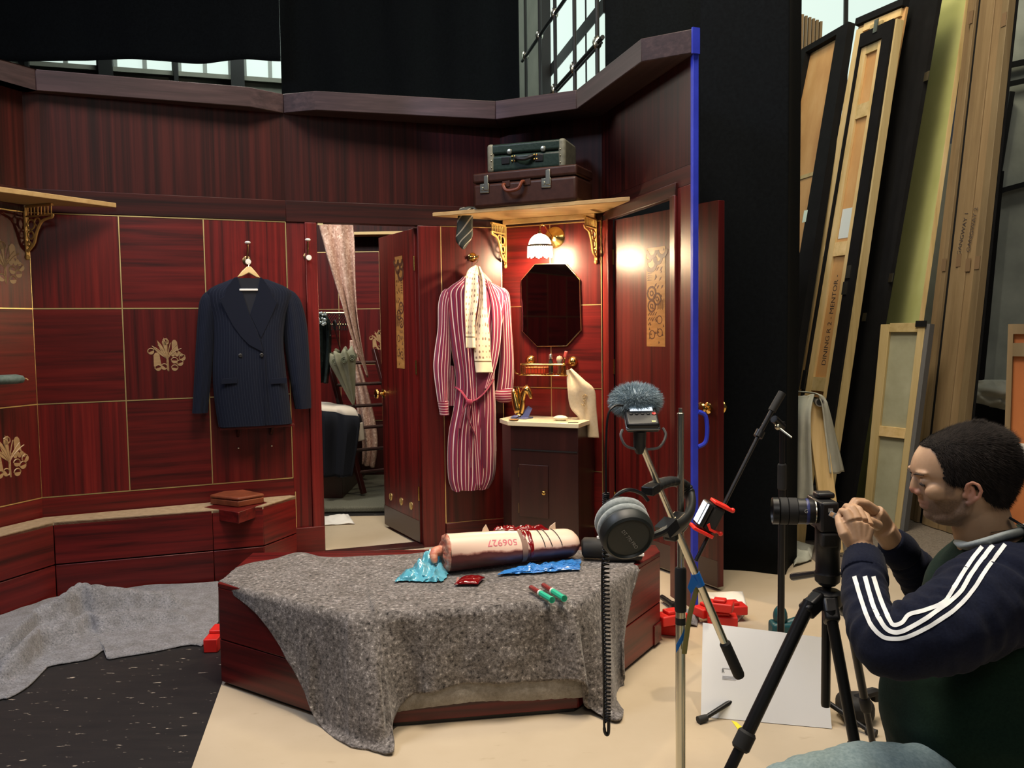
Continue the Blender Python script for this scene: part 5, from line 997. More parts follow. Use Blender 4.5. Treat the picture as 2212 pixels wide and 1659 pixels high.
fc = at_y(1373, 866, 1.85); inv = (Mx.Translation(rc) @ Mx((xr_, yr_, zr_)).transposed().to_4x4()).inverted()
M_FUR = speck('grey_fur', [(.3, (.16, .23, .26)), (.55, (.36, .45, .50)), (.8, (.62, .70, .74))], 22, .9, 0, detail=3)
ws = MB(); ws.ell(fc, (.05, .042, .032), 26, 16, 0, None); wso = MB(); wso.add(ws.v, ws.f, 0, inv); wso.build('windscreen_core', M_FUR, re)
b = MB(); rnd = random.Random(3)
for k in range(5200):
    z0 = rnd.uniform(-1, 1); a = rnd.uniform(0, 2 * pi); n_ = V((sqrt(1 - z0 * z0) * cos(a), sqrt(1 - z0 * z0) * sin(a), z0)); q = fc + V((n_.x * .05, n_.y * .042, n_.z * .032))
    t_ = (n_ + V((rnd.uniform(-.6, .6), rnd.uniform(-.6, .6), rnd.uniform(-.7, .35)))).normalized(); L_ = rnd.uniform(.007, .013); s_ = n_.cross(t_ + V((.01, .3, .1))).normalized() * .0006
    m1 = q + n_ * L_ * .45 + t_ * L_ * .2; b.add([q - s_, q + s_, m1 + s_ * .7, m1 - s_ * .7, q + n_ * L_ * .45 + t_ * L_ * .75], [(0, 1, 2, 3), (3, 2, 4)], 0, inv)
o = b.build('fur_strands', M_FUR, re, angle=180); o['kind'] = 'stuff'
# headphones
hc = at_y(1359, 1164, 1.66); ha = V((.12, -.86, -.36)).normalized(); hp = thing('headphones', 'black studio headphones with grey velour pads hooked over the boom', 'headphones', tuple(hc))
hx = V((1, .1, 0)); hx = (hx - ha * hx.dot(ha)).normalized(); hy = ha.cross(hx); Rh = Mx((hx, hy, ha)).transposed().to_4x4() @ Mx.Scale(1.12, 4)
b = MB(); b.lathe([(.0001, .0), (.034, -.0005), (.038, -.002), (.041, .002), (.045, -.001), (.048, -.008), (.049, -.02), (.046, -.028), (.03, -.03)], 40, 0, Rh); b.build('ear_cup', flat('cup_plastic', (.02, .024, .022), .45), hp, angle=25)
M_VEL = speck('grey_velour', [(.3, (.26, .29, .28)), (.7, (.44, .48, .46))], 120, .95, .3, sheen=.5); b = MB()
for zz, r_, t_ in ((-.036, .0395, .0108), (-.055, .040, .0108)): b.tube([Rh @ V((r_ * cos(a), r_ * sin(a), zz)) for a in [2 * pi * k / 40 for k in range(40)]], t_, 10, closed=True, up=ha)
b.build('ear_pad', M_VEL, hp, angle=180); b = MB(); b.lathe([(.036, -.028), (.036, -.08), (.0001, -.08)], 30, 0, Rh); b.build('baffle', M_BLK, hp)
M_HPT = flat('print_grey', (.33, .34, .33), .5); td = V((.52, -.1, -.78)); tx = (td - ha * td.dot(ha)).normalized(); ty = ha.cross(tx)
lettering('DT 770 PRO', .0105, ha * .0006 + tx * .002, tx, ty, M_HPT, hp)
rh = lambda px, py, Y: at_y(px, py, Y) - hc
b = MB(); b.tube(cr([tuple(rh(1318, 1098, 1.78)), tuple(rh(1330, 1072, 1.78)), tuple(rh(1356, 1058, 1.78)), tuple(rh(1385, 1066, 1.79)), tuple(rh(1400, 1082, 1.79))], 16), .007, 8, flat=.6); b.build('yoke', M_BLK, hp)
b = MB(); b.tube(cr([tuple(rh(1402, 1160, 1.76)), tuple(rh(1425, 1152, 1.78)), tuple(rh(1444, 1140, 1.80))], 8), .008, 8); b.build('lower_arm', M_BLK, hp); b = MB(); b.bar(rh(1398, 1062, 1.82), rh(1414, 1052, 1.85), .03, .02); b.build('slider', M_BLK, hp, .003); b = MB(); b.bar(rh(1430, 1150, 1.80), rh(1452, 1128, 1.82), .034, .024); b.build('slider', M_BLK, hp)
band = [tuple(rh(*q)) for q in ((1405, 1056, 1.85), (1425, 1046, 1.91), (1452, 1040, 1.98), (1476, 1048, 2.03), (1491, 1074, 2.02), (1489, 1108, 1.95), (1470, 1134, 1.88), (1445, 1146, 1.82))]
bd_ = cr(band, 60); b = MB(); b.tube(bd_, [.0185 + .0014 * (1 if i % 3 else -1) * (1 if i < 34 else 0) for i in range(60)], 14, flat=.62, up=(0, 0, 1)); b.build('headband_pad', flat('band_leather', (.014, .015, .015), .5), hp, angle=60)
b = MB(); co = cr([tuple(rh(1309, 1066, 1.76)), tuple(rh(1308, 1160, 1.76)), tuple(rh(1310, 1300, 1.76)), tuple(rh(1313, 1440, 1.76)), tuple(rh(1313, 1560, 1.76))], 700); pts = []
for i, q in enumerate(co):
    a = i * 2 * pi / 11; rr_ = .0062 if i < 450 else .0062 - .0015 * (i - 450) / 250; pts.append((q[0] + rr_ * cos(a), q[1] + rr_ * sin(a), q[2]))
b.tube(pts, .0021, 5); b.build('coiled_cable', M_BLK, hp, angle=180)
b = MB(); b.tube(cr([tuple(rh(1346, 876, 1.79)), tuple(rh(1326, 878, 1.77)), tuple(rh(1313, 900, 1.76)), tuple(rh(1309, 970, 1.76)), tuple(rh(1309, 1068, 1.76))], 24), .0024, 6)
b.tube(cr([tuple(rh(1330, 1190, 1.76)), tuple(rh(1304, 1200, 1.76)), tuple(rh(1301, 1300, 1.76)), tuple(rh(1304, 1440, 1.76)), tuple(rh(1305, 1560, 1.76)), tuple(rh(1308, 1584, 1.76)), tuple(rh(1314, 1584, 1.76)), tuple(rh(1315, 1555, 1.76))], 50), [.0026] * 30 + [.0036] * 20, 7); b.build('straight_cable', M_BLK, hp)
# ================================================================== BLACK STAND WITH PHONE, WHITE BOARD
YB = 3.02; g = at_y(1688, 1200, YB); bs_ = thing('lamp_stand', 'tall thin black stand with a boom arm behind the white board', 'stand', (g.x, YB, .0065))
b = MB(); zt_ = at_y(1690, 915, YB).z; zm_ = at_y(1690, 1020, YB).z; b.lathe([(.0125, .12), (.0125, zm_)], 14); b.lathe([(.0095, zm_), (.0095, zt_)], 14); b.build('pole', M_BLKM, bs_, angle=40)
b = MB(); b.lathe([(.013, zm_ - .07), (.0155, zm_ - .066), (.0155, zm_ + .02), (.013, zm_ + .024)], 16); b.build('clutch_grip', M_RUB, bs_, angle=30)
ft = [at_z(1508, 1556, .016), at_z(1893, 1585, .016), V((g.x + .1, YB + .42, .016))]
for q in ft:
    q2 = q - V(bs_.location); b = MB(); b.tube([(0, 0, .13), tuple(q2 * .92 + V((0, 0, .004)))], [.011, .008], 10); lg = b.build('leg', M_BLKM, bs_); b = MB(); b.tube([tuple(q2 * .9 + V((0, 0, .004))), tuple(q2)], [.012, .014], 10); b.build('rubber_foot', M_RUB, lg)
b = MB(); b.lathe([(.02, .105), (.024, .11), (.024, .15), (.016, .16)], 16); b.build('leg_hub', M_BLKM, bs_, angle=30)
l0, l1, l2, l3 = rel(1690, 848, 2.98, bs_), rel(1667, 888, 2.97, bs_), rel(1641, 936, 2.96, bs_), rel(1503, 1212, 2.86, bs_)
b = MB(); b.tube([l2, l3], .0068, 10); b.tube([l1, l2], .0085, 10); b.build('boom', M_BLKM, bs_, angle=40); b = MB(); b.tube([l0, l1], [.014, .0135], 14); b.build('boom_grip', M_RUB, bs_, angle=40)
b = MB(); b.tube([l2 - (l3 - l2) * .02, l2 + (l3 - l2) * .03], .0165, 14); b.build('boom_collar', M_BLKM, bs_, angle=40)
b = MB(); b.tube([tuple(rel(1672, 905, 2.99, bs_)), tuple(rel(1690, 922, YB, bs_))], .014, 10); b.build('boom_clamp', M_BLKM, bs_); b = MB(); b.ell(rel(1680, 922, 2.98, bs_), .011, 10, 8); b.tube([tuple(rel(1682, 924, 2.98, bs_)), tuple(rel(1710, 945, 2.94, bs_))], [.004, .003], 8); b.build('clamp_lever', M_NICK, bs_)
pcn = at_y(1530, 1118, 2.86); ph = thing('phone', 'black phone gripped in a red holder on the boom of the thin black stand', 'phone', tuple(pcn)); frame_at(ph, V((.62, .55, -.56)).normalized(), (V((0, 0, 1)).cross(V((.62, .55, -.56)).normalized())).normalized(), V((.62, .55, -.56)).normalized().cross((V((0, 0, 1)).cross(V((.62, .55, -.56)).normalized())).normalized()))
ph.rotation_euler = (0, 0, 0)
bx_, bz_ = V((.46, 0, .89)), V((.89, 0, -.46)); by_ = V((0, -1, 0)); RP = Mx((bz_, V((0, 1, 0)), bx_)).transposed().to_4x4()
b = MB(); b.box(-.034, -.010, -.035, .035, -.038, .05, 0, RP); b.build('handset', M_BLK, ph, .006, 3); b = MB(); b.box(-.0345, -.0342, -.028, .028, -.03, .044, 0, RP); b.box(-.0335, -.027, -.0362, -.0352, -.03, .044, 0, RP); b.build('lit_screen', flat('phone_screen', (.7, .75, .8), .2, emit=(.8, .88, 1), es=.9), ph)
M_REDP = flat('red_plastic', (.75, .03, .02), .35)
cl = thing('phone_holder', 'red and black phone holder clamped to the boom of the thin black stand', 'clamp', tuple(pcn)); b = MB(); b.box(-.006, .034, -.03, .03, -.04, .05, 0, RP); b.build('cushion', M_RUB, cl, .008, 3)
b = MB(); b.box(-.014, .05, -.036, .036, .052, .064, 0, RP); b.build('upper_jaw', M_REDP, cl, .003); b = MB(); b.box(-.038, .036, -.036, .036, -.056, -.044, 0, RP); b.build('lower_jaw', M_REDP, cl, .003)
for z_ in (.058, -.03): b = MB(); b.tube([tuple(RP @ V((.03, 0, z_))), tuple(RP @ V((.058, 0, z_)))], .005, 8); b.ell(RP @ V((.062, 0, z_)), .009, 10, 6); b.build('thumbscrew', M_REDP, cl)
b = MB(); b.plate([tuple(RP @ V(q)) for q in ((-.004, -.034, -.02), (.012, -.034, -.034), (.034, -.034, -.034), (.034, -.034, -.026), (.014, -.034, -.026), (.002, -.034, -.012))], (0, -.004, 0)); b.build('spring_arm', M_REDP, cl)
q = [at_z(1514, 1548, .006), at_z(1797, 1574, .006)]; TL, TR = at_y(1518, 1345, q[0].y + .10), at_y(1779, 1377, q[1].y + .10)
wb = thing('foam_board', 'blank white foam board leaning on the floor behind the camera tripod', 'board', tuple((q[0] + q[1]) / 2)); c = (q[0] + q[1]) / 2; nb = (q[1] - q[0]).cross(TL - q[0]).normalized()
if nb.y > 0: nb = -nb
b = MB(); b.plate([q[0] - c, q[1] - c, TR - c, TL - c], tuple(nb * -.005)); b.build('sheet', flat('foam_white', (.82, .84, .85), .6), wb)
M_GREYP = flat('grey_print', (.45, .46, .5), .6); ub = (q[1] - q[0]).normalized(); vb = nb.cross(ub) * -1
if vb.z < 0: vb = -vb
def onboard(px, py): r_ = ray(px, py); return C0 + r_ * ((q[0] - C0).dot(nb) / r_.dot(nb)) - c + nb * .0006
lettering('R', .017, onboard(1562, 1450), ub, vb, flat('black_print', (.02, .02, .02), .6), wb); b = MB()
for i, (px, py, n_) in enumerate(((1560, 1444, 26), (1560, 1461, 34), (1560, 1464, 34), (1560, 1467, 30))):
    k0 = onboard(px, py); b.plate([k0, k0 + ub * n_ * .0016, k0 + ub * n_ * .0016 + vb * .0022, k0 + vb * .0022], tuple(nb * .0003))
b.build('fine_print', M_GREYP, wb)
b = MB(); tp_ = [at_z(px, py, .0048) for px, py in ((1580, 1557), (1591, 1560), (1618, 1585), (1603, 1609), (1590, 1606), (1603, 1588))]; cT = sum(tp_, V((0, 0, 0))) / 6
b.plate(tp_, (0, 0, .0008)); tag(b.build('tape_mark', flat('yellow_tape', (.75, .66, .02), .5), None, loc=cT), 'yellow tape arrow stuck to the cream sheet below the white board', 'tape')
# ================================================================== WEIGHTS, TOOL, SCRAPS
def weight(lab, px, py, rot, s=1.0, z=.0045, dz=0):
    s *= .88; q = at_z(px, py, z + dz); o = thing('stage_weight', lab, 'weight', (q.x, q.y, z + dz), rot, group='red stage weights')
    b = MB(); b.box(-.075 * s, .075 * s, -.045 * s, .045 * s, 0, .05 * s); b.build('block', M_RED, o, .006); b = MB(); b.box(-.035 * s, .035 * s, -.03 * s, .03 * s, .0505 * s, .068 * s); b.build('raised_pad', M_RED, o, .005); return o
crumple('plastic_sheet', 'white plastic sheet under the pile of red weights by the right door', 'plastic sheet', ([(1510, 1283), (1518, 1300), (1520, 1320)], [(1604, 1280), (1612, 1320), (1592, 1346)]), .004, .03, M_PAPER, 5)
weight('red stage weight at the door side of the pile', 1530, 1328, .5, dz=.03); weight('red stage weight nearest the white board in the pile', 1560, 1348, -.15, dz=.02); weight('red stage weight at the outer side of the pile', 1580, 1325, .1, dz=.03); weight('red stage weight lying on top of the pile', 1555, 1318, -.4, .9, dz=.09)
weight('red stage weight beside the right end of the seat block', 1450, 1362, 1.2, 1.1); weight('red stage weight stacked on another beside the seat block', 1450, 1345, .4, 1.0, dz=.07)
q = at_z(453, 1411, .0); rw = thing('stage_weight', 'red stage weight against the left end of the seat block', 'weight', (q.x, q.y + .07, .0), .05, group='red stage weights')
b = MB(); b.box(-.03, .03, -.07, .09, 0.0005, .06); b.build('block', M_RED, rw, .004); b = MB(); b.box(-.026, .03, -.0, .09, .0605, .075); b.build('raised_pad', M_RED, rw, .004); lettering('5', .02, (.016, .03, .0756), (1, 0, 0), (0, 1, 0), M_BLK, rw)
crumple('felt_scrap', 'grey felt scrap on the floor between the chrome stand and the red weights', 'cloth', ([(1478, 1322), (1470, 1352)], [(1512, 1318), (1505, 1355)]), .004, .05, M_FELT3, 8)
q0, q1 = at_z(1430, 1290, .03), at_z(1458, 1310, .03); b = MB(); b.tube([q0, q1 - (q1 - q0) * .2], .014, 10); b.tube([q1 - (q1 - q0) * .2, q1], .019, 10); tag(b.build('torch', M_BLKM, None, loc=q0), 'black metal tube lying on the sheet beside the seat block', 'tube')
tq = at_z(1690, 1402, .0045); to = thing('cordless_tool', 'dark teal cordless tool standing upright behind the white board', 'tool', (tq.x, tq.y, .0065)); M_MAK = flat('teal_plastic', (.008, .065, .075), .4)
zt_ = at_y(1690, 1309, tq.y).z; hT = zt_; b = MB(); b.box(-.052, .05, -.04, .04, 0, hT * .62); b.build('body', M_MAK, to, .014, 3); b = MB(); b.ell((-.01, 0, hT * .74), (.03, .032, hT * .24), 16, 10); b.tube([(.02, 0, hT * .55), (.06, 0, hT * .62)], .02, 10); b.build('head', M_MAK, to)
lettering('makita', .022, (.006, -.0405, hT * .33), (1, 0, 0), (0, 0, 1), M_WHITE, to)
# ================================================================== TRIPOD AND CAMERA
YT = 2.1; ap = at_y(1787, 1290, YT); tr = thing('camera_tripod', 'black tripod carrying the camera between the board and the man', 'tripod', (ap.x, YT, .0045)); az = ap.z
feet = [V((.34 - ap.x, -.16, .0)), V((.84 - ap.x, -.24, .0)), V((1.04 - ap.x, .24, .0))]
for k, (f, w_, st_) in enumerate(zip(feet, (.0175, .0145, .0115), (rel(1750, 1300, 2.07, tr), rel(1793, 1318, 2.05, tr), rel(1828, 1300, 2.12, tr)))):
    m1 = st_.lerp(f, .46); b = MB(); b.tube([st_, m1], w_ * .95, 12); lg = b.build('leg', M_BLKM, tr, angle=40); b = MB(); b.tube([m1, f + V((0, 0, .006))], w_ * .78, 12); b.build('lower_section', M_BLKM, lg, angle=40)
    d_ = (f - st_).normalized(); b = MB(); b.tube([m1 - d_ * .024, m1 - d_ * .018, m1 + d_ * .018, m1 + d_ * .024], [w_ * 1.05, w_ * 1.3, w_ * 1.3, w_ * 1.05], 14); b.build('twist_lock', M_RUB, lg, angle=30)
    b = MB(); b.bar(V((0, 0, az + .005)).lerp(st_, .35), st_ + d_ * .03, .036, .04); b.build('leg_hinge', M_BLK, lg, .008, 3)
b = MB(); b.lathe([(.03, az - .03), (.036, az - .02), (.036, az + .008), (.028, az + .014), (.02, az + .016)], 20); b.build('spider', M_BLK, tr, angle=30)
zc0, zc1 = at_y(1793, 1537, YT).z, at_y(1785, 1250, YT).z; b = MB(); b.lathe([(.0105, zc0), (.0115, zc0 + .006), (.0115, zc1)], 14, 0, Mx.Translation((.006, .02, 0))); b.build('centre_column', M_BLKM, tr, angle=30)
zh = at_y(1785, 1130, YT).z; b = MB(); b.lathe([(.02, zc1 - .02), (.03, zc1 - .01), (.032, zc1 + .01), (.029, zc1 + .016), (.029, (zh + zc1) / 2), (.031, (zh + zc1) / 2 + .004), (.031, zh - .012), (.026, zh)], 24); b.build('pan_head', M_BLK, tr, angle=30)
b = MB(); b.box(.012, .05, -.028, .03, (zh + zc1) / 2 + .03, zh + .004); b.build('head_block', M_BLK, tr, .005); lettering('SLIK', .015, (.035, -.0285, at_y(1800, 1157, YT).z), (1, 0, 0), (0, 0, 1), M_HPT, tr, sx=1.25)
b = MB(); b.tube([(-.02, .02, az + .05), tuple(rel(1712, 1246, 2.2, tr))], [.008, .010], 8); b.build('pan_handle', M_BLK, tr)
cc_ = at_y(1782, 1105, YT); ca = thing('stills_camera', 'black camera with a long zoom lens on the tripod facing the set', 'camera', tuple(cc_)); la_ = V((-1, .18, .0)).normalized()
b = MB(); b.box(-.022, .022, -.038, .07, -.045, .03); b.build('body', M_BLK, ca, .006, 3); b = MB(); b.box(-.018, .026, -.0, .04, .031, .046); b.build('viewfinder', M_BLK, ca, .006, 3); b = MB(); b.box(-.02, .02, -.04, .0, -.082, -.0455); b.build('grip', M_RUB, ca, .006, 3)
RL = Mx.Translation(V((-.0225, .0, 0))) @ la_.to_track_quat('Z', 'Y').to_matrix().to_4x4()
b = MB(); b.lathe([(.026, 0), (.028, .004), (.030, .01), (.0315, .03), (.0315, .044)], 28, 0, RL); b.build('lens_barrel', M_BLK, ca, angle=25); b = MB(); b.lathe([(.031, .0445), (.0335, .046), (.0335, .066), (.031, .067)], 28, 0, RL); b.build('zoom_ring', M_RUB, ca, angle=25); b = MB(); b.lathe([(.0315, .0675), (.0338, .069), (.0338, .086), (.031, .087)], 28, 0, RL); b.build('focus_ring', M_RUB, ca, angle=25)
b = MB(); b.lathe([(.030, .0875), (.0335, .09), (.0335, .104), (.031, .105), (.028, .1), (.0001, .096)], 28, 0, RL); b.build('front_rim', M_BLKM, ca, angle=25); b = MB(); b.lathe([(.0265, .001), (.0285, .0012), (.0285, .0035), (.0265, .0036)], 24, 0, RL); b.build('silver_mount', M_CHROME, ca); b = MB(); b.lathe([(.0318, .018), (.0321, .019), (.0321, .024), (.0318, .025)], 28, 0, RL); b.build('blue_ring', flat('blue_band', (.02, .03, .14), .4), ca)
lettering('G', .013, (-.0575, -.0322, .008), (1, 0, 0), (0, 0, 1), M_WHITE, ca)
b = MB(); b.box(-.006, .006, -.0385, -.038, .006, .016); b.build('badge', M_HPT, ca)
bgq = at_z(1862, 1568, .006); bgo = thing('cable_bag', 'soft black bag on the floor behind the tripod legs', 'bag', (bgq.x, bgq.y + .05, .0065)); b = MB(); b.box(-.06, .05, -.06, .06, 0, .085); b.build('body', M_RUB, bgo, .03, 4); b = MB(); b.tube(cr([(.0, 0, .08), (.03, -.02, .1), (.06, -.01, .1), (.065, 0, .07)], 10), .016, 8); b.build('neck', M_RUB, bgo)
# ================================================================== HALL: CURTAINS, WINDOWS, LEANING FLATS
def drape(nm_, lab, path, z0, z1, amp=.03, wl=.35, seed=0, hem=None, n=160, kind=None):
    """hanging cloth along plan points with soft folds"""
    P = lin([tuple(q) for q in path], n) if len(path) > 2 else lin([tuple(path[0]), tuple(path[1])], n); vs = []; m_ = 24; L = 0; o0 = V((P[0][0], P[0][1], 0))
    for i in range(n):
        a, c = V(P[max(i - 1, 0)]), V(P[min(i + 1, n - 1)]); d = (c - a); nrm = V((d.y, -d.x)).normalized(); L += d.length / 2
        for j_ in range(m_):
            t = j_ / (m_ - 1); zb0 = hem[i] if hem else z0; z = zb0 + (z1 - zb0) * t
            w_ = amp * (sin(L * 2 * pi / wl + 2 * NZ.noise(V((L * 1.2, seed, 0)))) + .8 * NZ.noise(V((L * 5, t * 1.0, seed)))); vs.append(V((P[i][0], P[i][1], z)) + V((nrm.x * w_, nrm.y * w_, 0)))
    b = MB(); b.add(vs, [(i * m_ + k, (i + 1) * m_ + k, (i + 1) * m_ + k + 1, i * m_ + k + 1) for i in range(n - 1) for k in range(m_ - 1)])
    return tag(b.build(nm_, M_DRAPE, None, angle=180, solid=.006, loc=(o0.x, o0.y, z0)), lab, 'curtain')
c1, c2, c3 = at_z(1562, 1232, 0), at_z(1694, 1243, 0), at_z(1722, 1213, 0)
d_ = (c1 - c2).normalized(); c0 = c1 + d_ * .13
drape('black_curtain', 'tall black curtain standing right of the open mahogany door, reaching the floor', [c0.xy, c1.xy, c2.xy, c2.xy.lerp(c3.xy, .5), c3.xy], .006, 4.6, .010, .4, 1)
drape('black_curtain', 'black curtain behind the blue painted wall end and the cornice', [at_y(1307, 60, 6.62).xy, at_y(1680, 60, 6.62).xy], .2, 5.0, .02, .5, 3)
drape('black_curtain', 'black pleated curtain above the doorway and the alcove, between two windows', [at_y(606, 100, 8.5).xy, at_y(1121, 100, 8.5).xy], 2.4, 5.4, .035, .55, 5)
hp_ = cr([(-160, 118), (0, 123), (110, 130), (220, 131), (330, 128), (400, 126), (500, 130), (570, 135), (590, 128), (606, 132)], 160); q = [at_y(px, py, 8.1) for px, py in hp_]
drape('black_curtain', 'wide black curtain across the top left with its hem above the cornice', [q[0].xy, q[-1].xy], 3.9, 5.6, .012, .9, 7, hem=[v.z for v in q])
M_HALL = speck('hall_wall_paint', [(.3, (.14, .145, .12)), (.7, (.19, .195, .16))], 3, .8, .05)
M_PANE = flat('daylit_pane', (.1, .12, .11), .4, emit=(.82, 1, .91), es=.88); M_PANE2 = flat('dim_pane', (.22, .25, .22), .5, emit=(.5, .62, .55), es=.05)
M_STEEL = flat('dark_steel', (.012, .013, .013), .5, .3)
WL_ = Wall('wall_far', V((-9, 8.3)), V((.32, 11.2)), 'grey hall wall with a row of daylit windows at the far left')
u_ = lambda px, py=140: WL_.l(px, py, .05).x
zsl = WL_.l(300, 153, -.05).z; WL_.part('wall_face', 0, WL_.L, 0, .2, 0, zsl, M_HALL); WL_.part('wall_head', 0, WL_.L, 0, .2, 6.0, 7.5, M_HALL)
edges = [(-330, -60), (-50, 57), (63, 214), (244, 377), (384, 499), (526, 640), (646, 760), (786, 1000)]
for k, (xa, xb) in enumerate(edges):
    a, c = u_(xa), u_(xb); wn = thing('window_%d' % (k + 1), 'daylit window strip number %d along the far left hall wall' % (k + 1), 'window', WL_.wpt((a, 0, zsl)), WL_.a, kind='structure')
    wn['label'] = 'daylit hall window under the wide black curtain, strip %s' % ['at the far left outside', 'at the left edge', 'left of the first steel column', 'right of the first steel column', 'left of the second steel column', 'ending at the pleated curtain', 'behind the pleated curtain', 'at the far corner'][k]
    b = MB(); b.box(.0, c - a, .05, .06, .0, 1.6); b.build('pane', M_PANE, wn)
    for f in (.02, .5 if (xb - xa) > 80 else .3, .98): b = MB(); x = (c - a) * f; b.box(x - .022, x + .022, -.0, .045, 0, 1.6); b.build('mullion', flat('grey_mullion', (.25, .27, .25), .5), wn)
    b = MB(); b.box(0, c - a, -.05, .04, -.05, 0); b.build('window_sill', M_HALL, wn)
for xa, xb in ((56, 64), (214, 244), (376, 385), (498, 527)):
    a, c = u_(xa), u_(xb); WL_.part('steel_column', a, c, -.12, -.02, 0, 6.5, M_STEEL)
WS_ = Wall('wall_scaffold_side', V((.20, 10.06)), V((.86, 6.74)), 'window wall behind scaffold tubes between two black curtains')
us = lambda px, py=60: WS_.l(px, py, 0).x
WS_.part('wall_face', -.4, us(1187), 0, .15, 0, 7, M_HALL); WS_.part('wall_base', us(1187), WS_.L, 0, .15, 0, 2.6, M_HALL)
gp = [1189, 1199, 1241, 1267, 1306]; zz = [2.6, 3.4, WS_.l(1240, 92).z, 5.6, 7]
wn = thing('window_9', 'tall daylit window grid behind the scaffold tubes', 'window', WS_.wpt((us(1187), 0, 2.6)), WS_.a, kind='structure'); x0_ = us(1187)
for i in range(len(gp) - 1):
    for j_ in range(len(zz) - 1): b = MB(); b.box(us(gp[i]) - x0_ + .02, us(gp[i + 1]) - x0_ - .02, -.004, .01, zz[j_] - 2.6 + .02, zz[j_ + 1] - 2.6 - .02); b.build('pane', M_PANE, wn)
for px in gp[3:-1]: b = MB(); b.box(us(px) - x0_ - .02, us(px) - x0_ + .02, -.008, .02, 0, 4.4); b.build('mullion', M_STEEL, wn)
for j_, z in enumerate(zz[1:-1]): h_ = .06 if j_ == 1 else .015; b = MB(); b.box(0, us(1306) - x0_, -.012, .02, z - 2.6 - h_, z - 2.6 + h_); b.build('transom', M_STEEL, wn)
b = MB(); b.box(-.06, .06, -.1, 0, 0, 4.4); b.build('post', M_STEEL, wn)
sca = thing('scaffold', 'dark scaffold tubes with bright couplers in front of the window grid', 'scaffold', tuple(WS_.wpt((0, -.3, 0)))); Ms = Mx.Translation(-WS_.wpt((0, -.3, 0)))
W3s = lambda px, py: WS_.wpt(WS_.l(px, py, .3))
for px in (1135, 1166, 1199, 1241, 1290): q = W3s(px, 60); b = MB(); b.tube([(q.x, q.y, .0), (q.x, q.y, 6.5)], .016, 8); b.build('standard', M_STEEL, sca, M=Ms)
for L_ in (((1128, 132), (1163, 78), (1198, 28), (1235, -22)), ((1170, 226), (1198, 193), (1239, 146), (1290, 92), (1302, 80)), ((1205, 196), (1243, 152), (1300, 92))):
    b = MB(); b.tube([tuple(W3s(*L_[0])), tuple(W3s(*L_[-1]))], .016 if len(L_) > 3 else .009, 8); b.build('ledger', M_STEEL, sca, M=Ms)
for px, py in ((1135, 120), (1165, 76), (1198, 28), (1198, 193), (1240, 146), (1290, 92)): b = MB(); q = W3s(px, py); b.ell(q, (.035, .035, .05), 10, 6); b.build('coupler', M_CHROME, sca, M=Ms)
# right side hall wall
WR_ = Wall('wall_hall_right', V((1.9, 9.2)), V((6.2, 8.6)), 'hall wall behind the leaning flats with pale windows above')
ur_ = lambda px, py=60: WR_.l(px, py, 0).x
WR_.part('wall_face', 0, WR_.L, .02, .2, 0, 3.2, M_HALL)
for k, (xa, xb, z0, z1, mt_) in enumerate(((1690, 1822, 3.25, 6.5, M_PANE), (1830, 2010, 3.25, 6.5, M_PANE), (2080, 2460, 3.4, 6.5, M_PANE2))):
    a, c = ur_(xa), ur_(xb); wn = thing('window_%d' % (10 + k), ['bright window above the bundle of slats', 'bright window above the plywood flats', 'dim frosted window at the right edge'][k], 'window', WR_.wpt((a, 0, z0)), WR_.a, kind='structure')
    b = MB(); b.box(0, c - a, 0, .015, 0, z1 - z0); b.build('pane', mt_, wn); b = MB(); b.box(-.04, 0, -.04, .02, -.04, z1 - z0); b.build('frame_post', M_STEEL, wn); b = MB(); b.box(0, c - a, -.04, .02, -.08, 0); b.build('frame_rail', M_STEEL, wn)
M_FROST = speck('frosted_sheet', [(.3, (.24, .27, .24)), (.7, (.42, .46, .41))], 2.2, .5, .1)
fs = thing('frosted_screen', 'grey frosted sheets in a black steel frame at the right edge', 'screen', tuple(at_y(2190, 900, 7.0).xy) + (0,)); of = V(fs.location)
def quad(pts, Y, nm_, mt_, par, th=.01, o_=None): b = MB(); b.plate([at_y(px, py, Y) - o_ for px, py in pts], (0, th, 0)); return b.build(nm_, mt_, par)
quad([(2160, -60), (2340, -60), (2330, 120), (2166, 150)], 7.05, 'sheet', M_FROST, fs, .01, of); quad([(2160, 150), (2330, 120), (2330, 380), (2150, 400)], 7.05, 'sheet', M_FROST, fs, .01, of); quad([(2150, 400), (2330, 380), (2320, 940), (2100, 940)], 7.05, 'sheet', M_FROST, fs, .01, of)
for L_, w_ in ((((2150, 148), (2330, 108)), .05), (((2150, 188), (2330, 150)), .02), (((2140, 418), (2330, 366)), .12), (((2182, 200), (2150, 400)), .07)): b = MB(); b.bar(at_y(*L_[0], 6.98) - of, at_y(*L_[1], 6.98) - of, .04, w_, up=(0, 1, 0)); b.build('frame_bar', M_STEEL, fs)
b = MB(); b.bar(at_y(2152, 370, 6.9) - of, at_y(2096, 960, 6.9) - of, .10, .05, up=(0, 1, 0)); b.build('leaning_post', M_BFLAT, fs)
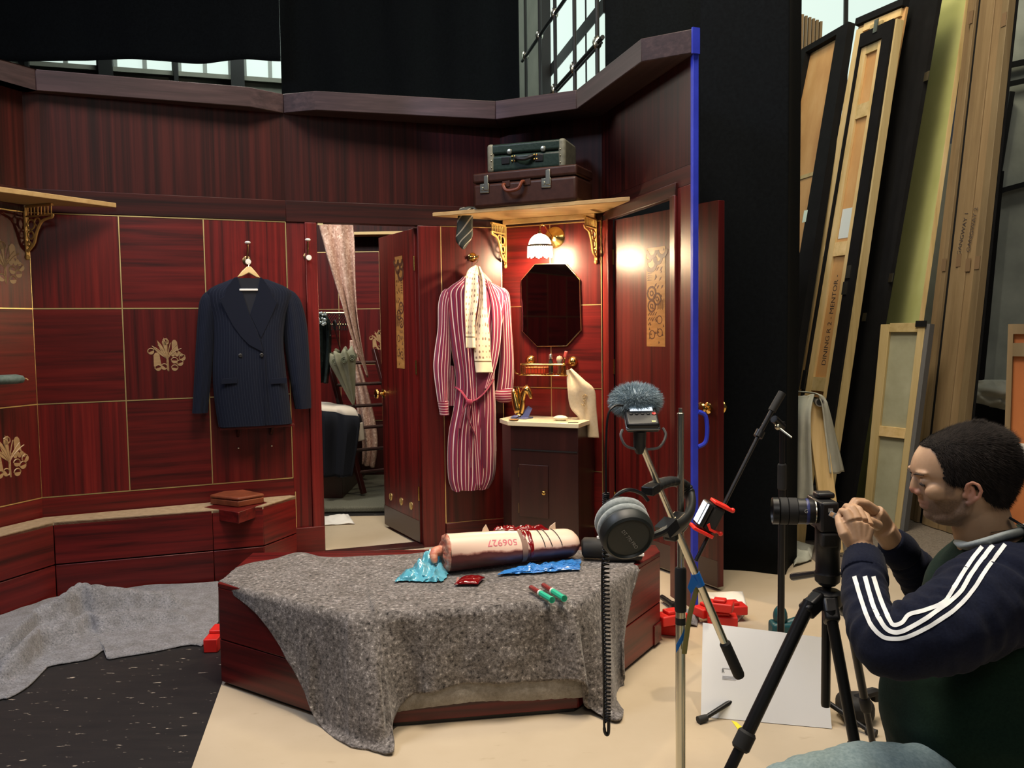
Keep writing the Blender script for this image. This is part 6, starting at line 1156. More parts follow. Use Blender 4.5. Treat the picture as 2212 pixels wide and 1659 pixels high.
class Flat:
    """scenery flat leaning on the right-hand side: far and near edge lines (two pixels each at one distance)"""
    def __init__(s, nm_, lab, far, Yf, near, Yn, ztop, off=0.0):
        def edge(e, Y):
            a, c = at_y(*e[0], Y), at_y(*e[1], Y); d = c - a; return lambda z: a + d * ((z - a.z) / d.z)
        fa, fb, nb_ = at_y(*far[0], Yf), at_y(*far[1], Yf), at_y(*near[1], Yn); pn = (fb - fa).cross(nb_ - fb); r0 = ray(*near[0]); na_ = C0 + r0 * ((fa - C0).dot(pn) / r0.dot(pn)); dn = na_ - nb_
        s.f, s.n, s.zt = edge(far, Yf), (lambda z: nb_ + dn * ((z - nb_.z) / dn.z)), ztop; b0 = s.f(.01).lerp(s.n(.01), .5); s.o = thing(nm_, lab, 'flat', (b0.x, b0.y, .007)); s.b = V(s.o.location)
        a = s.n(0) - s.f(0); c = s.f(2) - s.f(0); s.nr = a.cross(c).normalized()
        if s.nr.dot(C0 - b0) < 0: s.nr = -s.nr
    def p(s, k, z, o=0.0): return s.f(z).lerp(s.n(z), k) + s.nr * o - s.b
    def rect(s, nm_, k0, k1, z0, z1, mt_, o0=0, o1=.02, bevel=0):
        zt = lambda k, z: z; b = MB(); b.plate([s.p(k0, z0, o1), s.p(k1, z0, o1), s.p(k1, z1, o1), s.p(k0, z1, o1)], tuple(s.nr * -(o1 - o0))); return b.build(nm_, mt_, s.o, bevel)
    def px(s, px, py):
        r = ray(px, py); o_ = s.b + s.p(.5, 1); t = (o_ - C0).dot(s.nr) / r.dot(s.nr); q = C0 + r * t; z = q.z; a, c = s.f(z), s.n(z); return (q - a).dot(c - a) / (c - a).length_squared, z
f1 = Flat('plywood_flat', 'plywood flat with black edges, first behind the tall black curtain', ((1745, 112), (1690, 375)), 7.2, ((1850, 38), (1794, 400)), 6.45, 3.75)
zt = at_y(1850, 38, 6.45).z; f1.rect('plywood', .1, .80, .01, zt - .02, M_PLY, 0, .012); f1.rect('edge_stile', .0, .12, .01, zt, M_BFLAT, .0, .06); f1.rect('edge_stile', .78, 1, .01, zt, M_BFLAT, .0, .06); f1.rect('top_rail', .12, .78, zt - .05, zt, M_BFLAT, .0, .06)
k_, z_ = f1.px(1745, 380); f1.rect('seam_batten', .12, .78, z_ - .02, z_ + .01, M_PINEH, .013, .02)
f2 = Flat('plywood_flat', 'tall plywood flat with pine battens behind the narrow door flat', ((1856, 50), (1794, 400)), 6.5, ((1960, 4), (1890, 400)), 6.1, 3.7)
zt = at_y(1958, 4, 6.1).z; f2.rect('plywood', .0, 1, .01, zt - .03, M_PLY, -.02, 0); f2.rect('stile', .02, .17, .01, zt - .06, M_PINE, .001, .022); f2.rect('top_rail', .0, 1, zt - .03, zt + .02, M_BFLAT, -.02, .04); f2.rect('top_batten', .17, .95, zt - .09, zt - .035, M_PINEH, .001, .02)
for py in (268, 541, 818): k_, z_ = f2.px(1800, py); f2.rect('rail', .17, .6, z_ - .04, z_ + .04, M_PINEH, .001, .02)
f3 = Flat('door_flat', 'narrow pine framed door flat with black edges and handwriting', ((1870, 80), (1817, 400)), 6.32, ((1944, 38), (1890, 400)), 5.98, 3.6)
zt = at_y(1942, 42, 6.0).z; f3.rect('plywood', .05, .75, .01, zt - .1, M_PLY, 0, .01); f3.rect('stile', .04, .2, .01, zt - .1, M_PINE, .011, .03); f3.rect('stile', .56, .72, .01, zt - .1, M_PINE, .011, .03)
f3.rect('black_edge', 0, .045, .01, zt, M_BFLAT, -.02, .05); f3.rect('black_edge', .72, .985, .01, zt, M_BFLAT, -.02, .05); f3.rect('pale_edge', .985, 1.03, .01, zt, M_PINE, -.03, .03); f3.rect('top_edge', .045, .72, zt - .10, zt, M_BFLAT, -.02, .05)
for py, h_ in ((98, .10), (243, .05), (540, .05), (830, .05)): k_, z_ = f3.px(1860 if py < 300 else 1810 if py < 600 else 1770, py); f3.rect('rail', .2, .56, z_ - h_, z_ + h_, M_PINEH, .011, .028)
ka, za = f3.px(1838, 450); kb, zb_ = f3.px(1832, 514); q = f3.rect('paper_label', .22, .54, zb_, za, flat('pale_paper', (.62, .68, .66), .7), .0115, .013)
for py, px in ((60, 1905), (590, 1846), (470, 1752), (625, 1838)): k_, z_ = f3.px(px, py); f3.rect('hinge', k_ - .06, k_ + .06, z_ - .045, z_ + .045, M_CHROME, .051, .056)
k_, z_ = f3.px(1750, 822); f3.rect('coffin_lock', k_ - .05, k_ + .05, z_ - .07, z_ + .07, M_BLKM, .05, .06)
(ka, za), (kb, zb_) = f3.px(1783, 790), f3.px(1822, 585); pa_, pb_ = f3.p(.38, za, .0108), f3.p(.36, zb_, .0108); dx = (pb_ - pa_); Lx = dx.length; dx.normalize(); dy = f3.nr.cross(dx)
lettering('DINING R 2 - MENTOR -', Lx / 11.2, pa_, dx, dy, M_STR, f3.o, 'lettering', align='LEFT')
f4 = Flat('black_flat', 'wide black painted flat leaning right of the narrow door flat', ((1955, 0), (1889, 400)), 6.3, ((2026, 0), (1951, 434)), 5.9, 3.8); f4.rect('face', -.03, 1, .01, 3.8, M_BFLAT, -.03, 0); f4.rect('rail', .02, .95, .02, .12, M_BFLAT, .001, .02)
for px, py in ((2002, 165), (1925, 600), (1868, 685)): k_, z_ = f4.px(px, py); f4.rect('hinge', k_ - .06, k_ + .06, z_ - .03, z_ + .03, M_NICK, .001, .005)
M_YEL = speck('yellow_green_paint', [(.3, (.44, .46, .17)), (.7, (.52, .54, .22))], 3, .7, .05)
f5 = Flat('yellow_flat', 'yellow green painted flat leaning between the black flat and the boards', ((2010, 0), (1935, 434)), 6.5, ((2086, 0), (2013, 500)), 6.0, 4.0); f5.rect('face', 0, 1, .01, 4.0, M_YEL, -.03, 0); f5.rect('edge', 1.0, 1.02, .01, 4.0, M_PINE, -.03, .0)
M_TAN = grain('tan_board', [(.3, (.15, .105, .05)), (.5, (.20, .145, .07)), (.75, (.25, .19, .10))], (9, 9, .5), 1.4, .7)
f6 = Flat('board_stack', 'tall tan boards with faint handwriting leaning behind the man', ((2086, 0), (2006, 690)), 5.95, ((2180, 0), (2086, 890)), 5.5, 4.0)
for k0, k1, o0 in ((0, .16, -.02), (.18, .26, .0), (.36, .52, 0), (.525, .70, .004), (.705, .86, -.003), (.865, 1.0, .002)): f6.rect('board', k0, k1, .01, 4.0, M_TAN, -.05, o0, .002)
f6.rect('dark_gap', .26, .36, .01, 4.0, M_BFLAT, -.05, -.02); f6.rect('back_sheet', 0, 1, .01, 4.0, M_BFLAT, -.07, -.055)
for px, py in ((2072, 565), (2092, 575), (2112, 570), (2040, 575), (2098, 40), (2170, 45)): k_, z_ = f6.px(px, py); f6.rect('tape_patch', k_ - .05, k_ + .05, z_ - .035, z_ + .05, flat('brown_patch', (.16, .10, .05), .8), .005, .0065)
for s_, (pa2, pb2) in (('GANGWAY 1', ((2072, 552), (2092, 450))), ('GANGWAY 2', ((2093, 545), (2112, 440)))):
    (ka, za), (kb, zb_) = f6.px(*pa2), f6.px(*pb2); pa_, pb_ = f6.p(ka, za, .006), f6.p(kb, zb_, .006); dx = pb_ - pa_; Lx = dx.length; dx.normalize(); lettering(s_, Lx / 6.5, pa_, dx, f6.nr.cross(dx), M_STR, f6.o, 'lettering', align='LEFT')
M_CANV = speck('canvas_back', [(.3, (.30, .30, .20)), (.7, (.38, .38, .27))], 6, .85, .1)
f7 = Flat('canvas_flat', 'small pine framed canvas flat leaning in front of the yellow flat', ((1908, 696), (1868, 1120)), 5.85, ((2007, 700), (1950, 1150)), 5.6, 1.4); zt = at_y(2000, 700, 5.65).z
f7.rect('canvas', .02, .98, .01, zt, M_CANV, -.012, 0); f7.rect('stile', 0, .2, .01, zt, M_PINE, .001, .025, .002); f7.rect('stile', .82, .97, .01, zt, M_PINE, .001, .025, .002); f7.rect('grey_edge', .97, 1.06, .01, zt, flat('grey_edge', (.12, .12, .12), .7), -.03, .02)
for py, h_ in ((708, .03), (935, .035)): k_, z_ = f7.px(1945, py); f7.rect('rail', .2, .82, z_ - h_, z_ + h_, M_PINEH, .001, .024, .002)
f7.rect('clip', .78, 1.0, zt - .02, zt + .02, M_BLKM, .026, .035)
f8 = Flat('orange_flat', 'orange plywood flat in a pine frame at the right edge', ((2180, 705), (2165, 1150)), 5.2, ((2300, 700), (2290, 1150)), 5.0, 1.4); zt = at_y(2190, 700, 5.1).z
M_OPLY = speck('orange_ply', [(.3, (.38, .12, .035)), (.7, (.50, .18, .06))], 3, .6, .05, ms=(1, 1, .5))
f8.rect('plywood', .02, 1, .01, zt - .02, M_OPLY, -.012, 0); f8.rect('stile', 0, .1, .01, zt, M_TAN, .001, .03); k_, z_ = f8.px(2195, 708); f8.rect('rail', .1, 1, zt - .06, zt, M_TAN, .001, .03); k_, z_ = f8.px(2195, 755); f8.rect('rail', .1, 1, z_ - .04, z_ + .04, M_TAN, .001, .03); k_, z_ = f8.px(2195, 978); f8.rect('paper_label', .14, .5, z_ - .06, z_ + .06, M_PAPER, .001, .003)
sl = thing('slat_bundle', 'bundle of weathered wooden slats standing above the plywood flat', 'timber', tuple(at_y(1755, 100, 7.6).xy) + (.007,)); of = V(sl.location)
for k in range(6): x = 1733 + 8 * k; b = MB(); b.bar(at_y(x + 2 - 40, 1100, 7.6) - of, at_y(x, 32 + 3 * k, 7.6) - of, .022, .03); q = b.build('slat', M_TAN, sl)
# dust sheet on a trestle beside the curtain
ts = thing('trestle', 'pine plank trestle with a grey tube on top under the white dust sheet', 'trestle', tuple(at_y(1790, 1100, 5.05).xy) + (.007,)); of = V(ts.location)
b = MB(); b.bar(at_y(1758, 868, 5.05) - of, at_y(1803, 1195, 5.0) - of, .10, .03, up=(0, 1, 0)); b.build('plank', M_PINE, ts, .003); b = MB(); b.bar(at_y(1752, 868, 5.2) - of, at_y(1722, 1195, 5.3) - of, .08, .03, up=(0, 1, 0)); b.build('plank', M_PINE, ts, .003)
ax0, ax1 = at_y(1771, 869, 4.98) - of, at_y(1738, 862, 5.5) - of; b = MB(); b.tube([ax0, ax1], .026, 14); b.build('tube', flat('grey_tube', (.18, .17, .15), .5), ts, angle=40); b = MB(); b.tube([ax0 - (ax1 - ax0) * .002, ax0], .019, 12); b.build('tube_bore', M_BLK, ts)
M_DUST = speck('dust_sheet', [(.3, (.40, .41, .34)), (.7, (.52, .53, .46))], 8, .85, .2)
ds = thing('dust_sheet', 'white dust sheet hanging over the trestle beside the tall black curtain', 'dust sheet', tuple(at_y(1760, 1080, 5.0))); MDs = Mx.Translation(-at_y(1760, 1080, 5.0))
wsheet(pxs([(1690, 858, 5.25), (1688, 900, 5.2), (1686, 990, 5.2), (1684, 1085, 5.2)], 5.2), pxs([(1764, 852, 4.98), (1754, 900, 4.96), (1755, 990, 4.96), (1758, 1080, 4.96)], 5), 40, 16, .03, 3, 2).build('near_fall', M_DUST, ds, M=MDs, solid=.006, angle=80)
wsheet(pxs([(1712, 846, 5.3), (1764, 851, 4.97), (1772, 862, 4.95), (1778, 880, 4.95), (1786, 950, 4.97), (1794, 1024, 4.98)], 5), pxs([(1750, 850, 5.5), (1772, 855, 5.4), (1786, 868, 5.35), (1792, 885, 5.35), (1808, 950, 5.35), (1824, 1020, 5.35)], 5.3), 50, 14, .02, 2, 4).build('far_fall', M_DUST, ds, M=MDs, solid=.006, angle=80)
crumple('dust_sheet_end', 'white cloth end lying on the floor beside the tall black curtain', 'cloth', ([(1714, 1172), (1715, 1225)], [(1758, 1180), (1752, 1212)]), .007, .05, M_DUST, 4)
kb_ = thing('black_crate', 'black case standing in shadow under the dust sheet', 'case', tuple(at_z(1765, 1185, .007) + V((0, .3, 0)))); b = MB(); b.box(-.22, .16, -.1, .2, 0, .26); b.build('body', M_BFLAT, kb_, .01); b = MB(); b.box(-.225, .165, -.105, .205, .262, .3); b.build('lid', M_BFLAT, kb_, .01)
b = MB(); b.box(-.06, .04, -.115, -.106, .18, .2); b.build('handle', M_NICK, kb_, .002)
gc = thing('grey_cloth', 'grey cloth heaped at the foot of the frosted screen', 'cloth', tuple(at_y(2140, 850, 6.3))); of = V(gc.location)
vs = []
for i in range(26):
    for j_ in range(20):
        u_2, v_2 = i / 25, j_ / 19; q = at_y(2104 + 80 * u_2, 822 + 46 * v_2 + 20 * u_2 * v_2, 6.3) + V((0, -.1 * sin(u_2 * pi) * sin(v_2 * pi) - .06 * NZ.noise(V((u_2 * 5, v_2 * 4, 1))), 0)) - of; vs.append(q)
b = MB(); b.add(vs, [(i * 20 + k, (i + 1) * 20 + k, (i + 1) * 20 + k + 1, i * 20 + k + 1) for i in range(25) for k in range(19)]); b.build('cloth', M_DUST, gc, solid=.008, angle=80); b = MB(); b.plate([at_y(px, py, 6.42) - of for px, py in ((2095, 860), (2200, 868), (2200, 1130), (2060, 1130))], (0, .3, 0)); b.build('dark_box', M_BFLAT, gc)
# ================================================================== THE MAN
from mathutils.bvhtree import BVHTree
KH = 1.83 / F; OH = at_y(2085, 1040, 1.83); th_ = rad(10)
fw_h, sd_h = V((-cos(th_), sin(th_), 0)), V((-sin(th_), -cos(th_), 0)); up_h = V((0, 0, 1))
def hd(px, py, c=0.0): return OH + fw_h * ((2085 - px) * KH) + up_h * ((1040 - py) * KH) + sd_h * c
man = thing('person', 'man in a navy and green sweatshirt with white striped sleeves crouching over the camera', 'person', tuple(at_y(2110, 1700, 1.8).xy) + (.007,)); MO = Mx.Translation(-V(man.location))
SL = [(917, 2088, 2114, .014), (920, 2074, 2128, .032), (925, 2058, 2142, .046), (933, 2040, 2157, .059), (945, 2017, 2170, .069), (960, 1997, 2179, .075), (975, 1986, 2183, .078), (990, 1979, 2185, .079), (1005, 1975, 2185, .078), (1016, 1974, 2183, .077), (1023, 1976, 2181, .076), (1031, 1983, 2178, .075), (1042, 1985, 2174, .074), (1054, 1987, 2169, .073), (1066, 1991, 2163, .070), (1076, 1994, 2158, .067), (1086, 1996, 2154, .063), (1096, 1999, 2150, .060), (1105, 2003, 2146, .056), (1113, 2005, 2142, .050), (1121, 2008, 2136, .043), (1129, 2018, 2128, .034), (1136, 2034, 2118, .022)]
def hring(s, n, e=0.0):
    py, xf, xb, hw = s; rg = []
    for j in range(n):
        t = 2 * pi * j / n; ct, st = cos(t), sin(t); a = abs(ct) ** .84 * (1 if ct > 0 else -1); c = abs(st) ** .84 * (1 if st > 0 else -1)
        nar = 1 - (.20 if py < 1070 else .28) * max(0, ct) ** 1.6
        rg.append(hd((xf + xb) / 2 - a * ((xb - xf) / 2 + e / KH), py, c * (hw + e) * nar))
    return rg
B = MB(); B.loft([hring(s, 48) for s in cr(SL, 60)])
def bl_(px, py, c, r): B.ell(hd(px, py, c), r, 14, 10)
B.tube([hd(1990, 1024), hd(1984, 1036), hd(1982, 1048), hd(1980.5, 1058), hd(1984, 1064)], [.006, .0085, .0098, .0104, .009], 12)
for c in (-1, 1):
    bl_(1988, 1064, c * .010, (.010, .008, .007)); bl_(1988, 1017, c * .028, (.011, .022, .007)); bl_(1995, 1036, c * .032, (.0115, .0145, .0105)); bl_(2016, 1056, c * .046, (.028, .016, .02))
    B.tube([hd(2022, 1119, c * .018), hd(2045, 1110, c * .042), hd(2066, 1092, c * .058), hd(2072, 1066, c * .066)], [.012, .013, .014, .012], 10)
    e = [hd(px, py, c * cc) for px, py, cc in ((2063, 1054, .078), (2059, 1042, .082), (2061, 1031, .086), (2070, 1026, .090), (2080, 1031, .094), (2085, 1043, .096), (2082, 1056, .093), (2074, 1066, .086), (2065, 1074, .080), (2061, 1070, .077))]
    B.tube(e, [.0035, .0036, .0038, .004, .0042, .0042, .004, .004, .0062, .005], 10)
    B.tube([hd(2070, 1036, c * .08), hd(2074, 1050, c * .084), hd(2069, 1064, c * .08)], [.006, .006, .006], 8); B.ell(hd(2071, 1048, c * .074), (.013, .008, .022), 12, 8); bl_(2058, 1056, c * .078, (.0045, .006, .007))
bl_(2001, 1086, 0, (.009, .021, .0055)); bl_(2003, 1096, 0, (.009, .018, .0062)); bl_(2014, 1113, 0, (.012, .02, .013)); bl_(2003, 1075, 0, (.012, .024, .014))
B.tube([hd(2108, 1060), hd(2112, 1100), at_y(2124, 1145, 1.83), at_y(2150, 1195, 1.83), at_y(2175, 1240, 1.83)], [.056, .058, .061, .07, .09], 28)
def px3(q): return at_y(q[0], q[1], q[2])
def limb(lst, n=16): B.tube([px3(q) for q in lst], [q[3] for q in lst], n)
limb([(2180, 1225, 1.83, .11), (2165, 1300, 1.83, .13), (2120, 1400, 1.82, .13), (2095, 1500, 1.81, .125), (2105, 1600, 1.80, .13), (2115, 1680, 1.80, .11)], 24)
limb([(2195, 1250, 1.76, .06), (2140, 1280, 1.66, .055), (2000, 1375, 1.61, .045), (1925, 1388, 1.62, .042), (1880, 1335, 1.70, .038), (1866, 1240, 1.83, .031), (1862, 1196, 1.895, .027)])
limb([(2160, 1230, 1.95, .06), (2090, 1260, 2.03, .052), (2015, 1275, 2.10, .045), (1965, 1215, 2.08, .036), (1925, 1168, 2.05, .028), (1908, 1142, 2.04, .028)])
limb([(2110, 1690, 1.72, .08), (1900, 1695, 1.66, .07), (1720, 1712, 1.62, .055), (1722, 1900, 1.62, .045), (1735, 2130, 1.63, .035)]); q = at_y(2110, 1640, 1.92); B.tube([q, V((q.x - .06, 1.96, .28)), V((q.x - .1, 1.97, .10)), V((q.x + .1, 1.97, .07)), V((q.x + .32, 1.97, .06))], [.08, .065, .055, .045, .035], 16)
# near (left) hand: back of the hand towards the viewer, fingers folding away round the card
def dig(lst): B.tube([px3(q) for q in lst], [q[3] for q in lst], 12); B.ell(px3(lst[-1]), lst[-1][3], 10, 8)
for lst in ([(1866, 1210, 1.88, .027), (1862, 1190, 1.90, .028), (1856, 1166, 1.915, .031), (1853, 1146, 1.925, .031)],): B.tube([px3(q) for q in lst], [q[3] for q in lst], 20, flat=.72, up=(0, 1, 0))
for x, y in ((1838, 1128), (1852, 1126), (1866, 1130), (1878, 1138)): B.tube([px3((1858 + (x - 1858) * .5, 1168, 1.905)), px3((x, y, 1.915))], [.014, .0125], 12)
dig([(1838, 1126, 1.912, .0118), (1828, 1106, 1.925, .0098), (1819, 1104, 1.945, .0088), (1812, 1116, 1.955, .0076)])
dig([(1852, 1124, 1.915, .0118), (1841, 1099, 1.935, .0100), (1829, 1094, 1.965, .0088), (1820, 1106, 1.98, .0078)])
dig([(1866, 1127, 1.92, .0113), (1855, 1101, 1.945, .0096), (1843, 1094, 1.975, .0086), (1834, 1104, 1.99, .0076)])
dig([(1879, 1137, 1.925, .0102), (1871, 1114, 1.955, .0086), (1860, 1106, 1.98, .0076), (1851, 1112, 1.995, .0068)])
dig([(1838, 1176, 1.905, .013), (1822, 1152, 1.905, .0122), (1815, 1134, 1.92, .0104), (1811, 1119, 1.94, .0088)])
# far (right) hand
B.tube([px3(q) for q in ((1922, 1158, 2.045), (1906, 1140, 2.04), (1893, 1124, 2.03), (1884, 1112, 2.02))], [.027, .029, .032, .030], 20, flat=.68, up=(0, 1, 0))
dig([(1893, 1104, 2.01, .0118), (1872, 1088, 2.0, .0102), (1850, 1086, 1.99, .0092), (1842, 1098, 1.985, .008)])
dig([(1890, 1108, 2.025, .0118), (1864, 1084, 2.03, .0104), (1846, 1082, 2.02, .0092), (1836, 1096, 2.01, .008)])
dig([(1886, 1116, 2.035, .0112), (1862, 1096, 2.05, .0098), (1844, 1096, 2.04, .0086), (1833, 1106, 2.03, .0078)])
dig([(1884, 1128, 2.04, .0102), (1864, 1112, 2.06, .0086), (1850, 1110, 2.05, .0076), (1842, 1118, 2.04, .007)])
dig([(1898, 1136, 2.0, .013), (1880, 1126, 1.985, .0115), (1862, 1122, 1.98, .0098), (1848, 1124, 1.98, .0086)])
tmp = B.build('tmp_body', M_WHITE); rm = tmp.modifiers.new('r', 'REMESH'); rm.mode = 'VOXEL'; rm.voxel_size = .0026; rm.adaptivity = 0; sm = tmp.modifiers.new('s', 'SMOOTH'); sm.factor = .5; sm.iterations = 3
dg = bpy.context.evaluated_depsgraph_get(); dg.update(); me = bpy.data.meshes.new_from_object(tmp.evaluated_get(dg)); bpy.data.objects.remove(tmp)
inv = lambda p: (2085 - (p - OH).dot(fw_h) / KH, 1040 - (p - OH).dot(up_h) / KH, (p - OH).dot(sd_h))
tint = []
def sst(a, b_, x): t = min(max((x - a) / (b_ - a), 0), 1); return t * t * (3 - 2 * t)
for v in me.vertices:
    px, py, c = inv(v.co); be = red = 0.0
    if (v.co - OH).length < .2 and py < 1160:
        jl = 1052 + max(0, (2046 - px)) * .42            # upper border of the beard
        be = sst(jl, jl + 22, py) * sst(2088, 2062, px) * (1 - .75 * sst(1010, 1000, px) * sst(1078, 1060, py)) * sst(1152, 1128, py)
        be = max(be * .95, .9 * sst(2046, 2040, px) * sst(2022, 2028, px) * sst(1030, 1036, py) * sst(1075, 1050, py), .0)
        if abs(c) < .026 and 1080 < py < 1101 and px < 2004: be *= .5; red = .4
        red = max(red, sst(1996, 1978, px) * sst(1050, 1058, py) * sst(1074, 1068, py) * .6, .55 * (sst(.074, .084, abs(c))))
    tint.append((be, red, 0))
at_ = me.attributes.new('st', 'FLOAT_VECTOR', 'POINT'); at_.data.foreach_set('vector', [x for q in tint for x in q])
m, nt, p = nm('skin'); a = node(nt, 'ShaderNodeAttribute', attribute_name='st'); sx = node(nt, 'ShaderNodeSeparateXYZ'); nt.links.new(a.outputs['Vector'], sx.inputs[0]); nz = noise_tex(nt, 260, (1, 1, 1), 3, .7, False); n2 = noise_tex(nt, 18, (1, 1, 1), 3, .6, False)
r0 = ramp(nt, n2.outputs[0], [(.3, (.44, .262, .15)), (.7, (.53, .335, .205))]); m1 = node(nt, 'ShaderNodeMix', data_type='RGBA'); nt.links.new(sx.outputs[1], m1.inputs[0]); nt.links.new(r0.outputs[0], m1.inputs[6]); m1.inputs[7].default_value = (.50, .17, .12, 1)
bm2 = node(nt, 'ShaderNodeMath', operation='MULTIPLY_ADD'); nt.links.new(nz.outputs[0], bm2.inputs[0]); bm2.inputs[1].default_value = .7; bm2.inputs[2].default_value = .28; bm3 = node(nt, 'ShaderNodeMath', operation='MULTIPLY', use_clamp=True); nt.links.new(bm2.outputs[0], bm3.inputs[0]); nt.links.new(sx.outputs[0], bm3.inputs[1])
m2 = node(nt, 'ShaderNodeMix', data_type='RGBA'); nt.links.new(bm3.outputs[0], m2.inputs[0]); nt.links.new(m1.outputs[2], m2.inputs[6]); m2.inputs[7].default_value = (.075, .045, .03, 1); nt.links.new(m2.outputs[2], p.inputs['Base Color'])
sset(p, Roughness=.5); p.inputs['Specular IOR Level'].default_value = .35; p.inputs['Subsurface Weight'].default_value = .08; p.inputs['Subsurface Radius'].default_value = (.012, .005, .003); bump(nt, p, nz.outputs[0], .12, .0006); M_SKIN = m
me.materials.clear(); me.materials.append(M_SKIN); me.polygons.foreach_set('use_smooth', [True] * len(me.polygons)); me.name = 'body'
bo = bpy.data.objects.new('body', me); COL.objects.link(bo); bo.parent = man; bo.matrix_local = MO
for c in (-1, 1):
    b = MB(); b.ell(hd(1992.5, 1040.5, c * .032), (.0092, .0092, .0078), 14, 10); b.build('eye', flat('eye_dark', (.16, .12, .10), .2), man, M=MO)
    b = MB(); b.tube([hd(1985, 1041, c * .026), hd(1984, 1042.5, c * .034), hd(1990, 1043, c * .043)], .0016, 6); b.build('eyelashes', flat('lash', (.02, .014, .01), .6), man, M=MO)
    b = MB(); b.tube([hd(1977.5, 1024, c * .012), hd(1977, 1020, c * .03), hd(1987, 1020.5, c * .046)], [.0022, .0034, .0016], 8, flat=.6); b.build('eyebrow', flat('brow', (.035, .022, .015), .8), man, M=MO)
# hair
HL = [(955, 1900), (962, 2003), (975, 2008), (990, 2011), (1010, 2018), (1030, 2026), (1037, 2038), (1040, 2062), (1044, 2086), (1060, 2096), (1074, 2112), (1081, 2135), (1084, 2200)]
def hline(py):
    if py < 955: return 1900
    for (a, x), (c, y) in zip(HL, HL[1:]):
        if a <= py <= c: return x + (y - x) * (py - a) / (c - a)
    return 2400
NS, NA_ = 150, 180; hs = [s for s in cr([(912.5, 2098, 2104, .004)] + SL[:17], NS)]; rings = [hring(s, NA_, .0034) for i, s in enumerate(hs)]; vs = [q for r in rings for q in r]; fs = []
ok = lambda q: inv(q)[0] > hline(inv(q)[1]) + 6 * NZ.noise(q * 120) + 4 * NZ.noise(q * 400)
keep = [ok(q) for q in vs]
for i in range(NS - 1):
    for j in range(NA_):
        f = (i * NA_ + j, i * NA_ + (j + 1) % NA_, (i + 1) * NA_ + (j + 1) % NA_, (i + 1) * NA_ + j)
        if sum(keep[k] for k in f) >= 3: fs.append(f)
fs.append(tuple(reversed(range(NA_)))); b = MB(); b.add(vs, fs); M_HAIR = speck('dark_hair', [(.3, (.010, .008, .007)), (.7, (.030, .023, .019))], 90, .8, .5, ms=(1, 1, .35), spec=.15)
hr = b.build('hair', M_HAIR, man, angle=180, M=MO, solid=-.004); b = MB(); rnd = random.Random(11); ctr = hd(2090, 1000)
for f in fs[:-1]:
    for _ in range(2):
        q = vs[f[0]].lerp(vs[f[2]], rnd.random()).lerp(vs[f[1]], rnd.random() * .4); n_ = (q - ctr).normalized(); t_ = (-fw_h * .6 - up_h * .55 * (1 if inv(q)[1] > 950 else .1) + V((rnd.uniform(-.3, .3), rnd.uniform(-.3, .3), rnd.uniform(-.3, .3)))).normalized()
        L_ = rnd.uniform(.006, .013); s_ = n_.cross(t_).normalized() * .00055; q = q + n_ * .0015; b.add([q - s_, q + s_, q + t_ * L_ + n_ * L_ * rnd.uniform(.3, .75)], [(0, 1, 2)])
o = b.build('hair_strands', M_HAIR, hr, angle=180); o['kind'] = 'stuff'
# clothes
M_NAVYJ = speck('navy_jersey', [(.3, (.0045, .006, .016)), (.7, (.008, .011, .026))], 200, .95, .15, sheen=.03, spec=.15); M_GREENJ = speck('bottle_green_jersey', [(.3, (.004, .014, .009)), (.7, (.007, .022, .014))], 200, .95, .15, sheen=.03, spec=.15)
M_RIB = speck('grey_rib', [(.3, (.34, .38, .36)), (.7, (.46, .5, .48))], 120, .9, .3); M_STRIPE = flat('white_stripe', (.78, .8, .78), .8)
def cloth_tube(lst, n=40, m_=70, wr=.006, seed=0, e=1.0):
    P = cr([(*px3(q), q[3]) for q in lst], m_); pts = [V(q[:3]) for q in P]; b = MB(); b.tube(pts, [q[3] for q in P], n)
    for i, v in enumerate(b.v[:n * m_]):
        c = pts[i // n]; d = (v - c); L = i // n / m_; b.v[i] = c + d * (1 + (wr * NZ.noise(v * 9 + V((seed, 0, 0))) + wr * .8 * NZ.noise(V((L * 38 * e, (i % n) / n * 5, seed))) + wr * .4 * NZ.noise(v * 30)) / .05)
    return b
def torso_ring(q, n=56):
    px, py, Y, ha, hc, tl = q; c = at_y(px, py, Y); return [c + fw_h * ha * (abs(cos(t)) ** .85 * (1 if cos(t) > 0 else -1)) + sd_h * hc * (abs(sin(t)) ** .85 * (1 if sin(t) > 0 else -1)) - up_h * (tl * cos(t)) for t in [2 * pi * k / n for k in range(n)]]
TS = [(2156, 1160, 1.83, .080, .092, .02), (2172, 1190, 1.83, .112, .14, .02), (2176, 1238, 1.83, .137, .185, .012), (2160, 1310, 1.83, .155, .20, .004), (2125, 1400, 1.82, .165, .19, 0), (2095, 1480, 1.81, .172, .19, 0), (2086, 1540, 1.80, .172, .195, 0), (2096, 1600, 1.80, .168, .195, 0), (2105, 1660, 1.80, .165, .19, 0), (2108, 1690, 1.80, .155, .18, 0)]
b = MB(); rings = [torso_ring(q) for q in cr(TS, 70)]; b.loft(rings)
for i, v in enumerate(b.v): k = i // 56; b.v[i] = v + (v - sum(rings[k], V((0, 0, 0))) / 56).normalized() * (.010 * NZ.noise(V((v.x * 7, v.y * 7, v.z * 14))) + .004 * NZ.noise(v * 30))
sw = b.build('sweatshirt', M_GREENJ, man, angle=180, M=MO)
near = [(2235, 1262, 1.79, .080), (2190, 1268, 1.72, .092), (2142, 1298, 1.665, .096), (2085, 1336, 1.625, .090), (2005, 1374, 1.60, .076), (1930, 1392, 1.61, .063), (1886, 1352, 1.675, .052), (1869, 1290, 1.76, .047), (1867, 1240, 1.83, .0445)]
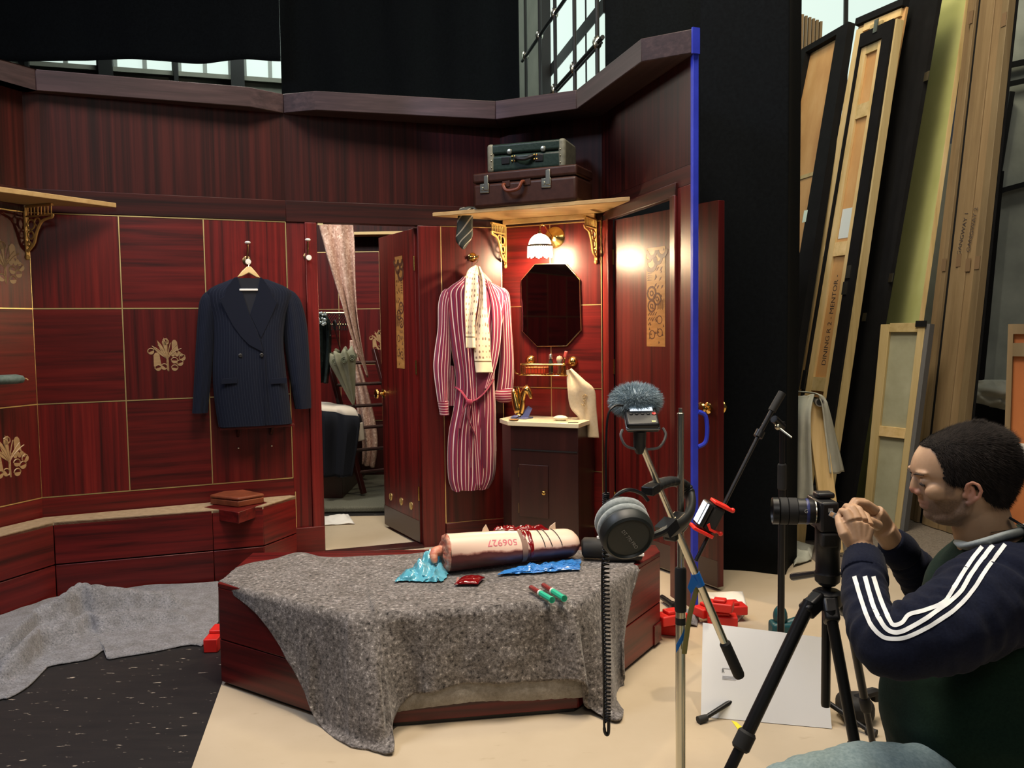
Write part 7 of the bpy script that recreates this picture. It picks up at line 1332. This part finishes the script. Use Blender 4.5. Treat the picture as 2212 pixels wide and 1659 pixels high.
bn = cloth_tube(near, 56, 110, .0065, 3); so = bn.build('sleeve', M_NAVYJ, sw, angle=180); so['label'] = 'navy sleeve with white stripes nearest the viewer'
def rib(lst, nm_, mt_, n=60, par=sw):
    P = cr([(*px3(q), q[3]) for q in lst], 14); b = MB(); b.tube([V(q[:3]) for q in P], [q[3] for q in P], n)
    for i, v in enumerate(b.v[:n * 14]): c = V(P[i // n][:3]); b.v[i] = c + (v - c) * (1 + .018 * (1 if i % 2 else -1))
    return b.build(nm_, mt_, par, angle=180)
rib([(1867, 1246, 1.822, .046), (1867, 1240, 1.83, .0475), (1866, 1222, 1.86, .045), (1866, 1207, 1.885, .0425), (1866, 1203, 1.89, .040)], 'cuff', M_NAVYJ)
far = [(2185, 1225, 1.90, .08), (2130, 1245, 1.98, .085), (2060, 1275, 2.06, .075), (2010, 1268, 2.10, .062), (1972, 1226, 2.085, .050), (1948, 1196, 2.065, .042)]
cloth_tube(far, 40, 70, .006, 8).build('sleeve', M_NAVYJ, sw, angle=180); rib([(1952, 1200, 2.068, .043), (1940, 1186, 2.06, .044), (1928, 1172, 2.052, .038), (1924, 1168, 2.05, .035)], 'cuff', M_NAVYJ)
bv = BVHTree.FromPolygons(bn.v, [f for f in bn.f if len(f) < 5])
def strip(path, w_, nm_='stripe', bvh=bv, par=sw, n=90):
    P = cr(path, n); vs = []; keepf = []; last = None
    for i in range(n):
        a, c = V(P[max(i - 1, 0)]), V(P[min(i + 1, n - 1)]); d = (c - a).normalized(); nn_ = V((-d.y, d.x))
        for k in range(4):
            q = V(P[i]) + nn_ * w_ * (k / 3 - .5); h = bvh.ray_cast(C0, ray(q.x, q.y).normalized())
            if h[0] is None: vs.append(last or V((0, 0, 0))); keepf.append(False); continue
            last = h[0]; no = h[1] if h[1].dot(C0 - h[0]) > 0 else -h[1]; vs.append(h[0] + no * .0016); keepf.append(True)
    r0 = min(i for i in range(n) if all(keepf[i * 4:i * 4 + 4])); r1 = max(i for i in range(n) if all(keepf[i * 4:i * 4 + 4])); vs = vs[r0 * 4:(r1 + 1) * 4]; n = r1 - r0 + 1
    fs = []
    for i in range(n - 1):
        for k in range(3):
            f = (i * 4 + k, i * 4 + k + 1, (i + 1) * 4 + k + 1, (i + 1) * 4 + k)
            fs.append(f)
    b = MB(); b.add(vs, fs); return b.build(nm_, M_STRIPE, par, angle=180)
strip([(2186, 1158), (2160, 1192), (2130, 1232), (2104, 1272), (2066, 1314), (2010, 1352), (1960, 1376), (1925, 1380), (1902, 1372), (1880, 1346), (1862, 1300), (1846, 1246)], 9)
strip([(2156, 1166), (2128, 1200), (2100, 1238), (2072, 1282), (2030, 1316), (1978, 1350), (1942, 1366), (1920, 1362), (1904, 1344), (1886, 1308), (1868, 1246)], 9.5)
strip([(2124, 1180), (2098, 1212), (2066, 1262), (2040, 1300), (2000, 1318), (1965, 1328), (1948, 1346), (1930, 1350), (1918, 1332), (1902, 1296), (1886, 1246)], 9)
for L_ in ([(2064, 1236), (2040, 1222), (2016, 1210)],): pass
co_ = [hd(2080, 1176, 0), at_y(2090, 1180, 1.775), at_y(2125, 1172, 1.735), at_y(2170, 1158, 1.735), at_y(2215, 1146, 1.78), at_y(2232, 1140, 1.84), at_y(2205, 1142, 1.91), at_y(2150, 1152, 1.925), at_y(2100, 1166, 1.895)]
cl = [V(q) for q in cr([tuple(q) for q in co_ + [co_[0]]], 60)][:-1]; b = MB(); b.tube(cl, .0165, 14, closed=True, flat=.5); b.build('collar', M_RIB, sw, angle=180)
b = MB(); b.tube(cr([tuple(at_y(2140, 1150, 1.765)), tuple(at_y(2175, 1146, 1.755)), tuple(at_y(2205, 1138, 1.765)), tuple(at_y(2230, 1130, 1.80))], 20), .0012, 5); b.build('chain', M_CHROME, man, M=MO)
b = MB(); b.tube(cr([tuple(at_y(2180, 1118, 1.765)), tuple(at_y(2200, 1130, 1.755)), tuple(at_y(2222, 1144, 1.74)), tuple(at_y(2260, 1180, 1.73))], 20), .008, 8, flat=.3); b.build('camera_strap', M_BLK, man, M=MO)
M_JEAN = speck('faded_denim', [(.3, (.16, .23, .24)), (.7, (.26, .34, .35))], 130, .9, .2)
cloth_tube([(2150, 1722, 1.74, .115), (2060, 1719, 1.70, .104), (1950, 1714, 1.665, .096), (1830, 1714, 1.635, .086), (1740, 1728, 1.62, .078), (1712, 1762, 1.615, .074), (1716, 1860, 1.62, .062), (1726, 2000, 1.625, .058), (1734, 2120, 1.63, .06)], 48, 90, .005, 5).build('jeans', M_JEAN, man, angle=180, M=MO)
q = at_y(2110, 1640, 1.92); b = MB(); P = cr([(q.x, q.y, q.z, .11), (q.x - .05, 1.95, .36, .095), (q.x - .1, 1.96, .12, .08), (q.x, 1.96, .085, .07), (q.x + .2, 1.96, .075, .058), (q.x + .36, 1.96, .07, .055)], 50); b.tube([V(c[:3]) for c in P], [c[3] for c in P], 32); b.build('jeans_leg', M_JEAN, man, angle=180, M=MO)
fq = at_y(1734, 2130, 1.63); b = MB(); b.tube([V((fq.x + .05, fq.y, .06)), V((fq.x - .02, fq.y, .055)), V((fq.x - .12, fq.y, .045)), V((fq.x - .2, fq.y, .036))], [.04, .046, .044, .026], 20, flat=.85); b.build('shoe', M_RUB, man, M=MO); b = MB(); b.tube([V((q.x + .36, 1.96, .06)), V((q.x + .5, 1.96, .05))], [.045, .03], 16); b.build('shoe', M_RUB, man, M=MO)
# memory card in the fingers
kc = at_y(1803, 1114, 1.955); mcard = thing('memory_card', 'small silvery memory card held in the fingers at the back of the camera', 'card', tuple(kc)); b = MB(); b.box(-.013, .012, -.001, .001, -.006, .006, 0, Mx.Rotation(.5, 4, 'Y')); b.build('card', flat('card_plastic', (.35, .42, .5), .3), mcard, .0006)
b = MB(); b.box(-.013, -.004, -.0016, -.0011, -.005, .005, 0, Mx.Rotation(.5, 4, 'Y')); b.build('contacts', M_CHROME, mcard)
